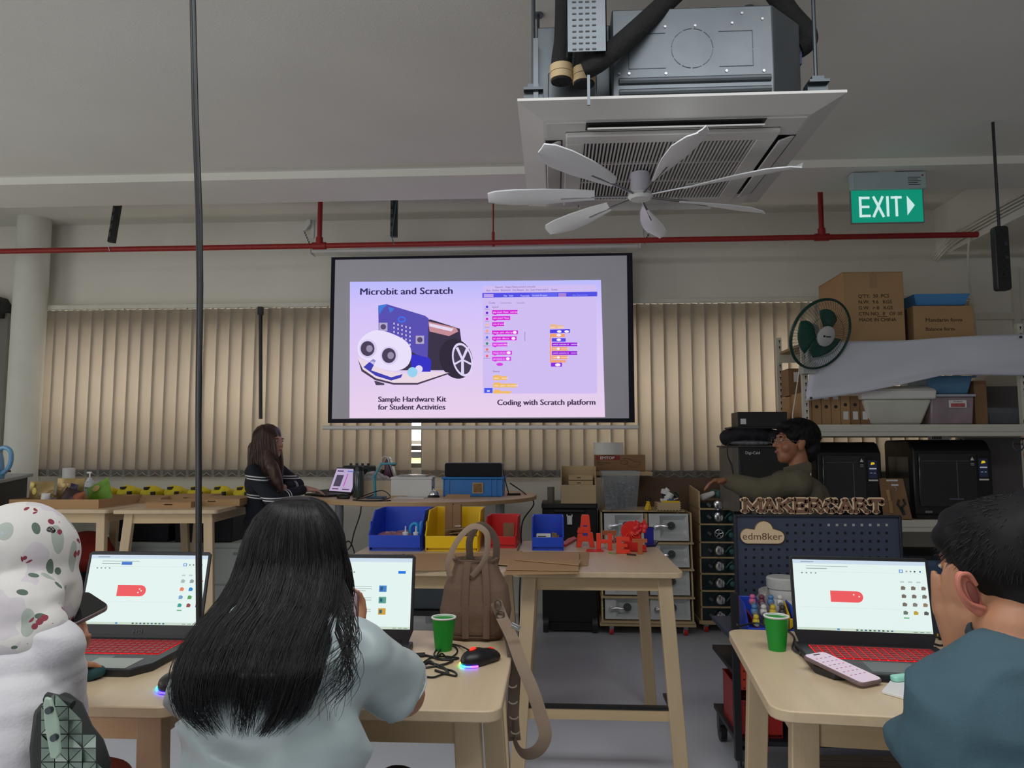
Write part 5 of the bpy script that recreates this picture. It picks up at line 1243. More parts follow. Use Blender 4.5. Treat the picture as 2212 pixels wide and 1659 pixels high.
remesh('fabric', mb, mat('fabric_black', (22, 24, 32), .8), t, .014, 2, fold=.012, fscale=12, world=False)
remesh('plastic', MB().ell((-.05, -.1, .018), (.16, .05, .016)), mat('plastic_wrap', (110, 112, 116), .3, var=.4, scale=40), t, .01, 1, fold=.006, fscale=30, world=False)
t = thing('flat_black_box', 'flat black box with white sticker on the crumpled black bag', 'box', (cx_+.03, YM+.16, zt_+.15))
obj('box', MB().box(-.17, .19, -.1, .1, 0, .11), M_black, t, bevel=.004)
obj('rim', MB().box(-.22, .19, -.11, .11, -.012, 0), M_black, t)
obj('sticker', MB().box(-.15, -.11, -.1015, -.1, .02, .06), M_paper, t)
cord('power_cable', [P(1590, 945, YM-.02), P(1578, 955, YM-.03), P(1571, 965, YM-.03), P(1572, 985, YM-.03), P(1580, 1005, YM-.03), P(1584, 1030, YM-.03)], .006, M_black, 'black cable falling left of the dark desktop machine')
# tool board between printers
YT_ = YF-.02
a, b = P(1909, 1115, YT_), P(1970, 1115, YT_)
t = thing('tool_board', 'small brown board with pliers, knife and brush standing between the 3D printers', 'tool board', ((a.x+b.x)/2, YT_, zB), rot=(R(-10), 0, 0))
h_ = P(1940, 1033, YT_).z-zB; w_ = (b.x-a.x)/2
obj('board', MB().prism([(-w_, 0), (w_, 0), (w_*.7, h_), (-w_, h_)], -.004, .004, 'xz'), M_cardd, t)
obj('foot', MB().box(-w_, w_, -.004, .06, 0, .006), M_cardd, t)
for x0_, x1_, z in ((-.05, .03, h_*.95), (-.02, .03, h_*.84)): obj('name_tag', MB().box(x0_, x1_, -.006, -.004, z-.006, z+.006), M_paper, t)
obj('brush', MB().cyl((-.045, -.01, h_*.45), (-.05, -.01, h_*.72), .012, .016).box(-.055, -.03, -.012, -.006, h_*.15, h_*.45), mat('brush_wood', (170, 130, 80), .6), t)
obj('pliers', MB().tube([(.02, -.01, h_*.48), (.005, -.01, h_*.36), (.02, -.01, h_*.3), (.04, -.01, h_*.12)], .007, 6).tube([(.05, -.01, h_*.5), (.06, -.01, h_*.38), (.035, -.01, h_*.3), (.045, -.01, h_*.12)], .007, 6), M_black, t)
obj('wire_hook', MB().tube([(0, -.008, h_*.8), (.01, -.012, h_*.74), (.0, -.012, h_*.68)], .003, 5), M_steel, t)

# wall fan
fq = P(1772, 722, 5.25)
wf_ = thing('wall_fan', 'round wall fan with dark green blades and white hub in front of the rack', 'fan', tuple(fq))
FR = Matrix.Translation(fq) @ V3((.34, -.80, -.36)).to_track_quat('Z', 'Y').to_matrix().to_4x4()
dirn = (FR.to_3x3() @ V3((0, 0, 1)))
def fobj(nm, mb, m, **k): mb.m = Matrix(); mb.v = [FR @ v for v in mb.v]; return obj(nm, mb, m, wf_, world=True, **k)
RF = .25
M_cage = mat('fan_cage_white', (170, 176, 170), .4)
M_fg = mat('fan_green', (24, 62, 50), .35)
def ringm(r, z, t, n=48): return [(r*math.cos(2*PI*i/n), r*math.sin(2*PI*i/n), z) for i in range(n+1)]
fobj('cage_rim', MB().tube(ringm(RF, 0, 0), .008, 8).tube(ringm(RF-.004, .012, 0), .005, 6), M_fg)
cg = MB()
for k in range(64):
    a_ = 2*PI*k/64; c_, s_ = math.cos(a_), math.sin(a_)
    cg.tube([(c_*.07, s_*.07, .058), (c_*.14, s_*.14, .055), (c_*.2, s_*.2, .04), (c_*RF, s_*RF, .008)], .0011, 4)
cg.tube(ringm(.15, .055, 0), .0014, 4)
fobj('front_cage', cg, M_fg, kind='stuff')
cg = MB()
for k in range(48):
    a_ = 2*PI*k/48; c_, s_ = math.cos(a_), math.sin(a_)
    cg.tube([(c_*.06, s_*.06, -.085), (c_*.16, s_*.16, -.075), (c_*.215, s_*.215, -.045), (c_*RF, s_*RF, 0)], .0012, 4)
fobj('rear_cage', cg, M_cage, kind='stuff')
fobj('hub_badge', MB().lathe([(0, .05), (.072, .05), (.072, .062), (.066, .066), (0, .066)], 36), mat('badge_white', (190, 192, 190), .4))
fobj('logo_mark', MB().box(-.03, -.014, -.006, .008, .066, .0675).box(-.008, .034, -.005, .003, .066, .0675), M_black)
for k in range(3):
    mb = MB(); vs = []
    for i in range(9):
        r = .04+i*.0175
        for j in range(7):
            a_ = 2*PI*k/3 + .9+ (j/6-.5)*(1.35+.25*math.sin(i/8*PI)) + i*.05
            vs.append((r*math.cos(a_), r*math.sin(a_), -.012+(j/6-.5)*.05))
    mb.add(vs, [(i*7+j, i*7+j+1, (i+1)*7+j+1, (i+1)*7+j) for i in range(8) for j in range(6)])
    o = fobj('blade', mb, mat('blade_green', (40, 92, 78), .25, alpha=.92), ang=0); so = o.modifiers.new('s', 'SOLIDIFY'); so.thickness = .002
fobj('motor', MB().lathe([(0, -.17), (.04, -.165), (.055, -.12), (.055, -.08), (0, -.08)], 24), M_cage)
bq = P(1745, 790, 5.42)
obj('wall_arm', MB().tube([fq-dirn*.12, fq-dirn*.13+V3((0, 0, -.12)), bq+V3((0, 0, .02))], .018, 10).box(bq.x-.045, bq.x+.045, 5.38, 5.47, bq.z-.06, bq.z+.02), M_cage, wf_, world=True)
cord('fan_cable', [P(1727, 790, 5.44), P(1722, 830, 5.44), P(1716, 870, 5.44), P(1712, 900, 5.44), P(1714, 930, 5.44)], .004, M_offw, 'thin white fan cable hanging beside the rack post')

# ================================================================== pegboard tool cart
YC = 3.8
p0 = P(1588, 1115, YC); p1 = P(1943, 1117, YC); pzt = p0.z
ck = thing('tool_cart', 'dark blue pegboard tool cart with black frame and red side panels', 'cart', ((p0.x+p1.x)/2, YC, 0))
M_peg = mat('pegboard_blue', (62, 71, 92), .5, var=.03)
obj('pegboard', MB().box(p0.x, p1.x, YC, YC+.012, .42, pzt), M_peg, ck, world=True)
obj('peg_frame', MB().box(p0.x-.006, p0.x+.006, YC-.012, YC+.02, .3, pzt+.008).box(p1.x-.006, p1.x+.006, YC-.012, YC+.02, .3, pzt+.008).box(p0.x, p1.x, YC-.012, YC+.02, pzt-.002, pzt+.008), mat('peg_edge', (34, 38, 50), .5), ck, world=True, bevel=.002)
hm_ = MB(); hl_ = MB()
for j in range(12):
    for i in range(18):
        px = 1611+i*17.9; py = 1134+j*17.6
        q = P(px, py, YC)
        if 1600 < px < 1695 and 1120 < py < 1180: continue
        (hl_ if (j == 0 and i > 9) else hm_).box(q.x-.006, q.x+.006, YC-.0012, YC, q.z-.006, q.z+.006)
obj('peg_holes', hm_, mat('hole_dark', (10, 12, 18), .8), ck, world=True, kind='stuff'); obj('bright_holes', hl_, mat('hole_bright', (170, 172, 170), .8), ck, world=True, kind='stuff')
# front frame of the cart with red panels
xf = P(1591, 1500, 3.32).x
def cbox(nm, x0, x1, y0, y1, z0, z1, m, **k): return obj(nm, MB().box(x0, x1, y0, y1, z0, z1), m, ck, world=True, **k)
zl = P(1591, 1615, 3.32).z
M_cred = mat('cart_red', (170, 52, 30), .5)
xr = p1.x+.02
for x in (xf, xr): cbox('post', x-.014, x+.014, 3.30, 3.33, .09, .78, M_black)
for x in (p0.x, p1.x): cbox('post', x-.014, x+.014, YC-.03, YC, .09, .5, M_black)
obj('side_panel', MB().prism([(3.33, .56), (3.80, .56), (3.80, P(1583, 1292, 3.75).z), (3.33, .60)], p0.x-.004, p0.x+.004, 'yz'), M_cred, ck, world=True)
obj('side_panel', MB().prism([(3.33, .12), (3.80, .12), (3.80, .50), (3.33, .50)], p0.x-.004, p0.x+.004, 'yz'), M_cred, ck, world=True)
obj('front_panel', MB().box(xf+.014, xf+.2, 3.318, 3.322, P(1600, 1490, 3.32).z, P(1600, 1395, 3.32).z), M_cred, ck, world=True)
ph = MB()
for i in range(5):
    for j in range(5): ph.box(xf+.03+i*.03, xf+.036+i*.03, 3.316, 3.318, .45-j*.035, .456-j*.035)
obj('panel_holes', ph, M_black, ck, world=True, kind='stuff')
for z in (.14, .42): cbox('shelf', xf, xr, 3.33, YC-.0, z, z+.02, M_black)
cbox('worktop', xf-.0, xr, 3.34, YC-.002, .56, .58, M_peg)
for x in (xf+.03, xr-.03):
    for y in (3.36, 3.76):
        obj('caster_wheel', MB().cyl((x-.014, y, .045), (x+.014, y, .045), .045, n=20), M_black, ck, world=True)
        obj('caster_fork', MB().box(x-.02, x+.02, y-.025, y+.025, .05, .12), M_dgalv, ck, world=True)
# MAKERCART sign (own slab letters)
M_ol = mat('sign_light_wood', (232, 204, 168), .6); M_dl = wood('sign_dark_wood', (126, 92, 72), .6, 2, .12)
G = {'M': [(.08,0,.08,1),(.92,0,.92,1),(.1,1,.5,.25),(.5,.25,.9,1),('s',.08,0),('s',.92,0),('s',.06,1),('s',.94,1)],
 'A': [(.14,0,.48,1),(.52,1,.86,0),(.28,.33,.72,.33),('s',.14,0),('s',.86,0),('s',.45,1)],
 'K': [(.16,0,.16,1),(.2,.42,.82,1),(.42,.62,.86,0),('s',.16,0),('s',.16,1),('s',.82,1),('s',.86,0)],
 'E': [(.18,0,.18,1),(.1,1,.86,1),(.1,0,.88,0),(.2,.5,.62,.5),(.86,1,.86,.74),(.88,0,.88,.26),(.62,.62,.62,.38)],
 'R': [(.16,0,.16,1),(.1,1,.6,1),(.6,1,.8,.78),(.8,.78,.6,.5),(.6,.5,.2,.5),(.5,.5,.86,0),('s',.16,0),('s',.88,0)],
 'C': [(.84,.76,.62,1),(.62,1,.34,.94),(.34,.94,.14,.5),(.14,.5,.34,.06),(.34,.06,.62,0),(.62,0,.88,.24),(.84,1,.84,.74)],
 'T': [(.5,0,.5,1),(.1,1,.9,1),(.1,1,.1,.74),(.9,1,.9,.74),('s',.5,0)]}
s0_, s1_ = P(1608, 1110, YC-.02), P(1912, 1110, YC-.02)
sg = thing('wooden_sign', 'wooden MAKERCART letter sign standing on top of the pegboard', 'sign', ((s0_.x+s1_.x)/2, YC-.0, pzt+.008))
word = 'MAKERCART'; wid = [1.22, 1.0, 1.05, .95, 1.0, 1.0, 1.0, 1.0, .95]; tot = sum(wid); sc_w = (s1_.x-s0_.x)/tot
hs = P(1700, 1079, YC).z-(pzt+.016)-.012
def strokes(ch, x, wd, t, y0, y1, z0):
    mb = MB(); jit_ = [.00012*(ord(ch) % 7)+.0003*(int(x*9000) % 3)]
    for s_ in G[ch]:
        jit_[0] += .00017; y0 = y0-.00017
        if s_[0] == 's': a_ = (x+(s_[1]-.15)*wd, z0+s_[2]*hs); b_ = (x+(s_[1]+.15)*wd, z0+s_[2]*hs)
        else: a_ = (x+s_[0]*wd, z0+s_[1]*hs); b_ = (x+s_[2]*wd, z0+s_[3]*hs)
        tt = t*(.6 if s_[0] == 's' else 1)
        mb.cyl((a_[0], y0, a_[1]), (a_[0], y1, a_[1]), tt, n=12); mb.cyl((b_[0], y0, b_[1]), (b_[0], y1, b_[1]), tt, n=12)
        dx, dz = b_[0]-a_[0], b_[1]-a_[1]; l = math.hypot(dx, dz); nx, nz = -dz/l*tt, dx/l*tt
        mb.prism([(a_[0]+nx, a_[1]+nz), (b_[0]+nx, b_[1]+nz), (b_[0]-nx, b_[1]-nz), (a_[0]-nx, a_[1]-nz)], y0, y1, 'xz')
    return mb
x = -(s1_.x-s0_.x)/2
bb = MB(); li_ = 0
for ch, wd in zip(word, wid):
    li_ += 1
    w2_ = wd*sc_w
    mb = strokes(ch, x, w2_, .0138, -.0030-.00007*(li_ % 2), .004, .018); bb.v += [v for v in mb.v]; n0 = len(bb.v)-len(mb.v); bb.f += [tuple(i+n0 for i in f) for f in mb.f]
    obj('letter', strokes(ch, x, w2_, .0076, -.0085, -.004, .018), M_dl, sg)
    x += w2_
obj('backing', bb, M_ol, sg, ang=30)
# cloud sign
a = P(1646, 1150, YC-.012)
t = thing('cloud_sign', 'cloud-shaped wooden sign reading edm8ker on the pegboard', 'sign', (a.x, YC-.008, P(1646, 1174, YC).z))
k_ = YC/FPX
def cl_(x, y): return ((x-1646)*k_, (1174-y)*k_)
pts = []
for cx_, cy_, r_, a0, a1 in ((1617, 1158, 16, 270, 100), (1650, 1146, 19, 175, 10), (1678, 1160, 14, 80, -90)):
    n_ = 14
    if a0 == 270: angs = [270-(270-100)*i/n_ for i in range(n_+1)]
    elif a0 == 175: angs = [175-(165)*i/n_ for i in range(n_+1)]
    else: angs = [80-170*i/n_ for i in range(n_+1)]
    pts += [cl_(cx_+r_*math.cos(R(a_)), cy_-r_*math.sin(R(a_))) for a_ in angs]
obj('cloud', MB().prism(pts, -.004, .004, 'xz'), M_ol, t)
text('edm8ker', .048, mat('burnt_text', (110, 78, 52), .7), t, MX((0, -.0042, .02)), sx=1.12)
obj('rim_line', MB().tube([(p[0], -.0045, p[1]) for p in pts+[pts[0]]], .0016, 4), mat('burnt_text', (110, 78, 52), .7), t)
# contents of the cart
def bin_(name, lab, w0, d0, h0, loc, rz, m, front=.5, lip=.62):
    """open-fronted stacking bin, front toward -y"""
    t = thing(name, lab, 'storage bin', loc, rz); W_, D_ = w0/2, d0/2; th = .004
    mb = MB()
    hf = h0*front
    mb.box(-W_, W_, -D_, D_, 0, .006)
    mb.box(-W_, W_, D_-th, D_, .006, h0)
    sp_ = [(-D_*1.08, .006), (D_, .006), (D_, h0), (-D_*.35, h0), (-D_*1.02, hf+.01), (-D_*1.1, hf)]
    mb.prism(sp_, -W_, -W_+th, 'yz'); mb.prism(sp_, W_-th, W_, 'yz')
    obj('tub', mb, m, t)
    obj('front_lip', MB().prism([(-D_*1.08-th, .018), (-D_*1.08, .018), (-D_*1.1+th, hf), (-D_*1.1-th*1.5, hf)], -W_, W_, 'yz'), m, t, bevel=.002)
    r_ = .004
    obj('rim', MB().tube([(-W_, -D_*1.1, hf), (-W_, -D_*.35, h0), (-W_, D_, h0), (W_, D_, h0), (W_, -D_*.35, h0), (W_, -D_*1.1, hf)], r_, 6), m, t)
    obj('stacking_foot', MB().box(-W_*.92, W_*.92, -D_*.98, D_*.9, -.0, .02).box(-W_*1.03, -W_, -D_*.9, -D_*.55, 0, h0*.75).box(W_, W_*1.03, -D_*.9, -D_*.55, 0, h0*.75), m, t)
    return t
bz = .58
qb = Pz(1662, 1346, bz)
t = bin_('storage_bin', 'blue bin full of wrapped toy figures on the tool cart', .20, .26, .125, (P(1666, 1340, 3.42).x, 3.50, bz), R(-6), M_blue, .35)
t.scale = (1, 1, 1)
tc_ = thing('pack_of_figures', 'clear wrapped pack of colourful toy figures inside the blue bin', 'toys', (t.location.x-.0, 3.49, bz+.03), R(-6))
cols = [(230, 200, 60), (90, 140, 190), (220, 110, 160), (70, 64, 60), (230, 226, 220), (120, 60, 80), (240, 214, 100)]
for i in range(4):
    for j in range(3):
        x, y, z = -.062+i*.04, -.10+j*.045, .02+j*.035
        f = obj('figure', MB().ell((x, y, z+.012), (.016, .014, .02), n=10, m=7).ell((x, y-.004, z+.034), (.013, .012, .012), n=10, m=7), mat('figure_%d' % ((i*3+j) % 7), cols[(i*3+j) % 7], .35), tc_)
        obj('wheel', MB().cyl((x, y-.022, z+.006), (x, y-.016, z+.006), .010, n=12), mat('toy_ring', (176, 180, 184), .3, .6), f)
# white jar
t = thing('white_jar', 'white plastic jar with wide screw lid on the tool cart', 'jar', (P(1696, 1300, 3.6).x, 3.62, bz))
obj('jar', MB().lathe([(0, 0), (.066, 0), (.07, .01), (.07, .12), (.068, .125), (.07, .13), (.07, .165), (.06, .175), (0, .175)], 30), M_white, t)
obj('lid', MB().lathe([(0, .172), (.076, .172), (.077, .215), (.07, .222), (0, .222)], 30), mat('jar_lid', (206, 208, 204), .5, bump=.2, bscale=120), t)
remesh('plastic_bag', MB().ell((-.09, .0, .09), (.035, .04, .085)), mat('clear_plastic', (176, 172, 168), .2), t, .01, 1, fold=.008, fscale=24, world=False)
t = bin_('storage_bin', 'yellow bin mostly hidden behind the right laptop screen', .30, .24, .13, (P(1760, 1340, 3.55).x, 3.52, bz), R(-4), M_yel, .6)
t = bin_('storage_bin', 'yellow bin with brown plastic bag right of the right laptop', .16, .26, .13, (P(2012, 1340, 3.45).x, 3.48, bz), R(14), M_yel, .3)
tb = thing('brown_bag', 'small clear bag of brown parts inside the right yellow bin', 'bag', (P(2008, 1330, 3.45).x, 3.47, bz+.022), R(10))
remesh('bag', MB().ell((0, 0, .04), (.05, .07, .035)), mat('brown_bagged', (170, 120, 84), .3, var=.3, scale=30), tb, .008, 1, fold=.006, fscale=30, world=False)
# lower shelf contents
t = bin_('storage_bin', 'dark red bin on the bottom shelf of the tool cart', .18, .3, .2, (xf+.11, 3.52, .16), 0, mat('deep_red', (150, 30, 26), .4), .8)
t = bin_('storage_bin', 'orange red bin low behind the right table legs', .2, .3, .16, (xf+.62, 3.5, .16), R(-10), M_redp, .6)
t = thing('clear_bag_pile', 'crumpled clear plastic bag on the bottom shelf of the tool cart', 'bag', (xf+.33, 3.52, .16))
remesh('bag', MB().ell((0, 0, .09), (.12, .12, .085)).ell((.06, 0, .15), (.07, .08, .06)), mat('grey_plastic', (120, 120, 118), .25, var=.5, scale=18), t, .014, 1, fold=.015, fscale=14, world=False)
t = thing('blue_cushion_bag', 'dark blue rounded backpack on the floor under the right table', 'bag', (P(1800, 1640, 2.2).x, 2.3, 0))
remesh('fabric', MB().ell((0, 0, .2), (.2, .17, .2)).ell((0, 0, .1), (.22, .18, .12)), mat('denim_navy', (30, 42, 66), .85, var=.1), t, .02, 4, fold=.01, fscale=6, world=False)
obj('strap', MB().tube(catmull([(.1, -.14, .3), (.17, -.17, .33), (.2, -.15, .25), (.15, -.17, .2)], 5), .012, 6, .4), mat('red_strap', (160, 40, 36), .6), t)
t = thing('floor_crate', 'dark wooden floor crate behind the person in blue shirt', 'crate', (P(1925, 1640, 2.6).x, 2.75, 0))
for k in range(6): obj('plank', MB().box(-.2, .2, -.16+.054*k, -.112+.054*k, .26, .275), mat('dark_plank', (52, 40, 30), .8, var=.2), t)
obj('frame', MB().box(-.2, -.18, -.16, .158, 0, .26).box(.18, .2, -.16, .158, 0, .26), mat('dark_plank', (52, 40, 30), .8), t)
# dark cloth / chair right of cart
t = thing('blue_chair', 'dark blue upholstered chair back right of the tool cart', 'chair', (P(2035, 1300, 3.3).x, 3.35, 0))
obj('backrest', MB().prism(rrect(.3, .4, .06, 5, (0, .72)), -.03, .03, 'xz'), mat('chair_blue', (44, 62, 88), .8), t, bevel=.02)
obj('seat', MB().box(-.18, .18, -.32, .02, .46, .51), mat('chair_blue', (44, 62, 88), .8), t, bevel=.015)
for x in (-.16, .16):
    for y in (-.3, .0): obj('leg', MB().cyl((x, y, 0), (x, y, .47), .012), M_black, t)
# dark storage under the lower shelf
for k in range(2):
    a_ = P(1960+k*150, 1200, YF+.05).x
    t = thing('dark_tote', ('dark grey tote under the lower shelf, nearer the tool cart', 'dark grey tote under the lower shelf, at the right end')[k], 'tote', (a_+.22, YF+.3, 0))
    obj('tote', MB().taper(.42, .42, .48, .48, 0, .6), mat('tote_dark', (26, 29, 36), .6), t, bevel=.01)
    obj('lid', MB().box(-.25, .25, -.25, .25, .6, .64), mat('tote_dark', (26, 29, 36), .6), t, bevel=.008)
t = thing('dark_tote', 'dark tote under the lower shelf behind the pegboard', 'tote', (rx0+.3, YF+.3, 0))
obj('tote', MB().taper(.46, .42, .5, .48, 0, .6), mat('tote_dark', (26, 29, 36), .6), t, bevel=.01)
# ================================================================== things on the two middle tables
def onbin(name, lab, x0, x1, yb, yt, Yf, d0, m, front=.42, rz=0):
    a, b = P(x0, yb, Yf), P(x1, yb, Yf); W_ = (b.x-a.x)
    h_ = P((x0+x1)/2, yt, Yf+d0*.45).z-ZT
    return bin_(name, lab, W_, d0, h_, ((a.x+b.x)/2, Yf+d0*.54, ZT+.0005), rz, m, front)
t = onbin('storage_bin', 'large blue bin with glue nozzles and pliers on the middle left table', 797, 908, 1188, 1102, 3.78, .34, M_blue, .42)
bx_, by_ = t.location.x, t.location.y
g = thing('glue_bottle', 'white glue bottle with pointed nozzle in the large blue bin, left one', 'bottle', (bx_+.04, by_-.11, ZT+.03))
obj('body', MB().lathe([(0, 0), (.014, 0), (.014, .05), (.016, .052), (.016, .058), (.004, .062), (.003, .09), (0, .09)], 16), M_white, g)
g2 = dup(g, (bx_+.095, by_-.11, ZT+.03), label='white glue bottle with pointed nozzle in the large blue bin, right one')
g = thing('blue_clamp', 'light blue plastic clamp standing in the large blue bin', 'clamp', (bx_+.08, by_-.06, ZT+.02))
obj('jaw', MB().tube(catmull([(-.02, 0, 0), (-.025, 0, .08), (-.01, 0, .105), (.01, 0, .1), (.012, 0, .03)], 5), .009, 8).tube(catmull([(.03, 0, 0), (.03, 0, .1), (.04, 0, .115), (.05, 0, .1)], 5), .008, 8), mat('clamp_blue', (40, 150, 210), .4), g)
g = thing('tool_pouch', 'clear pouch of pink handled tools lying in the large blue bin', 'pouch', (bx_-.02, by_-.06, ZT+.03))
remesh('pouch', MB().ell((-.03, 0, .03), (.07, .05, .025)).ell((.04, 0, .035), (.05, .04, .025)), mat('pouch_pink', (150, 100, 110), .25, var=.5, scale=25), g, .008, 1, fold=.006, fscale=30, world=False)
obj('red_handles', MB().tube(catmull([(-.10, -.06, .0), (-.06, -.075, .01), (0, -.07, .0), (.03, -.06, .01)], 4), .008, 6), M_redp, g)
t = onbin('storage_bin', 'large yellow bin full of cardboard offcuts on the middle left table', 919, 1032, 1188, 1102, 3.78, .34, M_yel, .40)
bx_, by_ = t.location.x, t.location.y
g = thing('cardboard_column', 'folded cardboard column standing in the large yellow bin', 'cardboard', (bx_-.02, by_+.04, ZT+.01))
hc = P(968, 1088, by_+.04).z-ZT-.01
obj('column', MB().box(-.045, -.005, -.02, .03, 0, hc).box(-.003, .04, -.024, .03, 0, hc-.004), M_cardd, g)
g = thing('cardboard_offcuts', 'pile of flat cardboard offcuts in the large yellow bin', 'cardboard', (bx_+.03, by_-.05, ZT+.012))
for k in range(12):
    w0 = random.uniform(.05, .08); dx = random.uniform(-.02, .04)
    mb = MB(); mb.m = Matrix.Translation((dx, random.uniform(-.02, .02), .008+k*.0075)) @ Euler((R(random.uniform(-4, 4)), R(random.uniform(-5, 5)), R(random.uniform(-15, 15)))).to_matrix().to_4x4()
    obj('offcut', mb.box(-w0, w0*.9, -.05, .05, 0, .004), M_cardd if k % 2 else M_card, g)
obj('price_tag', MB().box(-.03, .0, -.02, .01, .104, .106), M_paper, g)
t = onbin('storage_bin', 'small red bin with cardboard scraps at the seam of the two middle tables', 1050, 1117, 1176, 1116, 3.93, .24, M_redp, .40, R(-3))
g = thing('cardboard_scrap', 'brown cardboard scrap leaning in the small red bin', 'cardboard', (t.location.x+.03, t.location.y-.01, ZT+.02), R(8))
obj('scrap', MB().box(-.03, .03, -.003, .003, 0, .10), M_cardd, g); obj('scrap', MB().box(-.06, .04, -.07, -.02, .005, .010), M_card, g)
t = onbin('storage_bin', 'small blue bin with printed packs on the right middle table', 1150, 1217, 1182, 1117, 3.85, .22, M_blue, .42)
g = thing('parts_pack', 'small printed pack of parts in the small blue bin', 'pack', (t.location.x, t.location.y-.04, ZT+.05))
obj('pack', MB().box(-.06, .015, -.03, .02, 0, .028), M_paper, g, bevel=.003); obj('pack_print', MB().box(-.052, .005, -.031, -.03, .006, .01).box(-.052, -.01, -.031, -.03, .015, .019), M_txt, g)
for k in range(5): obj('brown_cube', MB().box(.02+.012*(k % 3), .034+.012*(k % 3), -.02+.01*k, -.005+.01*k, .0+.01*(k % 2), .02+.012*(k % 2)), M_cardd, g)
# cardboard sheets
def sheet(lab, pts, z, th=.004, m=M_card, name='cardboard_sheet'):
    q = [Pz(x, y, z) for x, y in pts]; c = sum(q, V3())/len(q)
    o = obj(name, MB().prism([(p.x-c.x, p.y-c.y) for p in q], 0, th), m, bevel=.0008)
    o.location = (c.x, c.y, z); return tag(o, lab, 'cardboard')
sheet('wide brown cardboard sheet covering the left middle table', [(800, 1234), (1072, 1232), (1085, 1196), (850, 1198)], ZT+.001)
sheet('long cardboard sheet bridging the seam of the two middle tables', [(1048, 1218), (1100, 1222), (1128, 1192), (1080, 1190)], ZT+.006)
sheet('top cardboard sheet of the stack on the right middle table', [(1092, 1232), (1250, 1234), (1251, 1194), (1112, 1194)], ZT+.012)
sheet('cardboard sheet under the stack, sticking out to the right', [(1120, 1232), (1270, 1222), (1272, 1194), (1130, 1194)], ZT+.001)
o = sheet('narrow raised cardboard strip on the front of the stack', [(1112, 1210), (1250, 1222), (1256, 1212), (1112, 1200)], ZT+.018)
o = sheet('lowest long cardboard sheet overhanging the table front edge', [(1090, 1242), (1252, 1240), (1250, 1228), (1094, 1230)], ZT+.006)
# printed letters
def blk(name, lab, px, py, parts, m, rz=0, z=ZT+.0005, sc=1.0, th=.012, cat='letter'):
    q = Pz(px, py, z); t = thing(name, lab, cat, (q.x, q.y, z), rz)
    k = q.y/FPX*sc
    for nm, pts, y0, y1 in parts:
        obj(nm, MB().prism([(x*k, y_*k) for x, y_ in pts], y0, y1, 'xz'), m, t, bevel=.0015)
    return t, k
t, k = blk('printed_letter_a', 'large red printed letter A standing on the right middle table', 1264, 1181, [
    ('leg', [(-19, 0), (-9, 0), (-6, 12), (6, 12), (10, 0), (20, 0), (16, 30), (12, 30), (11, 34), (-12, 34), (-16, 26)], -.025, .025),
    ('top', [(-12, 34), (12, 34), (9, 66), (7, 67), (-6, 67), (-8, 62), (-9, 50)], -.022, .022),
    ('shelf', [(-17, 30), (-5, 30), (-5, 37), (-14, 40)], -.03, .02)], M_oran)
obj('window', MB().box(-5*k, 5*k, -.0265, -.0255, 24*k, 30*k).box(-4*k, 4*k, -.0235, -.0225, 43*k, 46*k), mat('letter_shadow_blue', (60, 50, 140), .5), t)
blk('printed_letter_h', 'red printed letter H standing on the right middle table', 1306, 1188, [('letter_body', [(-17, 0), (-8, 0), (-8, 14), (7, 14), (7, 0), (16, 0), (16, 34), (7, 34), (7, 22), (-8, 22), (-8, 35), (-17, 35)], -.012, .012)], M_oran)
blk('printed_letter_e', 'red printed letter E standing on the right middle table', 1347, 1195, [('letter_body', [(-15, 0), (13, 0), (13, 8), (-4, 9), (-4, 13), (8, 13), (8, 20), (-4, 20), (-4, 26), (13, 26), (13, 34), (-15, 35)], -.014, .014)], M_oran)
blk('printed_letter_t', 'brown orange printed letter T in front of the red disc', 1383, 1197, [('letter_body', [(-5, 0), (5, 0), (5, 24), (15, 24), (15, 32), (-16, 32), (-16, 24), (-5, 24)], -.006, .006)], mat('brown_print', (176, 92, 50), .5))
M_redd = mat('deep_red_print', (212, 30, 24), .4)
q = Pz(1364, 1190, ZT); t = thing('printed_disc', 'large red printed disc with blade ribs standing behind the letters', 'disc', (q.x, q.y, ZT+.0005)); k = q.y/FPX
obj('disc', MB().prism(circ(22*k, 36, (0, 40*k)), -.004, .004, 'xz'), M_redd, t, bevel=.001)
obj('foot', MB().box(-16*k, 20*k, -.03, .03, 0, 22*k).cyl((8*k, -.03, 2*k), (30*k, -.03, 2*k), 5*k), M_redd, t, bevel=.003)
for j in range(5):
    a_ = R(200+j*30); obj('rib', MB().tube([(0, -.006, 40*k), (8*k*math.cos(a_), -.016, 40*k+8*k*math.sin(a_)), (20*k*math.cos(a_+.4), -.008, 40*k+20*k*math.sin(a_+.4))], .003, 5), M_oran, t)
q = Pz(1384, 1192, ZT); t = thing('printed_rose', 'red printed flower model on a stem beside the disc', 'model', (q.x+.0, q.y+.03, ZT+.0005))
obj('stem', MB().box(-.03, .03, -.02, .02, 0, .03).cyl((0, 0, .03), (0, 0, 35*k), .008), M_redd, t)
mb = MB()
for j in range(9):
    a_ = j*2.4; rr_ = 3+j*.9; mb.ell((rr_*k*math.cos(a_)*1.2, -.006*(j % 3), (48+rr_*math.sin(a_)*1.1)*k), (6*k, 4*k, 7*k), Euler((a_, a_*.5, 0)).to_matrix(), n=10, m=7)
obj('petals', mb, mat('rose_red', (206, 44, 50), .4), t, kind='stuff')
obj('petal_spike', MB().prism([(-12*k, 58*k), (-8*k, 66*k), (-4*k, 58*k)], -.004, .004, 'xz').prism([(4*k, 58*k), (10*k, 67*k), (14*k, 56*k)], -.004, .004, 'xz'), M_redd, t)
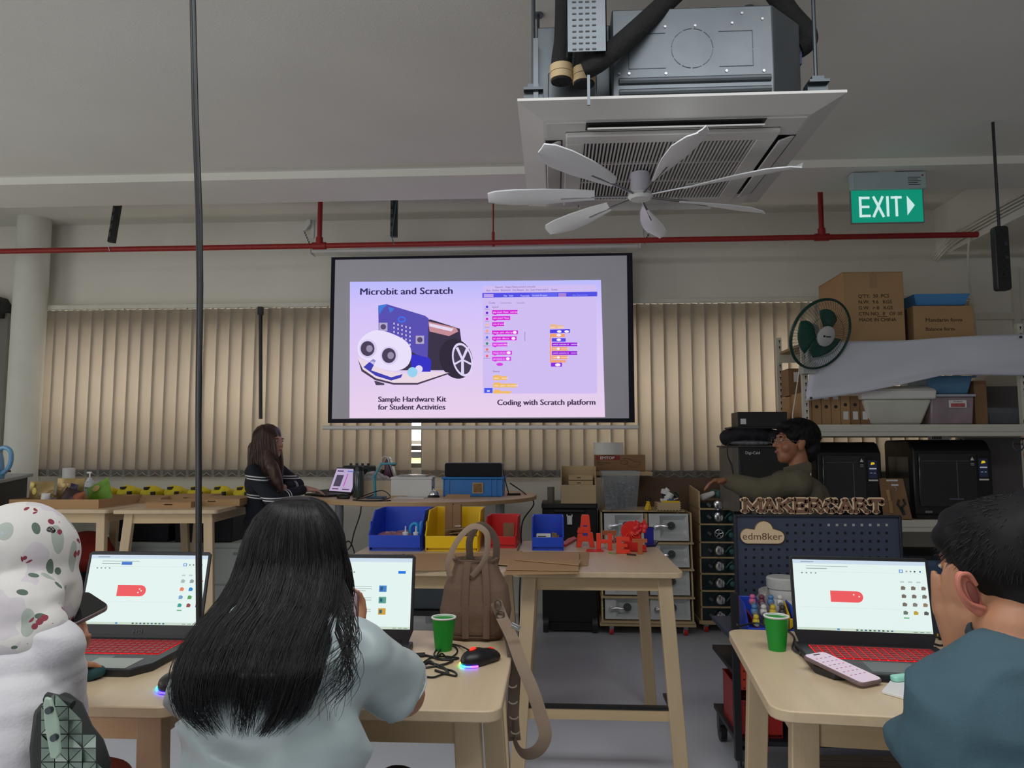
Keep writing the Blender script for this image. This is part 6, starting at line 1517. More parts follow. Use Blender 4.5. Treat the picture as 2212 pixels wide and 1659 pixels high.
def flat(name, lab, cat, pts, z, th, m, bev=.001):
    q = [Pz(x, y, z) for x, y in pts]; c = sum(q, V3())/len(q)
    o = obj(name, MB().prism([(p.x-c.x, p.y-c.y) for p in q], 0, th), m, bevel=bev); o.location = (c.x, c.y, z); return tag(o, lab, cat)
flat('red_cutter', 'red utility cutter lying between the small blue bin and the letter A', 'cutter', [(1213, 1181), (1222, 1181), (1246, 1167), (1240, 1163), (1226, 1168)], ZT+.0005, .012, M_redp)
flat('phone_on_table', 'dark blue phone with red trim at the far right of the letters table', 'phone', [(1392, 1182), (1416, 1181), (1423, 1172), (1400, 1171)], ZT+.0005, .012, mat('navy_red', (34, 30, 90), .3))
flat('navy_piece', 'small navy piece behind the letter H', 'piece', [(1322, 1172), (1334, 1172), (1336, 1165), (1326, 1165)], ZT+.0005, .008, mat('navy_plastic2', (30, 34, 76), .4))
flat('red_flat_piece', 'thin flat red printed piece in front of the letter A', 'piece', [(1266, 1192), (1304, 1192), (1302, 1188), (1268, 1188)], ZT+.0005, .005, M_redd)
flat('green_sliver', 'thin green sliver in front of the letter H', 'piece', [(1314, 1195), (1332, 1198), (1332, 1196), (1314, 1193.5)], ZT+.0005, .003, mat('olive_green', (130, 150, 80), .6))
flat('black_pen', 'short black pen lying in front of the letter E', 'pen', [(1354, 1199), (1374, 1201), (1374, 1199), (1354, 1197)], ZT+.0005, .005, M_black)
flat('navy_marker', 'small dark pen on the cardboard-covered table', 'pen', [(861, 1206), (866, 1206), (874, 1199), (870, 1199)], ZT+.0055, .006, mat('navy_plastic2', (30, 34, 76), .4))
q = Pz(1402, 1158, ZT+.0); t = thing('mini_blue_box', 'tiny dark blue printed box behind the flower model', 'box', (P(1402, 1150, 4.12).x, 4.12, ZT))
obj('box', MB().box(-.022, .022, -.02, .02, 0, P(1402, 1139, 4.12).z-ZT), mat('deep_blue_print', (30, 34, 150), .4), t, bevel=.002); obj('rim', MB().box(-.026, .026, -.023, .023, P(1402, 1142, 4.12).z-ZT, P(1402, 1139, 4.12).z-ZT), mat('deep_blue_print', (30, 34, 150), .4), t)
t = thing('brown_block', 'brown orange printed bar standing behind the letter H', 'block', (P(1316, 1150, 4.15).x, 4.15, ZT))
zb_ = P(1316, 1146, 4.15).z-ZT
obj('bar', MB().box(-.038, .038, -.006, .006, zb_-.024, zb_), mat('brown_print', (176, 92, 50), .5), t, bevel=.001); obj('foot', MB().box(-.03, -.022, -.006, .006, 0, zb_-.024).box(.022, .03, -.006, .006, 0, zb_-.024), mat('brown_print', (176, 92, 50), .5), t)
# dark rack and tape dispenser under the left middle table
t = thing('low_dark_rack', 'low dark rack with grey tote below the left middle table', 'rack', (-.78, 4.7, 0))
obj('shelf', MB().box(-.35, .35, -.18, .18, .40, .43).box(-.35, .35, -.18, .18, .1, .13), M_black, t)
for i in (-1, 1): obj('side', MB().box(i*.34-.01, i*.34+.01, -.18, .18, 0, .40), M_black, t)
obj('tote', MB().taper(.5, .3, .54, .33, .43, .58), mat('tote_grey', (70, 78, 86), .5), t, bevel=.01)
t = thing('tape_dispenser', 'brown tape dispenser on the low dark rack', 'tape dispenser', (P(910, 1330, 4.55).x, 4.6, .13))
obj('body', MB().prism([(-.06, 0), (.06, 0), (.05, .03), (.02, .05), (-.02, .05), (-.06, .02)], -.02, .02, 'xz'), M_cardd, t, bevel=.003); obj('roll', MB().cyl((0, -.015, .06), (0, .015, .06), .045, n=24), M_ply, t)

# ================================================================== laptops in the foreground
M_lap = mat('laptop_black', (26, 27, 32), .45, var=.03)
M_keys = mat('key_caps', (60, 8, 14), .5, emit=.25, ecol=(190, 20, 30))
def laptop(name, lab, loc, rz, W_, D_, Lh, tilt, page, lit='red'):
    t = thing(name, lab, 'laptop', loc, rz)
    obj('base', MB().prism([(-W_/2, D_/2), (-W_/2, -D_/2+.05), (-W_/2+.03, -D_/2), (W_/2-.03, -D_/2), (W_/2, -D_/2+.05), (W_/2, D_/2)], 0, .018), M_lap, t, bevel=.003)
    kb = obj('key_glow', MB().box(-W_*.42, W_*.42, -D_*.08, D_*.36, .018, .0186), emat((235, 20, 30), 1.3), t)
    ks = MB(); n = 15
    for j in range(6):
        for i in range(n):
            x0 = -W_*.42+i*W_*.84/n+.002; y0 = -D_*.08+j*D_*.44/6+.0028
            ks.box(x0, x0+W_*.84/n-.0035, y0, y0+D_*.44/6-.005, .0186, .0205)
    obj('keys', ks, M_keys, kb, kind='stuff')
    obj('touchpad', MB().box(-.055, .05, -D_*.44, -D_*.14, .018, .0183), mat('touchpad', (34, 36, 40), .3), t)
    Ml = Matrix.Translation((0, D_/2-.012, .016)) @ Matrix.Rotation(R(-tilt), 4, 'X')
    def L(nm, x0, x1, z0, z1, y0, y1, m, par, **k):
        mb = MB(); mb.m = Ml; mb.box(x0, x1, y0, y1, z0, z1); return obj(nm, mb, m, par, **k)
    mb = MB(); mb.m = Ml
    mb.prism([(-W_/2+.012, 0), (W_/2-.012, 0), (W_/2, .03), (W_/2, Lh-.006), (W_/2-.008, Lh), (-W_/2+.008, Lh), (-W_/2, Lh-.006), (-W_/2, .03)], 0, .006, 'xz')
    lid_ = obj('screen_lid', mb, M_lap, t, bevel=.0015)
    L('hinge', -W_/2+.03, W_/2-.03, -.004, .008, -.004, .008, M_black, t)
    dz0, dz1 = .034, Lh-.010
    d = L('display', -W_/2+.008, W_/2-.008, dz0, dz1, -.0008, 0, emat((228, 244, 240), .98), lid_)
    mb = MB(); mb.m = Ml; obj('webcam', mb.cyl((0, -.0008, Lh-.005), (0, 0, Lh-.005), .002, n=10), M_black, lid_)
    w0, h0 = W_-.016, dz1-dz0
    def U(nm, u0, u1, v0, v1, col, s=.95, lay=1):
        return L(nm, (u0-.5)*w0, (u1-.5)*w0, dz0+v0*h0, dz0+v1*h0, -.0008-.0003*lay, -.0008-.0003*(lay-1), emat(col, s), d)
    def UP(nm, pts, col, lay=1):
        mb = MB(); mb.m = Ml; mb.prism([((u-.5)*w0, dz0+v*h0) for u, v in pts], -.0008-.0003*lay, -.0008-.0003*(lay-1), 'xz'); return obj(nm, mb, emat(col, .95), d)
    U('task_bar', 0, 1, 0, .035, (206, 222, 206)); U('browser_bar', 0, 1, .945, 1, (206, 224, 240))
    for i in range(9): U('task_icon', .44+i*.032, .456+i*.032, .008, .028, ((60, 90, 90), (90, 120, 110), (70, 100, 140))[i % 3], lay=2)
    U('start_icon', .30, .318, .008, .03, (60, 140, 200), lay=2)
    for i in range(3): U('tray_text', .86+i*.045, .89+i*.045, .012, .02, (120, 140, 140), lay=2)
    U('tab_text', .06, .16, .965, .975, (130, 150, 160), lay=2); U('address_text', .10, .42, .905, .912, (150, 170, 170))
    if page == 'cad':
        U('toolbar_line', 0, 1, .83, .833, (206, 222, 220)); U('file_name', .1, .26, .87, .878, (120, 136, 140)); U('tool_icon', .80, .83, .84, .885, (110, 160, 220)); U('tool_icon_mark', .808, .822, .85, .874, (235, 245, 250), lay=2)
        for i, x in enumerate((.85, .88, .91, .95)): U('tool_icon', x, x+.012, .85, .872, ((150, 160, 160), (130, 140, 140), (50, 60, 70), (60, 110, 180))[i])
        for i in range(4): U('edit_icon', .06+.035*i, .072+.035*i, .80, .815, (110, 124, 126))
        a0 = [(.27, .40), (.27, .56), (.47, .56)]+[(.47+.045*math.sin(a_*PI/8), .48+.08*math.cos(a_*PI/8)) for a_ in range(1, 8)]+[(.47, .40)]
        UP('drawn_key_tag', a0, (240, 92, 96), 2)
        for x, y in ((.46, .505), (.475, .48), (.45, .455)) if name == 'gaming_laptop' and 'hijab' in lab else ((.445, .51), (.485, .485)):
            UP('tag_hole', [(x+.006*math.cos(b_), y+.011*math.sin(b_)) for b_ in [i*PI/4 for i in range(8)]], (245, 235, 235), 3)
        cc = ((176, 190, 190), (150, 160, 165), (220, 60, 70), (236, 130, 90), (40, 130, 200), (100, 130, 140), (120, 160, 210), (90, 160, 90), (130, 90, 160), (60, 160, 150), (150, 70, 70), (80, 100, 150)) if 'hijab' in lab else ((120, 110, 100),)*7+((130, 126, 120), (150, 130, 100), (110, 120, 110), (190, 160, 60), (90, 90, 90))
        for i in range(12):
            u = .80+(i % 3)*.075; v = .60-(i//3)*.115
            UP('shape_icon', [(u, v), (u+.03, v), (u+.036, v+.035), (u+.018, v+.055), (u+.002, v+.045)], cc[i], 2)
        for i in range(3): U('shape_label', .80+i*.06, .83+i*.06, .70, .72, (190, 205, 205))
        U('guide_line', .05, .78, .32, .323, (206, 222, 220)); U('button', .80, .84, .20, .215, (80, 170, 100))
        if 'hijab' in lab: U('blue_button', .27, .36, .855, .90, (70, 120, 210), lay=2)
    else:
        U('sign_in_button', .89, .95, .78, .82, (30, 120, 225), lay=2)
        for i in range(4): U('nav_icon', .44+i*.028, .452+i*.028, .79, .805, (110, 110, 110))
        for i, c_ in enumerate(((70, 130, 200), (90, 160, 140), (210, 160, 60))):
            v = .56-i*.16
            U('thumbnail', .74, .80, v-.04, v+.05, c_, lay=2); U('thumbnail_mark', .75, .77, v-.02, v+.03, (40, 90, 130), lay=3)
            for j in range(3): U('text_line', .44, .68-.05*(j == 2), v+.03-j*.03, v+.037-j*.03, (160, 170, 170))
        U('thumbnail', .33, .40, .50, .60, (90, 150, 90), lay=2); U('thumbnail_mark', .345, .385, .52, .56, (220, 200, 120), lay=3)
    return t
q = P(388, 1385, 1.96)
la = laptop('gaming_laptop', 'black laptop with red keyboard before the person in floral hijab', (P(246, 1400, 1.86).x, 1.83, ZT+.0005), 0, .345, .29, .226, 13, 'cad')
obj('sticker', MB().box(.02, .13, -.14, -.06, .018, .0186), mat('sticker_grey', (150, 156, 150), .5), la)
text('MSI', .014, mat('brand_grey', (60, 70, 70), .4), la, Matrix.Translation((0, .1315, .020)) @ Matrix.Rotation(R(-13), 4, 'X') @ Matrix.Translation((0, -.0006, .008)) @ Matrix.Rotation(R(90), 4, 'X'), sx=1.3)
xB = P(890, 1390, 1.95).x
lb = laptop('gaming_laptop', 'black laptop showing search results before the long-haired woman', (xB-.172, 1.83, ZT+.0005), 0, .345, .27, .224, 8, 'web')
text('MSI', .014, mat('brand_grey', (60, 70, 70), .4), lb, Matrix.Translation((0, .122, .020)) @ Matrix.Rotation(R(-8), 4, 'X') @ Matrix.Translation((0, -.0006, .008)) @ Matrix.Rotation(R(90), 4, 'X'), sx=1.3)
pC = P(1868, 1390, 1.98)
lc = laptop('gaming_laptop', 'black laptop with red keyboard on the right near table', (pC.x-.004, 1.875, ZT+.0005), R(-6), .345, .27, .222, 11, 'cad')

# phones
def phone(lab, corners, z, case, face, th=.009, tiltpts=None, name='phone'):
    """corners: pixel TL, TR, BR, BL with a height for each"""
    q = [Pz(x, y, zz) if zz > 0 else P(x, y, -zz) for (x, y, zz) in corners]
    c = sum(q, V3())/4; ex_ = ((q[1]-q[0])+(q[2]-q[3])).normalized(); ey_ = ((q[0]-q[3])+(q[1]-q[2])); ey_ = (ey_-ex_*ey_.dot(ex_)).normalized(); ez_ = ex_.cross(ey_)
    W_ = ((q[1]-q[0]).length+(q[2]-q[3]).length)/2; H_ = ((q[0]-q[3]).length+(q[1]-q[2]).length)/2
    Mx = Matrix((ex_, ey_, ez_)).transposed().to_4x4()
    t = thing(name, lab, 'phone', tuple(c))
    mb = MB(); mb.m = Mx; mb.prism(rrect(W_, H_, min(W_, H_)*.17, 5), -th, 0); obj('case', mb, case, t, bevel=.002)
    mb = MB(); mb.m = Mx; mb.prism(rrect(W_*.93, H_*.965, min(W_, H_)*.15, 5), 0, .0008); f = obj('face', mb, face, t)
    return t, Mx, W_, H_, f
t, Mx, W_, H_, f = phone('phone with lilac screen lying on the right laptop and table', [(1766, 1412, .915), (1811, 1408, .915), (1874, 1466, .897), (1826, 1480, .897)], 0, mat('clear_case', (120, 100, 100), .3, alpha=.9), emat((226, 206, 222), .82), name='smartphone')
mb = MB(); mb.m = Mx; mb.prism(rrect(W_*.3, H_*.03, H_*.014, 3, (0, H_*.43)), .0008, .0012); obj('camera_island', mb, M_black, f)
for r_ in range(6):
    for c_ in range(4):
        mb = MB(); mb.m = Mx; x0 = -W_*.36+c_*W_*.2; y0 = H_*(.30-r_*.115)
        obj('calendar_text', mb.box(x0, x0+W_*.09, y0, y0+H_*.012, .0008, .0011), emat((150, 90, 130) if (r_+c_) % 5 else (210, 90, 110), .7), f)
t, Mx, W_, H_, f = phone('black-faced smartphone held up by the person in floral hijab', [(176, 1270, -1.44), (223, 1303, -1.42), (172, 1356, -1.35), (116, 1320, -1.37)], 0, mat('clear_case', (120, 100, 100), .3, alpha=.9), mat('phone_glass', (12, 14, 18), .08, coat=.5), name='smartphone')
q = P(752, 1300, 1.55)
t = thing('smartphone', 'phone in pink marbled case held up by the long-haired woman', 'phone', (q.x, 1.55, q.z), rot=(R(-12), 0, R(6)))
obj('case', MB().prism(rrect(.06, .10, .01, 4, (-.012, -.03)), -.004, .005, 'xz'), mat('marble_pink', (200, 160, 170), .3, var=.5, scale=60), t, bevel=.002)
obj('bumper', MB().tube([(x-.012, 0, z-.03) for x, z in rrect(.064, .104, .012, 4)]+[(.032-.012, 0, .04-.03)], .003, 6), mat('bumper_brown', (110, 84, 80), .4), t)

# cups
q = Pz(958, 1404, ZT); cup(q.x, q.y, ZT, M_cupg, 'green paper cup beside the brown bag', .0305, .083, band=False)
q = Pz(1679, 1404, ZT); cup(q.x, q.y, ZT, M_cupg, 'green paper cup left of the right laptop', .0305, .086, band=False)

# gaming mouse with lights
q = Pz(1036, 1432, ZT)
ms = thing('gaming_mouse', 'black gaming mouse with red logo and rainbow light on the near table', 'mouse', (q.x, q.y, ZT), R(-40))
mb = MB().ell((0, -.012, .012), (.030, .045, .026)).ell((0, .03, .008), (.028, .034, .018)).ell((.0, .008, .014), (.032, .05, .018))
remesh('shell', mb, mat('mouse_black', (18, 18, 21), .42), ms, .004, 3, world=False, cut=[((0, 0, .001), (0, 0, -1))])
mb = MB(); mb.m = Matrix.Translation((0, -.024, .0375)) @ Matrix.Rotation(R(14), 4, 'X'); mb.prism([(-.007, .006), (0, .009), (.007, .006), (.005, -.004), (0, -.010), (-.005, -.004)], 0, .0012); obj('logo', mb, emat((255, 50, 30), 1.6), ms)
obj('wheel', MB().cyl((-.004, .038, .021), (.004, .038, .021), .009, n=14), emat((230, 30, 20), 1.0), ms)
cols_ = ((255, 210, 40), (60, 230, 90), (40, 200, 240), (60, 90, 255), (120, 60, 240))
for k in range(5):
    a0, a1 = R(205+k*26), R(205+(k+1)*26)
    obj('light_strip', MB().tube([(.031*math.cos(a_), -.014+.043*math.sin(a_), .004) for a_ in (a0, (a0+a1)/2, a1)], .0022, 6), emat(cols_[k], 7), ms)
def cz(px, py, z=ZT+.003): return Pz(px, py, z)
cord('mouse_cable', [cz(1012, 1404, ZT+.02), cz(990, 1394), cz(965, 1392), cz(945, 1402), cz(938, 1415), cz(955, 1425), cz(975, 1420), cz(988, 1408), cz(982, 1396), cz(960, 1394), cz(942, 1420, ZT+.01), cz(955, 1412, ZT+.008), cz(970, 1425), cz(990, 1421), cz(940, 1418), cz(908, 1436), cz(930, 1428), cz(945, 1440), cz(980, 1450), cz(985, 1460), cz(960, 1456), cz(935, 1463), cz(912, 1458), cz(895, 1440), cz(870, 1408)], .0022, M_black, 'thin black mouse cable tangled beside the laptop')
t = cord('laptop_cable', [cz(868, 1416, ZT+.006), cz(890, 1417, ZT+.006), cz(905, 1414), cz(930, 1418), cz(950, 1424), cz(978, 1426), cz(960, 1435), cz(915, 1442), cz(925, 1432), cz(955, 1440), cz(968, 1455), cz(940, 1448)], .003, M_black, 'thick black cable with plug entering the middle laptop')
obj('plug', MB().tube([cz(888, 1416, ZT+.006), cz(918, 1414, ZT+.006)], .0055, 8), M_black, t, world=True)
# second mouse glow by the table of the hijab person
q = Pz(372, 1488, ZT)
m2 = thing('lit_mouse', 'black mouse with blue glow beside the long hair', 'mouse', (q.x, q.y, ZT), R(20))
remesh('shell', MB().ell((0, 0, .012), (.03, .045, .022)), mat('mouse_black', (18, 18, 21), .42), m2, .005, 2, world=False, cut=[((0, 0, .001), (0, 0, -1))])
for k in range(3): obj('light_strip', MB().tube([(.031*math.cos(a_), .043*math.sin(a_), .004) for a_ in (R(150+k*35), R(167+k*35), R(185+k*35))], .0025, 6), emat(((40, 200, 240), (60, 110, 255), (80, 60, 240))[k], 5), m2)
q = Pz(190, 1468, ZT)
t = thing('teal_pouch', 'small dark teal pouch beside the left laptop', 'pouch', (q.x, q.y, ZT))
remesh('pouch', MB().ell((0, 0, .016), (.03, .026, .018)).ell((.014, .008, .016), (.02, .018, .014)), mat('teal_cloth', (20, 66, 70), .7), t, .004, 2, fold=.002, fscale=30, world=False, cut=[((0, 0, .001), (0, 0, -1))])
# notepad, mint object, cables at right
t = flat('notepad', 'small white notepad at the sleeve of the blue-shirted person', 'notepad', [(1905, 1498), (1975, 1518), (1990, 1480), (1932, 1465)], ZT+.0005, .006, M_paper)
o = obj('backing_board', MB().box(-.02, .02, -.02, .01, -.0004, .0), M_cardd, t)
t = thing('mint_tape', 'mint green correction tape on the notepad', 'tape', (*Pz(1945, 1470, ZT+.007).xy, ZT+.007), R(20))
obj('case', MB().prism(rrect(.045, .022, .009, 4), 0, .012), mat('mint', (150, 220, 200), .35), t, bevel=.003)
cord('charger_cable', [P(1592, 1349, 2.2), cz(1600, 1352), cz(1630, 1346), cz(1660, 1352), cz(1700, 1362), cz(1718, 1352), cz(1728, 1345)], .0026, M_black, 'black cable lying behind the green cup at right')
t = cord('laptop_cable', [cz(1752, 1413, ZT+.008), cz(1728, 1410, ZT+.006), cz(1712, 1400), cz(1716, 1380), cz(1706, 1366), cz(1690, 1360)], .0028, M_black, 'black cable plugged into the left side of the right laptop')
obj('plug', MB().tube([cz(1745, 1413, ZT+.008), cz(1728, 1411, ZT+.007)], .006, 8), M_black, t, world=True)
t = cord('usb_adapter', [cz(2003, 1376), cz(2022, 1376), cz(2060, 1384), cz(2090, 1392)], .0028, M_black, 'black adapter cable at the right side of the right laptop')
obj('plug', MB().tube([cz(2028, 1376, ZT+.007), cz(2056, 1380, ZT+.007)], .008, 8), M_black, t, world=True)
cord('loose_cable', [cz(2003, 1384), cz(2030, 1394), cz(2055, 1391), cz(2100, 1400), cz(2125, 1410), cz(2140, 1425)], .0028, M_black, 'loose black cable behind the supporting arm')
flat('paper_sheet', 'white paper behind the elbow of the blue-shirted person', 'paper', [(2105, 1425), (2150, 1430), (2165, 1400), (2125, 1396)], ZT+.0005, .001, M_paper)

# ================================================================== brown drawstring bag
bq = Pz(1030, 1388, ZT); BY = bq.y+.06; bxc = P(1028, 1380, BY).x
M_bag = mat('bag_taupe', (112, 88, 72), .8, var=.06, scale=8, bump=.15, bscale=140)
M_strap = mat('bag_strap', (136, 116, 98), .7, var=.04)
bg_ = thing('drawstring_bag', 'brown fabric drawstring bag with handles on the near table corner', 'bag', (bxc, BY, ZT))
mb = MB()
hB = P(1030, 1205, BY).z-ZT
rows_ = [(0, .074, .046), (.02, .090, .058), (hB*.35, .099, .064), (hB*.65, .088, .058), (hB*.85, .066, .048), (hB*.97, .058, .04), (hB*1.03, .062, .042)]
vs = []; NA = 56
for z, rx_, ry_ in rows_:
    pass
def rowat(f):
    x = f*(len(rows_)-1); i = min(int(x), len(rows_)-2); g_ = x-i
    return [rows_[i][k]*(1-g_)+rows_[i+1][k]*g_ for k in range(3)]
NR = 36
for i in range(NR+1):
    f = i/NR; z, rx_, ry_ = rowat(f)
    for j in range(NA):
        a_ = 2*PI*j/NA; ce, se = math.cos(a_), math.sin(a_)
        e_ = .72; cx_ = abs(ce)**e_*(1 if ce > 0 else -1); sy_ = abs(se)**e_*(1 if se > 0 else -1)
        pl_ = 1+(.10*math.sin(a_*9+2)*max(0, f-.72)/.28)+.035*noise.noise(V3((ce*1.5, se*1.5, z*14)))*(1 if f > .06 else 0)
        sag = -.012*(1-abs(noise.noise(V3((ce*2+5, se*2, z*22)))))*max(0, f-.3)
        vs.append((rx_*cx_*pl_, ry_*sy_*pl_, z+sag*(f > .1)))
fs = [(i*NA+j, i*NA+(j+1) % NA, (i+1)*NA+(j+1) % NA, (i+1)*NA+j) for i in range(NR) for j in range(NA)]
fs.append(tuple(range(NA))[::-1])
mb.add(vs, fs)
o = obj('body', mb, M_bag, bg_, ang=0); so = o.modifiers.new('s', 'SOLIDIFY'); so.thickness = .002; so.offset = -1
mb = MB(); mb.add([(rows_[-1][1]*.9*math.cos(2*PI*j/24), rows_[-1][2]*.9*math.sin(2*PI*j/24), hB*.93) for j in range(24)], [tuple(range(24))]); obj('inner_lining', mb, mat('bag_dark', (44, 36, 30), .9), bg_)
for x in (-.022, .034): obj('seam_strap', MB().tube([(x, -.061, .01), (x*1.05, -.064, hB*.5), (x*.95, -.058, hB*.8), (x*.8, -.05, hB*.98)], .009, 8, .16, up=(1, 0, 0)), M_bag, bg_)
obj('bottom_seam', MB().tube([(.078*c_, .056*s_-.001, .012) for c_, s_ in [(abs(math.cos(a_))**.72*(1 if math.cos(a_) > 0 else -1), abs(math.sin(a_))**.72*(1 if math.sin(a_) > 0 else -1)) for a_ in [k*2*PI/40 for k in range(41)]]], .002, 5), mat('bag_seam', (96, 74, 58), .8), bg_)
def hpt(px, py, dy): q = P(px, py, BY+dy); return q
obj('handle', MB().tube(catmull([hpt(972, 1245, -.058), hpt(968, 1215, -.055), hpt(990, 1165, -.05), hpt(1022, 1137, -.045), hpt(1050, 1150, -.045), hpt(1053, 1185, -.05), hpt(1044, 1215, -.055), hpt(1020, 1245, -.06)], 6), .0085, 8, .16, up=(0, 0, 1)), M_strap, bg_, world=True)
obj('handle', MB().tube(catmull([hpt(1018, 1225, .03), hpt(1014, 1170, .03), hpt(1030, 1138, .03), hpt(1050, 1138, .03), hpt(1070, 1165, .03), hpt(1072, 1200, .03), hpt(1066, 1230, .03)], 6), .010, 8, .16, up=(0, 0, 1)), mat('strap_dark', (84, 68, 56), .7), bg_, world=True)
def cams(px, py, Y): return P(px, py, Y)
st_ = [cams(1062, 1268, BY-.055), cams(1072, 1300, BY-.075), cams(1085, 1335, BY-.085), cams(1105, 1375, 1.93), cams(1125, 1430, 1.86), cams(1150, 1490, 1.82), cams(1168, 1545, 1.8), cams(1178, 1590, 1.79), cams(1160, 1622, 1.79), cams(1130, 1628, 1.80), cams(1112, 1600, 1.82), cams(1108, 1550, 1.84), cams(1110, 1500, 1.86), cams(1112, 1450, 1.88), cams(1104, 1390, 1.93), cams(1092, 1350, BY-.03)]
n1 = 9
obj('shoulder_strap', MB().tube(catmull(st_[1:12], 7), .0155, 8, .09, up=(1, .25, 0)), M_strap, bg_, world=True)
obj('strap_underside', MB().tube(catmull(st_[10:16], 7), .0145, 8, .10, up=(1, .0, 0)), mat('strap_camo', (96, 80, 68), .7, var=.35, scale=9), bg_, world=True)
for k, (px, py) in enumerate(((1107, 1480), (1108, 1515), (1110, 1548), (1113, 1580))):
    q = cams(px, py, 1.815); obj('strap_print', MB().tube([(q.x+.010*math.cos(a_), q.y, q.z+.006*math.sin(a_)) for a_ in [PI+i*PI/8 for i in range(9)]], .0018, 5, 1), mat('print_beige', (170, 156, 144), .7), bg_, world=True)
q = cams(1075, 1318, BY-.085)
obj('swivel_clip', MB().tube([(q.x+.008*math.cos(a_), q.y, q.z+.013*math.sin(a_)+.014) for a_ in [i*PI/8 for i in range(17)]], .0022, 6).tube([(q.x+.011*math.cos(a_)+.006, q.y, q.z+.010*math.sin(a_)-.012) for a_ in [i*PI/8 for i in range(17)]], .0026, 6), mat('clip_pewter', (120, 112, 104), .35, .8), bg_, world=True)
q = cams(1114, 1352, 1.9)
mb = MB(); mb.m = Matrix.Translation(q) @ Matrix.Rotation(R(25), 4, 'Y'); mb.box(-.012, .012, -.012, -.008, -.007, .007).box(-.010, .010, -.016, -.012, -.002, .002); obj('buckle', mb, M_steel, bg_, world=True, bevel=.001)
# ================================================================== people
def basis(fwd, up=(0, 0, 1)):
    f = V3(fwd).normalized(); r = f.cross(V3(up)).normalized(); u = r.cross(f)
    return Matrix((r, f, u)).transposed()          # columns: right, forward, up
def head_shapes(mb, c, B, s, ears=True, nose=1.0):
    def e(p, r): mb.ell(V3(c)+B @ (V3(p)*s), tuple(x*s for x in r), B, n=18, m=12)
    def cap(a, b, ra, rb): mb.caps(V3(c)+B @ (V3(a)*s), V3(c)+B @ (V3(b)*s), ra*s, rb*s, 12)
    e((0, -.012, .035), (.074, .094, .082)); e((0, .03, -.015), (.060, .062, .078)); e((0, .045, -.07), (.042, .042, .040))
    e((0, .062, -.088), (.022, .022, .022)); e((0, .078, .028), (.05, .016, .014))
    cap((0, .088, .012), (0, .106*nose, -.022), .008, .011); e((0, .088, -.024), (.018, .014, .010))
    e((0, .086, -.048), (.022, .012, .007)); e((0, .084, -.058), (.020, .012, .008))
    for i in (-1, 1):
        e((i*.036, .058, -.025), (.024, .026, .028)); e((i*.030, .083, .010), (.015, .008, .009))
        if ears: e((i*.076, -.004, -.008), (.010, .020, .032)); e((i*.081, -.012, .006), (.007, .014, .018))
def face_parts(par, c, B, s, brow=M_hair, lips=(150, 80, 76)):
    def e(nm, p, r, m, pr=par):
        return obj(nm, MB().ell(V3(c)+B @ (V3(p)*s), tuple(x*s for x in r), B, n=12, m=8), m, pr, world=True)
    for i in (-1, 1):
        ey = e('eye', (i*.030, .0865, .009), (.0125, .0065, .0055), mat('eye_white', (210, 205, 200), .3))
        e('iris', (i*.030+.001, .0915, .009), (.005, .003, .005), M_black, ey)
        e('eyebrow', (i*.031, .0905, .026), (.017, .005, .0035), brow)
    e('lips', (0, .0955, -.0535), (.017, .005, .007), mat('lips', lips, .45))
def hand(mb, w_, d, n, L=.17, spread=.25, curl=.5, thumb=1, s=1.0):
    """wrist w_, pointing d, palm normal n (palm faces n); thumb: side"""
    d = V3(d).normalized(); n = V3(n); n = (n-d*n.dot(d)).normalized(); side = d.cross(n)*thumb
    w_ = V3(w_); pl = L*.5
    c = w_+d*pl*.5
    mb.caps(w_, w_+d*pl*.85+side*.020*s, .020*s, .013*s, 10); mb.caps(w_, w_+d*pl*.85-side*.020*s, .020*s, .012*s, 10); mb.caps(w_+d*pl*.2, w_+d*pl*.85, .022*s, .014*s, 10)
    for k, (off, ln) in enumerate(((.027, .88), (.010, 1.0), (-.008, .93), (-.025, .72))):
        a = w_+d*pl*.86+side*off*s; dd = (d+side*off*spread*8).normalized(); l = L*.46*ln
        ax = dd.cross(n).normalized(); p = a; r = .0092*s
        for j, f in enumerate((.42, .32, .26)):
            dd = Matrix.Rotation(-curl*(.5+.5*j), 3, ax) @ dd if False else (dd*math.cos(curl*.6)+n*math.sin(curl*.6)).normalized()
            q = p+dd*l*f; mb.caps(p, q, r, r*.88, 8); p = q; r *= .88
    a = w_+d*pl*.22+side*.024*s; t1 = a+(d*.6+side*.75+n*.3).normalized()*L*.20; t2 = t1+(d*.85+side*.35+n*.3).normalized()*L*.17
    mb.chain([a, t1, t2], [.012*s, .0105*s, .009*s], 8)
def strands(name, guides, n, m, parent, r=.0006, k=12, jit=.004, wave=.003, curlend=0, rnd=random):
    """guides: function(u in 0..1, v in 0..1, t in 0..1) -> point; n strands as thin 3-sided tubes, joined (hair cannot be counted)"""
    mb = MB()
    for i in range(n):
        u, v = rnd.random(), rnd.random(); L = rnd.uniform(.72, 1.0); ph = rnd.uniform(0, 6.3); jx, jy, jz = [rnd.gauss(0, jit) for _ in range(3)]
        pts = []
        for j in range(k+1):
            t = j/k*L; p = guides(u, v, t); a = t**1.5
            wv = wave*math.sin(ph+t*9)*t
            pts.append(V3((p.x+jx*a+wv, p.y+jy*a, p.z+jz*a*.5)))
        mb.tube(pts, [r*(1-.7*(j/k)**3) for j in range(k+1)], 3)
    return obj(name, mb, m, parent, world=True, ang=0, kind='stuff')

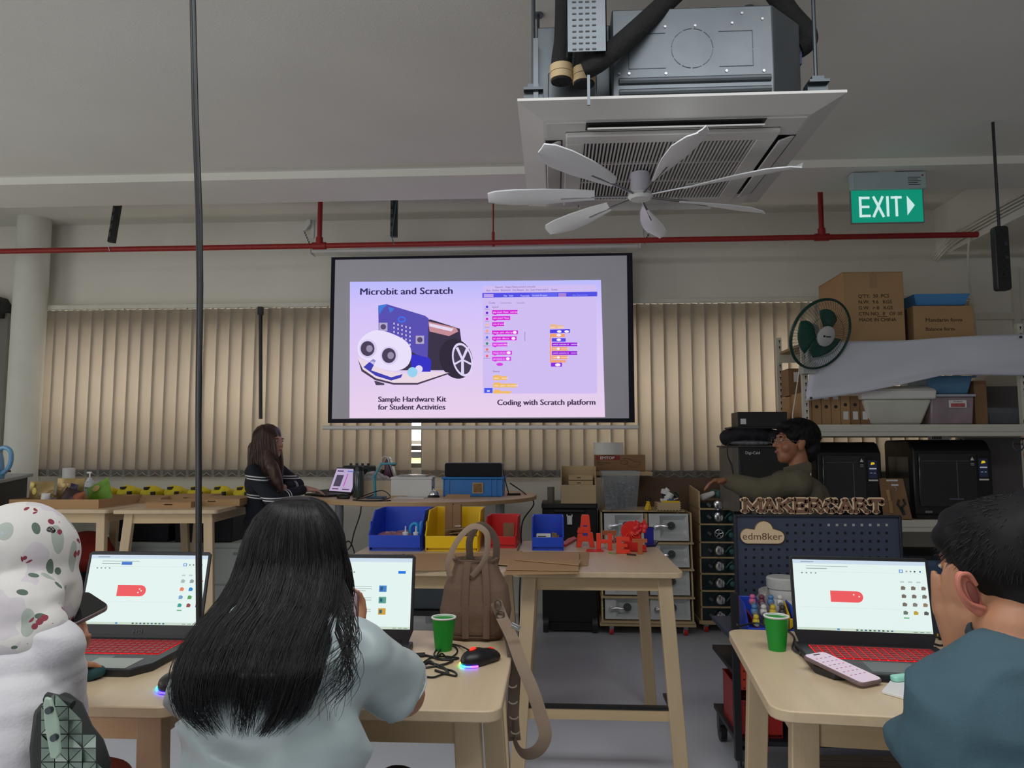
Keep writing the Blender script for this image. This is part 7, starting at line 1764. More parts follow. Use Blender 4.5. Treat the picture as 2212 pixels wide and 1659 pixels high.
# ---------------------------------------------------------------- long-haired woman, centre foreground
w4 = thing('person', 'person with very long black hair in silvery grey satin tee, seen from behind', 'person', (P(590, 1650, 1.2).x, 1.2, 0))
HC = P(634, 1212, 1.365); Bh = basis((.05, 1, -.12))
sh_l, sh_r = P(468, 1392, 1.25), P(790, 1380, 1.25)
ch = P(610, 1480, 1.24); wa = P(588, 1640, 1.21); hp = V3((wa.x-.0, 1.20, .70))
nk = P(628, 1275, 1.30)
el_r = P(872, 1500, 1.36); wr_r = V3((P(762, 1400, 1.6).x, 1.62, .985)); el_l = P(428, 1520, 1.36); wr_l = V3((P(500, 1440, 1.6).x, 1.62, .93))
mb = MB(); head_shapes(mb, HC, Bh, .86)
mb.caps(HC+V3((0, -.01, -.05)), nk+V3((0, 0, -.03)), .046, .052)
mb.chain([sh_l+V3((.03, 0, -.03)), nk+V3((0, -.02, -.05)), sh_r+V3((-.03, 0, -.03))], [.045, .055, .045])
mb.ell(ch, (.125, .08, .12)); mb.ell(wa, (.115, .078, .12)); mb.ell(hp+V3((0, .0, .02)), (.16, .115, .12))
mb.chain([sh_r+V3((-.02, 0, -.03)), el_r, wr_r], [.040, .040, .026]); mb.chain([sh_l+V3((.02, 0, -.03)), el_l, wr_l], [.045, .036, .026])
hand(mb, wr_r, (-.1, .35, .9), (-.3, -.9, .2), L=.15, curl=.7, thumb=-1, s=.9); hand(mb, wr_l, (.3, 1, -.2), (0, 0, -1), L=.15, curl=.3, thumb=-1, s=.9)
for i in (-1, 1):
    kx = hp.x+i*.10; mb.chain([hp+V3((i*.08, 0, 0)), V3((kx+i*.02, 1.60, .67)), V3((kx+i*.02, 1.58, .27))], [.085, .062, .042]); mb.ell((kx+i*.02, 1.63, .24), (.04, .11, .035))
remesh('body', mb, M_skin, w4, .0065, 3)
sleeve = P(882, 1478, 1.34)
mb = MB(); mb.ell(ch+V3((0, 0, .0)), (.138, .082, .14)); mb.ell(wa, (.152, .088, .15)); mb.ell(hp+V3((0, -.0, .10)), (.165, .115, .12)); mb.ell(ch+V3((-.01, .0, -.05)), (.140, .086, .12))
mb.chain([sh_l+V3((.02, 0, -.035)), nk+V3((0, -.005, -.095)), sh_r+V3((-.03, 0, -.03))], [.046, .058, .046])
mb.caps(ch+V3((-.06, -.02, .03)), sh_l+V3((.03, 0, -.05)), .055, .045); mb.caps(ch+V3((.06, -.02, .03)), sh_r+V3((-.03, 0, -.06)), .055, .05)
M_satin = mat('satin_grey', (168, 182, 184), .36, var=.03, scale=3, sheen=.3, spec=.6)
av = (el_r-sh_r).normalized(); mb.ell(sh_r+V3((-.02, 0, -.03)), .05); mb.cyl(sh_r+V3((-.022, 0, -.03)), sh_r+av*((el_r-sh_r).length*.86), .050, .053, 24)
mb.ell(sh_l+V3((.02, 0, -.03)), .05); mb.cyl(sh_l+V3((.022, 0, -.03)), sh_l.lerp(el_l, .88), .050, .052, 24)
c1 = sh_r+av*((el_r-sh_r).length*.84-.035); avl = (el_l-sh_l).normalized(); c2 = sh_l.lerp(el_l, .86)
remesh('satin_tee', mb, M_satin, w4, .0075, 3, fold=.017, fscale=6.0, fstretch=(.8, 1, 1.9), fold2=.005)
# sleeve hem ring
hb_ = MB(); hb_.tube([c1+av*.035+(V3((0, 0, 1)).cross(av).normalized()*math.cos(a_)+av.cross(V3((0, 0, 1)).cross(av)).normalized()*math.sin(a_))*.0525 for a_ in [k*PI/12 for k in range(25)]], .0022, 6)
obj('sleeve_hem', hb_, M_satin, w4, world=True)
# trousers
mb = MB()
for i in (-1, 1):
    kx = hp.x+i*.10; mb.chain([hp+V3((i*.08, 0, -.01)), V3((kx+i*.02, 1.60, .665)), V3((kx+i*.02, 1.58, .33))], [.097, .072, .056])
mb.ell(hp+V3((0, 0, -.01)), (.172, .125, .11)); remesh('trousers', mb, mat('black_trousers', (24, 24, 28), .8), w4, .012, 3)
# stool
def stool(x, y, h_, lab):
    t = thing('stool', lab, 'stool', (x, y, 0))
    obj('seat', MB().prism(circ(.17, 28), h_-.03, h_), M_wood, t, bevel=.006)
    for i in (-1, 1):
        for j in (-1, 1): obj('leg', MB().cyl((i*.15, j*.15, 0), (i*.10, j*.10, h_-.03), .016), M_leg, t)
stool(hp.x, 1.17, .60, 'wooden stool under the long-haired woman')
# hair: solid mass + strands
lv_ = [(1076, 608, 668), (1090, 578, 694), (1120, 548, 720), (1165, 526, 738), (1210, 514, 746), (1260, 498, 744), (1310, 470, 738), (1350, 430, 722), (1400, 398, 704), (1450, 380, 690), (1500, 376, 672), (1545, 392, 650), (1585, 440, 600)]
def hair_row(t):
    x = t*(len(lv_)-1); i = min(int(x), len(lv_)-2); f = x-i; return [lv_[i][k]*(1-f)+lv_[i+1][k]*f for k in range(3)]
def hair_Y(t):   # depth of the row's centre, and how deep it bulges
    if t < .38: return 1.365, .115*math.sqrt(max(0, 1-((.38-t)/.40)**2))+.005
    f = (t-.38)/.62; return 1.345-.20*min(1, f*1.6), .115-.06*min(1, f*2.2)
def hair_pt(u, t, push=1.0):
    y, xl, xr = hair_row(t); Yc, dp = hair_Y(t); a_ = PI*(1-u); cx = (xl+xr)/2; hw = (xr-xl)/2
    Yp = Yc-dp*math.sin(a_)*push
    return P(cx+hw*math.cos(a_)*push, y, Yp)
mb = MB(); NU, NT = 60, 60
vs = []
for i in range(NT+1):
    t = i/NT*.86; y, xl, xr = hair_row(t); Yc, dp = hair_Y(t)
    for j in range(NU+1):
        u = j/NU; rag = .0
        tt = t
        if i == NT: tt = t-.10*abs(noise.noise(V3((u*14, 3, 0))))-.10*abs(math.sin(u*9+1))
        elif i > NT-14: tt = t-(.10*abs(noise.noise(V3((u*14, 3, 0))))+.10*abs(math.sin(u*9+1)))*((i-NT+14)/14)
        p = hair_pt(u, tt, .965+.022*noise.noise(V3((u*26, tt*1.6, 7))))
        vs.append(p)
    for j in range(1, NU):   # front side of the sheet
        u = 1-j/NU; p = hair_pt(u, t, .965); bk = .10 if t < .38 else max(.012, .10-(t-.38)*.6)
        p2 = P(634, 0, 1)  # unused
        q = V3((p.x, p.y, p.z)); q.y = q.y+ (min(.09, dp*.8)*math.sin(PI*u)*1.6 if t < .38 else .018)
        vs.append(q)
W2 = 2*NU
fs = [(i*W2+j, i*W2+(j+1) % W2, (i+1)*W2+(j+1) % W2, (i+1)*W2+j) for i in range(NT) for j in range(W2)]
fs += [tuple(range(W2))[::-1], tuple(range(NT*W2, (NT+1)*W2))]
mb.add(vs, fs)
M_hairs = mat('black_hair_gloss', (20, 19, 22), .5, var=.25, scale=60, stretch=(1, 1, .06), spec=.4)
hm4 = obj('hair', mb, M_hairs, w4, world=True, ang=0)
rg = random.Random(3)
def hs4(u, v, t):
    k_ = .55*t*t; uc = (round(u*17+.3*math.sin(u*40))/17); uu = u*(1-k_)+uc*k_; uu = min(.995, max(.005, uu))
    ragg = .90+.14*noise.noise(V3((uc*9, 1, 2)))+.06*v
    return hair_pt(uu, min(1, .02+t*ragg*1.04), 1.0-.03*v+.012*math.sin(u*90))
strands('hair_strands', hs4, 4200, M_hairs, hm4, r=.0006, k=14, jit=.006, wave=.004, rnd=rg)
def fringe(u, v, t):   # loose locks leaving the mass to the right, curling
    y0 = 1250+v*120; x0 = 742-v*20
    pts = [(x0, y0), (x0+22, y0+50), (x0+10+30*u, y0+110), (x0-40+60*u, y0+160), (x0-60+50*u, y0+210)]
    x = t*4; i = min(int(x), 3); f = x-i
    q = [pts[i][k]*(1-f)+pts[i+1][k]*f for k in (0, 1)]; return P(q[0], q[1], 1.20-.10*t+.0)
strands('loose_locks', fringe, 90, M_hairs, hm4, r=.0006, k=14, jit=.008, wave=.012, rnd=rg)
def rlock(u, v, t):
    y = 1180+t*150; x = 738+10*u+18*math.sin(t*2.2)*v; return P(x, y, 1.33-.03*t)
strands('side_lock', rlock, 160, M_hairs, hm4, r=.0006, k=10, jit=.004, wave=.003, rnd=rg)

# ---------------------------------------------------------------- person in floral hijab, left foreground
w3 = thing('person', 'person in white floral hijab and white long-sleeved top, holding a phone', 'person', (P(60, 1650, 1.25).x, 1.22, 0))
HC = P(52, 1222, 1.32); Bh = basis((.35, 1, -.15))
sh_l, sh_r = P(-110, 1400, 1.22), P(118, 1392, 1.24); ch = P(20, 1480, 1.24); wa = P(20, 1640, 1.20); hp = V3((wa.x, 1.20, .70)); nk = P(60, 1310, 1.26)
el_r = P(138, 1545, 1.34); wr_r = P(150, 1410, 1.48); el_l = P(-120, 1540, 1.36); wr_l = V3((el_l.x+.05, 1.58, .93))
mb = MB(); head_shapes(mb, HC, Bh, .88, ears=False); mb.caps(HC, nk, .05, .05)
mb.chain([sh_l, nk+V3((0, -.0, -.07)), sh_r+V3((-.02, 0, -.01))], [.030, .04, .028]); mb.ell(ch, (.082, .066, .10)); mb.ell(wa, (.074, .066, .12)); mb.ell(hp, (.14, .10, .12))
mb.chain([sh_r, el_r, wr_r], [.030, .027, .022]); mb.chain([sh_l, el_l, wr_l], [.030, .027, .022])
hand(mb, wr_r, (.12, .0, 1), (-.1, -.9, .1), L=.115, curl=.8, thumb=1, s=.9); hand(mb, wr_l, (.3, 1, -.1), (0, 0, -1), L=.15, curl=.3, s=.9)
for i in (-1, 1): mb.chain([hp+V3((i*.07, 0, 0)), V3((hp.x-.15+i*.08, 1.58, .67)), V3((hp.x-.15+i*.08, 1.56, .27))], [.085, .062, .042]); mb.ell((hp.x-.15+i*.08, 1.6, .24), (.04, .11, .035))
remesh('body', mb, M_skin, w3, .0065, 3)
face_parts(w3, HC, Bh, .88)
M_wtop = mat('white_knit', (214, 212, 216), .8, var=.02, bump=.1, bscale=200)
mb = MB(); mb.ell(ch+V3((0, 0, -.01)), (.100, .088, .13)); mb.ell(wa, (.088, .084, .15)); mb.ell(hp+V3((0, 0, .12)), (.11, .10, .08))
mb.chain([sh_l, nk+V3((0, -.005, -.06)), sh_r+V3((-.008, 0, -.005))], [.045, .055, .040]); mb.caps(ch+V3((.04, 0, .04)), sh_r+V3((-.01, 0, -.03)), .05, .04)
mb.chain([sh_r, el_r+V3((0, 0, .0)), wr_r+V3((-.004, -.01, -.03))], [.044, .037, .029]); mb.chain([sh_l, el_l, wr_l+V3((0, -.03, 0))], [.044, .037, .029])
remesh('white_top', mb, M_wtop, w3, .0065, 3, fold=.0045, fscale=9, fstretch=(.6, .6, 3.2), fold2=.001)
mb = MB(); mb.ell(hp+V3((0, 0, .0)), (.175, .135, .13))
for i in (-1, 1): mb.chain([hp+V3((i*.07, 0, 0)), V3((hp.x-.16+i*.07, 1.58, .66)), V3((hp.x-.17+i*.06, 1.58, .12))], [.10, .085, .10])
remesh('salmon_skirt', mb, mat('salmon_cloth', (196, 104, 92), .85, var=.04), w3, .012, 3, fold=.006, fscale=7)
stool(hp.x, 1.17, .60, 'wooden stool under the person in floral hijab')
# hijab with printed flowers
mh_ = bpy.data.materials.new('floral_cloth'); mh_.use_nodes = True; MATS['floral_cloth'] = mh_; nt = mh_.node_tree; N = nt.nodes; L = nt.links; b = N['Principled BSDF']; b.inputs['Roughness'].default_value = .8
tc = N.new('ShaderNodeTexCoord')
def vor(scale, off=(0, 0, 0)):
    mp = N.new('ShaderNodeMapping'); mp.inputs['Location'].default_value = off; L.new(tc.outputs['Object'], mp.inputs[0])
    v = N.new('ShaderNodeTexVoronoi'); v.inputs['Scale'].default_value = scale; L.new(mp.outputs[0], v.inputs['Vector']); return v, mp
def mathn(op, a, bb=None):
    n = N.new('ShaderNodeMath'); n.operation = op
    for k, x in enumerate((a, bb)):
        if x is None: continue
        if isinstance(x, (int, float)): n.inputs[k].default_value = x
        else: L.new(x, n.inputs[k])
    return n.outputs[0]
def mix(f, c1_, c2_):
    n = N.new('ShaderNodeMix'); n.data_type = 'RGBA'; L.new(f, n.inputs[0])
    if isinstance(c1_, tuple): n.inputs[6].default_value = (*lin(c1_), 1)
    else: L.new(c1_, n.inputs[6])
    n.inputs[7].default_value = (*lin(c2_), 1); return n.outputs[2]
# faint wash
nz = N.new('ShaderNodeTexNoise'); nz.inputs['Scale'].default_value = 14; L.new(tc.outputs['Object'], nz.inputs['Vector'])
col = mix(mathn('MULTIPLY', mathn('GREATER_THAN', nz.outputs[0], .58), .35), (214, 210, 206), (180, 166, 190))
# leaves: stretched cells kept where the cell's random value is high
def spots(col, scale, thr, rad, colr, off, stretch=(1, 1, 1), petals=0, rot=0):
    mp = N.new('ShaderNodeMapping'); mp.inputs['Location'].default_value = off; mp.inputs['Scale'].default_value = stretch; mp.inputs['Rotation'].default_value = (0, rot, 0); L.new(tc.outputs['Object'], mp.inputs[0])
    v = N.new('ShaderNodeTexVoronoi'); v.inputs['Scale'].default_value = scale; v.inputs['Randomness'].default_value = .9; L.new(mp.outputs[0], v.inputs['Vector'])
    sp_ = N.new('ShaderNodeSeparateColor'); L.new(v.outputs['Color'], sp_.inputs[0])
    keep = mathn('GREATER_THAN', sp_.outputs[0], thr)
    d = v.outputs['Distance']
    if petals:
        sub_ = N.new('ShaderNodeTexVoronoi'); sub_.inputs['Scale'].default_value = scale*3.2; L.new(mp.outputs[0], sub_.inputs['Vector'])
        inside = mathn('MULTIPLY', mathn('LESS_THAN', d, rad), mathn('LESS_THAN', sub_.outputs['Distance'], .42))
    else: inside = mathn('LESS_THAN', d, rad)
    return mix(mathn('MULTIPLY', keep, inside), col, colr)
col = spots(col, 26, .72, .34, (168, 176, 168), (3, 1, 2), (1, 1, .45), rot=.5)
col = spots(col, 30, .74, .26, (92, 110, 96), (1, 5, 2), (1, 1, .35), rot=-.7)
col = spots(col, 34, .80, .22, (86, 104, 92), (7, 2, 5), (.4, 1, 1), rot=.3)
col = spots(col, 20, .80, .30, (168, 184, 196), (9, 4, 1), (1, 1, .6), petals=1)
col = spots(col, 22, .82, .42, (136, 50, 66), (4, 8, 3), petals=1)
L.new(col, b.inputs['Base Color'])
mb = MB()
mb.ell(HC+V3((.0, -.01, .022)), (.076, .100, .090), basis((.35, 1, -.1)), n=24, m=16)
mb.ell(HC+V3((.01, .0, -.03)), (.072, .088, .085)); mb.ell(HC+V3((.03, .03, -.06)), (.050, .06, .07))
mb.caps(HC+V3((0, -.03, -.05)), nk+V3((.0, -.01, -.0)), .070, .062)
mb.chain([sh_l+V3((.02, 0, .01)), nk+V3((-.01, -.015, -.035)), P(98, 1352, 1.24)], [.05, .066, .036]); mb.ell(nk+V3((-.02, -.03, -.05)), (.09, .06, .045))
hj = remesh('floral_hijab', mb, mh_, w3, .006, 4, fold=.005, fscale=9, fstretch=(1.2, 1, 1.2))
q = P(107, 1145, 1.22)
obj('hijab_pin', MB().ell((P(106, 1144, 1.225).x, 1.228, P(106, 1144, 1.225).z), (.0065, .004, .005)).ell((P(112, 1147, 1.225).x, 1.228, P(112, 1147, 1.225).z), .004), mat('pin_silver', (90, 84, 84), .2, .9), w3, world=True)
# faceted green handbag hanging at her side
hbq = P(150, 1590, 1.12)
hb = thing('handbag', 'sage green handbag of triangular glossy facets with strap on its left side', 'bag', tuple(P(160, 1659, 1.14)))
M_sage = mat('sage_gloss', (122, 140, 128), .25, var=.05, coat=.3); M_saged = mat('sage_dark', (40, 44, 42), .7)
out = [(98, 1520), (120, 1500), (158, 1528), (180, 1578), (205, 1610), (222, 1660), (215, 1720), (95, 1720), (88, 1600)]
obj('base', MB().prism([(P(x, y, 1.15).x, P(x, y, 1.15).z) for x, y in out], 1.118, 1.18, 'xz'), M_saged, hb, world=True, bevel=.01)
def inpoly(x, y, pl):
    c_ = False
    for i in range(len(pl)):
        (x0, y0), (x1, y1) = pl[i], pl[i-1]
        if (y0 > y) != (y1 > y) and x < (x1-x0)*(y-y0)/(y1-y0)+x0: c_ = not c_
    return c_
g_ = 30
for iy in range(8):
    for ix in range(6):
        x0, y0 = 88+ix*g_, 1496+iy*g_; A, Bq, Cq, Dq = (x0, y0), (x0+g_, y0), (x0+g_, y0+g_), (x0, y0+g_)
        tris = ((A, Bq, Cq), (A, Cq, Dq)) if (ix+iy) % 2 else ((A, Bq, Dq), (Bq, Cq, Dq))
        for tr_ in tris:
            cx, cy = sum(p[0] for p in tr_)/3, sum(p[1] for p in tr_)/3
            if not inpoly(cx, cy, out): continue
            pp = [(cx+(p[0]-cx)*.90, cy+(p[1]-cy)*.90) for p in tr_]
            dz = random.uniform(-.004, .006)
            vs = [P(x, y, 1.112+random.uniform(-.004, .004)) for x, y in pp]+[P(x, y, 1.12) for x, y in pp]
            obj('facet', MB().add(vs, [(0, 1, 2), (5, 4, 3), (0, 3, 4, 1), (1, 4, 5, 2), (2, 5, 3, 0)]), M_sage, hb, world=True)
obj('strap', MB().prism([(P(x, y, 1.09).x, P(x, y, 1.09).z) for x, y in ((100, 1504), (112, 1508), (128, 1560), (133, 1625), (124, 1638), (112, 1636), (100, 1570), (96, 1520))], 1.086, 1.092, 'xz'), mat('sage_strap', (168, 190, 172), .4), hb, world=True, bevel=.002)
for x, y in ((107, 1534), (118, 1593)):
    q = P(x, y, 1.084); obj('rivet', MB().cyl((q.x, 1.08, q.z), (q.x, 1.087, q.z), .005, n=14), M_dgalv, hb, world=True)
obj('zip_edge', MB().tube([P(100, 1506, 1.13), P(125, 1512, 1.13), P(156, 1524, 1.13)], .008, 8), M_saged, hb, world=True)

# ---------------------------------------------------------------- man in blue shirt, right foreground
m5 = thing('person', 'person in teal blue shirt leaning their face on one hand, seen from behind', 'person', (P(2110, 1650, 1.15).x+.05, 1.15, 0))
HC = P(2168, 1250, 1.22); Bh = basis((-.30, 1, .0))
nk = P(2205, 1370, 1.16); sh_l, sh_r = P(2042, 1500, 1.16), P(2400, 1480, 1.12); ch = P(2190, 1600, 1.12); hp = V3((ch.x+.02, 1.12, .70)); wa = V3((ch.x+.01, 1.10, .92))
el_l = P(2090, 1560, 1.42); el_l.z = ZT+.045; wr_l = P(2080, 1425, 1.24); el_r = V3((sh_r.x+.12, 1.4, .95)); wr_r = V3((sh_r.x+.26, 1.60, .92))
mb = MB(); head_shapes(mb, HC, Bh, .97, ears=False); mb.caps(HC+V3((.0, -.02, -.05)), nk, .056, .062)
mb.chain([sh_l+V3((.02, 0, -.02)), nk+V3((0, -.0, -.04)), sh_r], [.05, .065, .05]); mb.ell(ch, (.15, .1, .14)); mb.ell(wa, (.14, .1, .14)); mb.ell(hp, (.16, .12, .12))
mb.chain([sh_l+V3((.02, 0, -.03)), el_l, wr_l], [.05, .042, .030]); mb.chain([sh_r, el_r, wr_r], [.05, .04, .03])
hand(mb, wr_l, tuple((P(2054, 1255, 1.22)-wr_l).normalized()), (.8, .5, .0), L=.175, curl=.12, thumb=-1, s=1.12); hand(mb, wr_r, (.1, 1, -.1), (0, 0, -1), L=.17, curl=.3)
for i in (-1, 1): mb.chain([hp+V3((i*.09, 0, 0)), V3((hp.x+i*.12, 1.6, .68)), V3((hp.x+i*.12, 1.58, .27))], [.09, .065, .045]); mb.ell((hp.x+i*.12, 1.62, .24), (.045, .12, .035))
remesh('body', mb, M_skin, m5, .0055, 3)
face_parts(m5, HC, Bh, .97)
# ear
Be = Matrix.Rotation(R(-22), 3, 'Y')
ec = P(2094, 1285, 1.165)
M_ear = mat('ear_skin', (196, 120, 100), .5, var=.05)
er = remesh('ear', MB().ell(ec+Be @ V3((0, 0, .004)), (.0155, .010, .034), Be).ell(ec+Be @ V3((.004, 0, -.025)), (.010, .009, .012), Be), M_ear, m5, .003, 2)
obj('ear_rim', MB().tube(catmull([ec+Be @ V3((.008, -.010, -.022)), ec+Be @ V3((-.010, -.011, -.006)), ec+Be @ V3((-.014, -.011, .016)), ec+Be @ V3((-.006, -.011, .034)), ec+Be @ V3((.008, -.009, .030)), ec+Be @ V3((.012, -.007, .012))], 5), .0036, 8), M_ear, er, world=True)
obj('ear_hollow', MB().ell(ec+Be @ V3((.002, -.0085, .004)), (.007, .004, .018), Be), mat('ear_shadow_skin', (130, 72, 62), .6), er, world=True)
mb = MB(); HB = basis((-.30, 1, .05))
mb.ell(HC+HB @ V3((0, -.018, .045)), (.083, .102, .086), HB, n=24, m=16); mb.ell(HC+HB @ V3((0, .045, .080)), (.060, .052, .034), HB); mb.ell(HC+HB @ V3((.01, -.055, -.01)), (.072, .062, .070), HB); mb.ell(HC+HB @ V3((-.045, .04, .058)), (.034, .042, .028), HB)
hr = remesh('hair', mb, M_hair, m5, .006, 2, fold=.003, fscale=22, fstretch=(1, 1, .6))
hc_ = HC.copy()
def shorth(u, v, t):
    a_ = u*2*PI; ph = math.acos(max(-1, min(1, 1-v*1.25)))
    d = V3((math.sin(ph)*math.cos(a_), math.sin(ph)*math.sin(a_), math.cos(ph)))
    o = hc_+HB @ V3((d.x*.082, d.y*.100-.018, d.z*.085+.045))
    fl = HB @ V3((d.x*.4, d.y*.5+.25, d.z*.6-.35)); return o+(fl*.026+V3((0, 0, -.008*t)))*t
strands('hair_strands', shorth, 1500, M_hairs, hr, r=.0006, k=4, jit=.003, wave=.001, rnd=rg)
M_teals = mat('teal_shirt', (58, 86, 98), .8, var=.04, scale=6, bump=.08, bscale=220)
mb = MB(); mb.ell(ch+V3((0, 0, .0)), (.155, .112, .14)); mb.ell(wa, (.160, .115, .16)); mb.ell(hp+V3((0, 0, .1)), (.172, .13, .1))
mb.chain([sh_l+V3((.01, 0, -.035)), nk+V3((0, -.01, -.075)), sh_r+V3((0, 0, -.03))], [.050, .070, .055]); mb.caps(ch+V3((-.05, 0, .04)), sh_l+V3((.02, 0, -.05)), .075, .052)
mb.caps(sh_l+V3((.012, 0, -.035)), sh_l.lerp(el_l, .55), .052, .050); mb.caps(sh_l+V3((-.012, -.0, -.04)), P(2000, 1610, 1.16), .045, .048); mb.caps(sh_r, sh_r.lerp(el_r, .7), .064, .06)
remesh('teal_shirt', mb, M_teals, m5, .0075, 3, fold=.012, fscale=6, fstretch=(1, 1, 1.7), fold2=.004)
mb = MB(); mb.tube([nk+V3((.066*math.cos(a_), .06*math.sin(a_)-.0, -.012+.014*math.sin(a_))) for a_ in [k*PI/12 for k in range(25)]], .013, 8, .5, up=(0, 0, 1)); obj('collar', mb, mat('collar_dark_teal', (40, 58, 66), .8), m5, world=True)
mb = MB(); mb.ell(hp, (.18, .135, .115))
for i in (-1, 1): mb.chain([hp+V3((i*.09, 0, 0)), V3((hp.x+i*.12, 1.6, .675)), V3((hp.x+i*.12, 1.58, .33))], [.10, .076, .06])
remesh('trousers', mb, mat('black_trousers', (24, 24, 28), .8), m5, .012, 3)
stool(hp.x, 1.1, .60, 'wooden stool under the person in teal blue shirt')
wq = wr_l.lerp(P(2054, 1255, 1.22), -.03)
obj('wrist_band', MB().tube([wq+V3((.031*math.cos(a_), .031*math.sin(a_), .004*math.cos(a_))) for a_ in [k*PI/10 for k in range(21)]], .006, 6), mat('grey_band', (110, 112, 116), .5), m5, world=True)

# ---------------------------------------------------------------- presenter woman
w1 = thing('person', 'person in black striped sweater with long brown hair standing at the round table', 'person', (P(565, 1100, 5.05).x, 5.05, 0))
Y1 = 5.05; HC = P(582, 957, Y1); Bh = basis((1, -.28, .05)); bx = w1.location.x
nk = P(580, 1004, Y1); sh_n, sh_f = P(546, 1020, Y1-.14), P(598, 1016, Y1+.15)
ch = P(566, 1045, Y1); wa = P(566, 1095, Y1); hp = V3((bx+.0, Y1, .84))
el_n = P(590, 1082, Y1-.20); wr_n = P(660, 1056, Y1+.08); el_f = P(642, 1048, Y1+.28); wr_f = P(612, 1054, Y1+.10)
wr_n.z = max(wr_n.z, ZRT+.03)
mb = MB(); head_shapes(mb, HC, Bh, .97); mb.caps(HC+V3((-.01, 0, -.05)), nk+V3((0, 0, -.02)), .042, .046)
mb.chain([sh_n, nk+V3((0, 0, -.06)), sh_f], [.045, .055, .045]); mb.ell(ch, (.09, .14, .12)); mb.ell(wa, (.085, .125, .12)); mb.ell(hp, (.10, .15, .12))
mb.chain([sh_n, el_n, wr_n], [.042, .035, .025]); mb.chain([sh_f, el_f, wr_f], [.042, .035, .025])
hand(mb, wr_n, (1, .35, -.12), (0, 0, -1), L=.165, curl=.45, thumb=1, s=.95); hand(mb, wr_f, (-1, -.3, .05), (0, 0, -1), L=.15, curl=.35, thumb=-1, s=.9)
for i in (-1, 1): mb.chain([hp+V3((0, i*.08, 0)), V3((bx+.02, Y1+i*.09, .46)), V3((bx, Y1+i*.09, .08))], [.085, .058, .04]); mb.ell((bx+.05, Y1+i*.09, .04), (.11, .04, .038))
remesh('body', mb, mat('skin_light', (188, 140, 122), .5, var=.04, scale=12), w1, .0065, 2)
face_parts(w1, HC, Bh, .97, M_brown)
ms_ = bpy.data.materials.new('striped_knit'); ms_.use_nodes = True; MATS['striped_knit'] = ms_; nt = ms_.node_tree; N = nt.nodes; L = nt.links; b = N['Principled BSDF']; b.inputs['Roughness'].default_value = .9
tc = N.new('ShaderNodeTexCoord'); sp = N.new('ShaderNodeSeparateXYZ'); L.new(tc.outputs['Object'], sp.inputs[0])
tot_ = None
zc = lambda y: P(566, y, Y1-.1).z
for z0 in (zc(1028), zc(1033.5), zc(1070), zc(1075.5)):
    d_ = mathn('ABSOLUTE', mathn('SUBTRACT', mathn('ADD', sp.outputs[2], mathn('MULTIPLY', mathn('SINE', mathn('MULTIPLY', sp.outputs[0], 9.0)), .012)), z0))
    s_ = mathn('LESS_THAN', d_, .0038); tot_ = s_ if tot_ is None else mathn('MAXIMUM', tot_, s_)
L.new(mix(tot_, (18, 22, 34), (206, 206, 210)), b.inputs['Base Color'])
mb = MB(); mb.ell(ch, (.105, .155, .13)); mb.ell(wa, (.10, .142, .14)); mb.ell(hp+V3((0, 0, .06)), (.11, .155, .09))
mb.chain([sh_n, nk+V3((0, 0, -.075)), sh_f], [.055, .062, .055]); mb.chain([sh_n, el_n, el_n.lerp(wr_n, .88)], [.055, .050, .034]); mb.chain([sh_f, el_f, el_f.lerp(wr_f, .8)], [.055, .048, .036])
sw = remesh('striped_sweater', mb, ms_, w1, .009, 3, fold=.004, fscale=8)
for a_, b_ in ((el_n, wr_n), (el_f, wr_f)):
    dd = (b_-a_).normalized(); u_ = dd.orthogonal().normalized(); v_ = dd.cross(u_)
    for f in (.35, .42): c_ = a_.lerp(b_, f); rr_ = (.050-.016*f/.88)+.0015; obj('sleeve_stripe', MB().tube([c_+(u_*math.cos(t_)+v_*math.sin(t_))*rr_ for t_ in [k*PI/10 for k in range(21)]], .003, 5), mat('stripe_white', (206, 206, 210), .9), sw, world=True)
mb = MB(); mb.ell(hp, (.115, .16, .12))
for i in (-1, 1): mb.chain([hp+V3((0, i*.08, 0)), V3((bx+.02, Y1+i*.09, .46)), V3((bx, Y1+i*.09, .10))], [.095, .07, .055])
remesh('black_trousers', mb, mat('black_trousers', (24, 24, 28), .8), w1, .012, 2)
mb = MB(); HB = basis((1, -.28, .05))
mb.ell(HC+HB @ V3((0, -.022, .045)), (.086, .102, .088), HB, n=22, m=14); mb.ell(HC+HB @ V3((.0, -.055, -.05)), (.080, .062, .11), HB); mb.ell(HC+HB @ V3((.062, -.008, -.01)), (.030, .052, .085), HB); mb.ell(HC+HB @ V3((-.062, -.008, -.01)), (.030, .052, .085), HB); mb.ell(HC+HB @ V3((.055, -.03, -.10)), (.035, .06, .06), HB)
mb.caps(HC+V3((-.075, -.04, -.04)), P(545, 1022, Y1-.06), .055, .035); mb.chain([HC+HB @ V3((.068, .012, -.02)), P(588, 1010, Y1-.17), P(601, 1040, Y1-.17), P(608, 1062, Y1-.15)], [.034, .042, .030, .014]); mb.chain([HC+HB @ V3((-.066, .02, -.01)), P(603, 1008, Y1+.08), P(606, 1035, Y1+.10)], [.026, .03, .018])
h1 = remesh('hair', mb, M_brown, w1, .008, 2, fold=.004, fscale=20, fstretch=(1, 1, .3), fold2=.002)

HC1 = HC.copy()
def hs1(u, v, t):
    x0 = 548+u*44; x1 = 532+u*78 if u < .75 else 596+(u-.75)*60
    y = 918+8*abs(u-.45)*4+t*(105+45*u); x = x0*(1-t**.8)+x1*t**.8
    return P(x, y, Y1-.098-.03*math.sin(min(1, t*1.4)*PI*.5)-.05*u*t+.006*v)
strands('hair_strands', hs1, 420, M_brown, h1, r=.0014, k=8, jit=.008, wave=.006, rnd=rg)

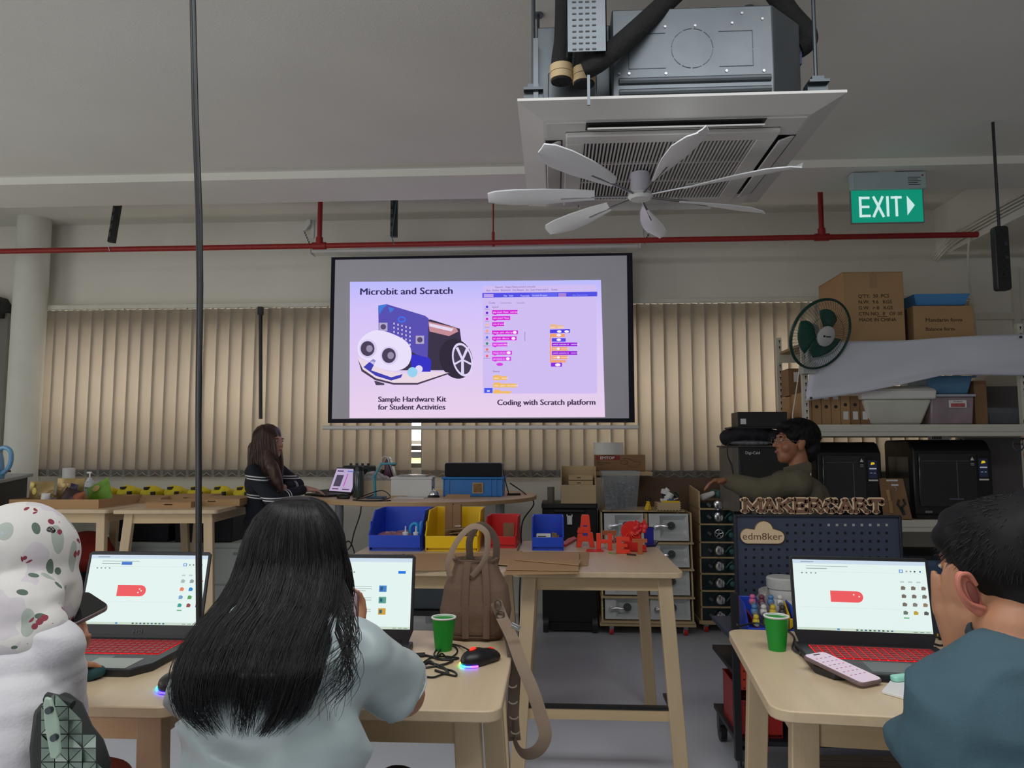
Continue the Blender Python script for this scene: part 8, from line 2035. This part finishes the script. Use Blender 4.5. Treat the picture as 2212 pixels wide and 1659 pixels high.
# ---------------------------------------------------------------- pointing man
m2_ = thing('person', 'person in olive shirt with glasses pointing left with an outstretched arm', 'person', (P(1722, 1100, 4.2).x, 4.2, 0))
Y2 = 4.2; HC = P(1716, 958, Y2); Bh = basis((-1, -.12, .10)); bx = m2_.location.x
nk = P(1722, 1012, Y2); sh_n, sh_f = P(1726, 1046, Y2-.17), P(1690, 1040, Y2+.16); ch = P(1722, 1085, Y2); hp = V3((bx, Y2, .80)); wa = V3((bx, Y2, .98))
el_n = P(1640, 1058, Y2-.16); wr_n = P(1572, 1040, Y2-.10); el_f = V3((bx-.05, Y2+.26, .98)); wr_f = V3((bx-.12, Y2+.2, .76))
mb = MB(); head_shapes(mb, HC, Bh, 1.04, nose=1.03); mb.caps(HC+V3((.02, 0, -.05)), nk+V3((.01, 0, -.03)), .050, .056)
mb.chain([sh_n, nk+V3((0, 0, -.07)), sh_f], [.05, .065, .05]); mb.ell(ch, (.10, .17, .14)); mb.ell(wa, (.095, .15, .13)); mb.ell(hp, (.11, .16, .12))
mb.chain([sh_n, el_n, wr_n], [.048, .038, .027]); mb.chain([sh_f, el_f, wr_f], [.048, .038, .027])
hand(mb, wr_n, (-1, -.1, .0), (0, -.3, -1), L=.175, curl=.75, thumb=1); hand(mb, wr_f, (-.1, 0, -1), (-1, 0, 0), L=.175, curl=.4)
for i in (-1, 1): mb.chain([hp+V3((0, i*.09, 0)), V3((bx-.01, Y2+i*.1, .45)), V3((bx, Y2+i*.1, .08))], [.088, .06, .042]); mb.ell((bx-.05, Y2+i*.1, .04), (.12, .045, .038))
remesh('body', mb, M_skind, m2_, .0062, 2)
face_parts(m2_, HC, Bh, 1.04)
HB = Bh
gl = MB()
for i in (-1, 1):
    gl.tube([HC+HB @ (V3((i*.033+.021*math.cos(a_), .104, .006+.018*math.sin(a_)))*1.04) for a_ in [k*PI/9 for k in range(19)]], .0013, 5)
    gl.tube([HC+HB @ (V3((i*.054, .102, .010))*1.04), HC+HB @ (V3((i*.080, .03, .008))*1.04), HC+HB @ (V3((i*.082, -.01, .0))*1.04)], .0014, 5)
gl.tube([HC+HB @ (V3((-.012, .106, .010))*1.04), HC+HB @ (V3((.012, .106, .010))*1.04)], .0014, 5)
obj('glasses', gl, mat('thin_gold', (150, 130, 110), .3, .8), m2_, world=True)
mb = MB(); mb.ell(HC+HB @ V3((0, -.03, .052)), (.092, .108, .090), HB, n=24, m=16); mb.ell(HC+HB @ V3((0, .05, .088)), (.066, .05, .034), HB); mb.ell(HC+HB @ V3((0, -.085, -.01)), (.072, .05, .085), HB)
for i in (-1, 1): mb.ell(HC+HB @ V3((i*.06, .02, .045)), (.026, .042, .04), HB); 
h2_ = remesh('hair', mb, M_hair, m2_, .007, 1, fold=.006, fscale=26)
HCm = HC.copy()
def sh2(u, v, t):
    a_ = u*2*PI; ph = math.acos(max(-1, min(1, 1-v*1.1))); d = V3((math.sin(ph)*math.cos(a_), math.sin(ph)*math.sin(a_), math.cos(ph)))
    return HCm+HB @ V3((d.x*.090, d.y*.106-.03, d.z*.088+.052))+(HB @ V3((d.x*.5, d.y*.6+.3, d.z*.5-.2)))*.032*t
strands('hair_strands', sh2, 700, M_hair, h2_, r=.001, k=3, jit=.004, wave=.002, rnd=rg)
M_olive = mat('olive_cotton', (88, 82, 66), .9, var=.05, bump=.1, bscale=150)
mb = MB(); mb.ell(ch+V3((.03, 0, -.01)), (.135, .185, .16)); mb.ell(wa, (.112, .165, .15)); mb.ell(hp+V3((0, 0, .06)), (.12, .17, .08))
mb.chain([sh_n, nk+V3((0, 0, -.085)), sh_f], [.063, .075, .063]); mb.chain([sh_n, el_n, el_n.lerp(wr_n, .86)], [.072, .062, .046]); mb.chain([sh_f, el_f, el_f.lerp(wr_f, .8)], [.062, .055, .045])
ov = remesh('olive_shirt', mb, M_olive, m2_, .009, 3, fold=.008, fscale=10, fold2=.002)
mb = MB()
for s_, (pa, pb_, pc) in ((1, ((1690, 1000), (1688, 1040), (1712, 1052))), (-1, ((1745, 1000), (1748, 1020), (1735, 1030)))):
    mb.prism([(P(x, y, Y2-.08).x, P(x, y, Y2-.08).z) for x, y in ((1690, 1010), (1746, 996), (1750, 1020), (1712, 1050), (1694, 1040))] if s_ == 1 else [(P(x, y, Y2-.08).x, P(x, y, Y2-.08).z) for x, y in ((1745, 998), (1750, 1000), (1752, 1016), (1746, 1016))], Y2-.105+.0*s_, Y2-.085, 'xz')
obj('collar', mb, M_olive, ov, world=True, bevel=.006)
mb = MB(); mb.ell(hp, (.125, .17, .12))
for i in (-1, 1): mb.chain([hp+V3((0, i*.09, 0)), V3((bx-.01, Y2+i*.1, .45)), V3((bx, Y2+i*.1, .10))], [.1, .073, .058])
remesh('dark_trousers', mb, mat('black_trousers', (24, 24, 28), .8), m2_, .012, 2)

# ---------------------------------------------------------------- person at the right edge
Y6 = 2.45
m6 = thing('person', 'person with glasses cut off by the right edge, standing behind', 'person', (P(2284, 1000, Y6).x, Y6, 0))
HC = P(2284, 965, Y6); Bh = basis((-1, -.15, .0)); bx = m6.location.x
mb = MB(); head_shapes(mb, HC, Bh, 1.0); mb.caps(HC+V3((.02, 0, -.05)), HC+V3((.02, 0, -.16)), .05, .055)
mb.chain([(bx+.02, Y6-.17, 1.22), (bx+.02, Y6, 1.25), (bx+.02, Y6+.17, 1.22)], [.05, .065, .05]); mb.ell((bx+.02, Y6, 1.08), (.1, .16, .16)); mb.ell((bx+.02, Y6, .86), (.11, .15, .15))
for i in (-1, 1):
    mb.chain([(bx+.02, Y6+i*.17, 1.22), (bx+.0, Y6+i*.22, .98), (bx-.05, Y6+i*.2, .76)], [.045, .036, .026]); hand(mb, (bx-.05, Y6+i*.2, .76), (-.1, 0, -1), (-1, 0, 0), curl=.4)
    mb.chain([(bx+.02, Y6+i*.08, .82), (bx, Y6+i*.09, .45), (bx, Y6+i*.09, .08)], [.085, .06, .04]); mb.ell((bx-.05, Y6+i*.09, .04), (.12, .045, .038))
remesh('body', mb, M_skind, m6, .0075, 2); face_parts(m6, HC, Bh, 1.0)
gl = MB()
for i in (-1, 1):
    gl.tube([HC+Bh @ V3((i*.033+.022*math.cos(a_), .104, .006+.019*math.sin(a_))) for a_ in [k*PI/9 for k in range(19)]], .0022, 5); gl.tube([HC+Bh @ V3((i*.055, .102, .010)), HC+Bh @ V3((i*.082, -.01, .004))], .002, 5)
obj('glasses', gl, M_black, m6, world=True)
mb = MB(); mb.ell(HC+Bh @ V3((0, -.028, .048)), (.088, .10, .084), Bh); mb.ell(HC+Bh @ V3((0, .045, .082)), (.06, .045, .03), Bh); remesh('hair', mb, M_hair, m6, .008, 2, fold=.003, fscale=24)
mb = MB(); mb.ell((bx+.02, Y6, 1.08), (.115, .175, .17)); mb.ell((bx+.02, Y6, .88), (.12, .165, .16)); mb.chain([(bx+.02, Y6-.17, 1.21), (bx+.02, Y6, 1.22), (bx+.02, Y6+.17, 1.21)], [.062, .07, .062])
for i in (-1, 1): mb.chain([(bx+.02, Y6+i*.17, 1.21), (bx+.0, Y6+i*.22, 1.0)], [.06, .055])
remesh('dark_shirt', mb, mat('charcoal_shirt', (40, 40, 46), .85), m6, .01, 3, fold=.004, fscale=8)
mb = MB()
for i in (-1, 1): mb.chain([(bx+.02, Y6+i*.08, .84), (bx, Y6+i*.09, .45), (bx, Y6+i*.09, .10)], [.1, .072, .056])
remesh('dark_trousers', mb, mat('black_trousers', (24, 24, 28), .8), m6, .012, 2)
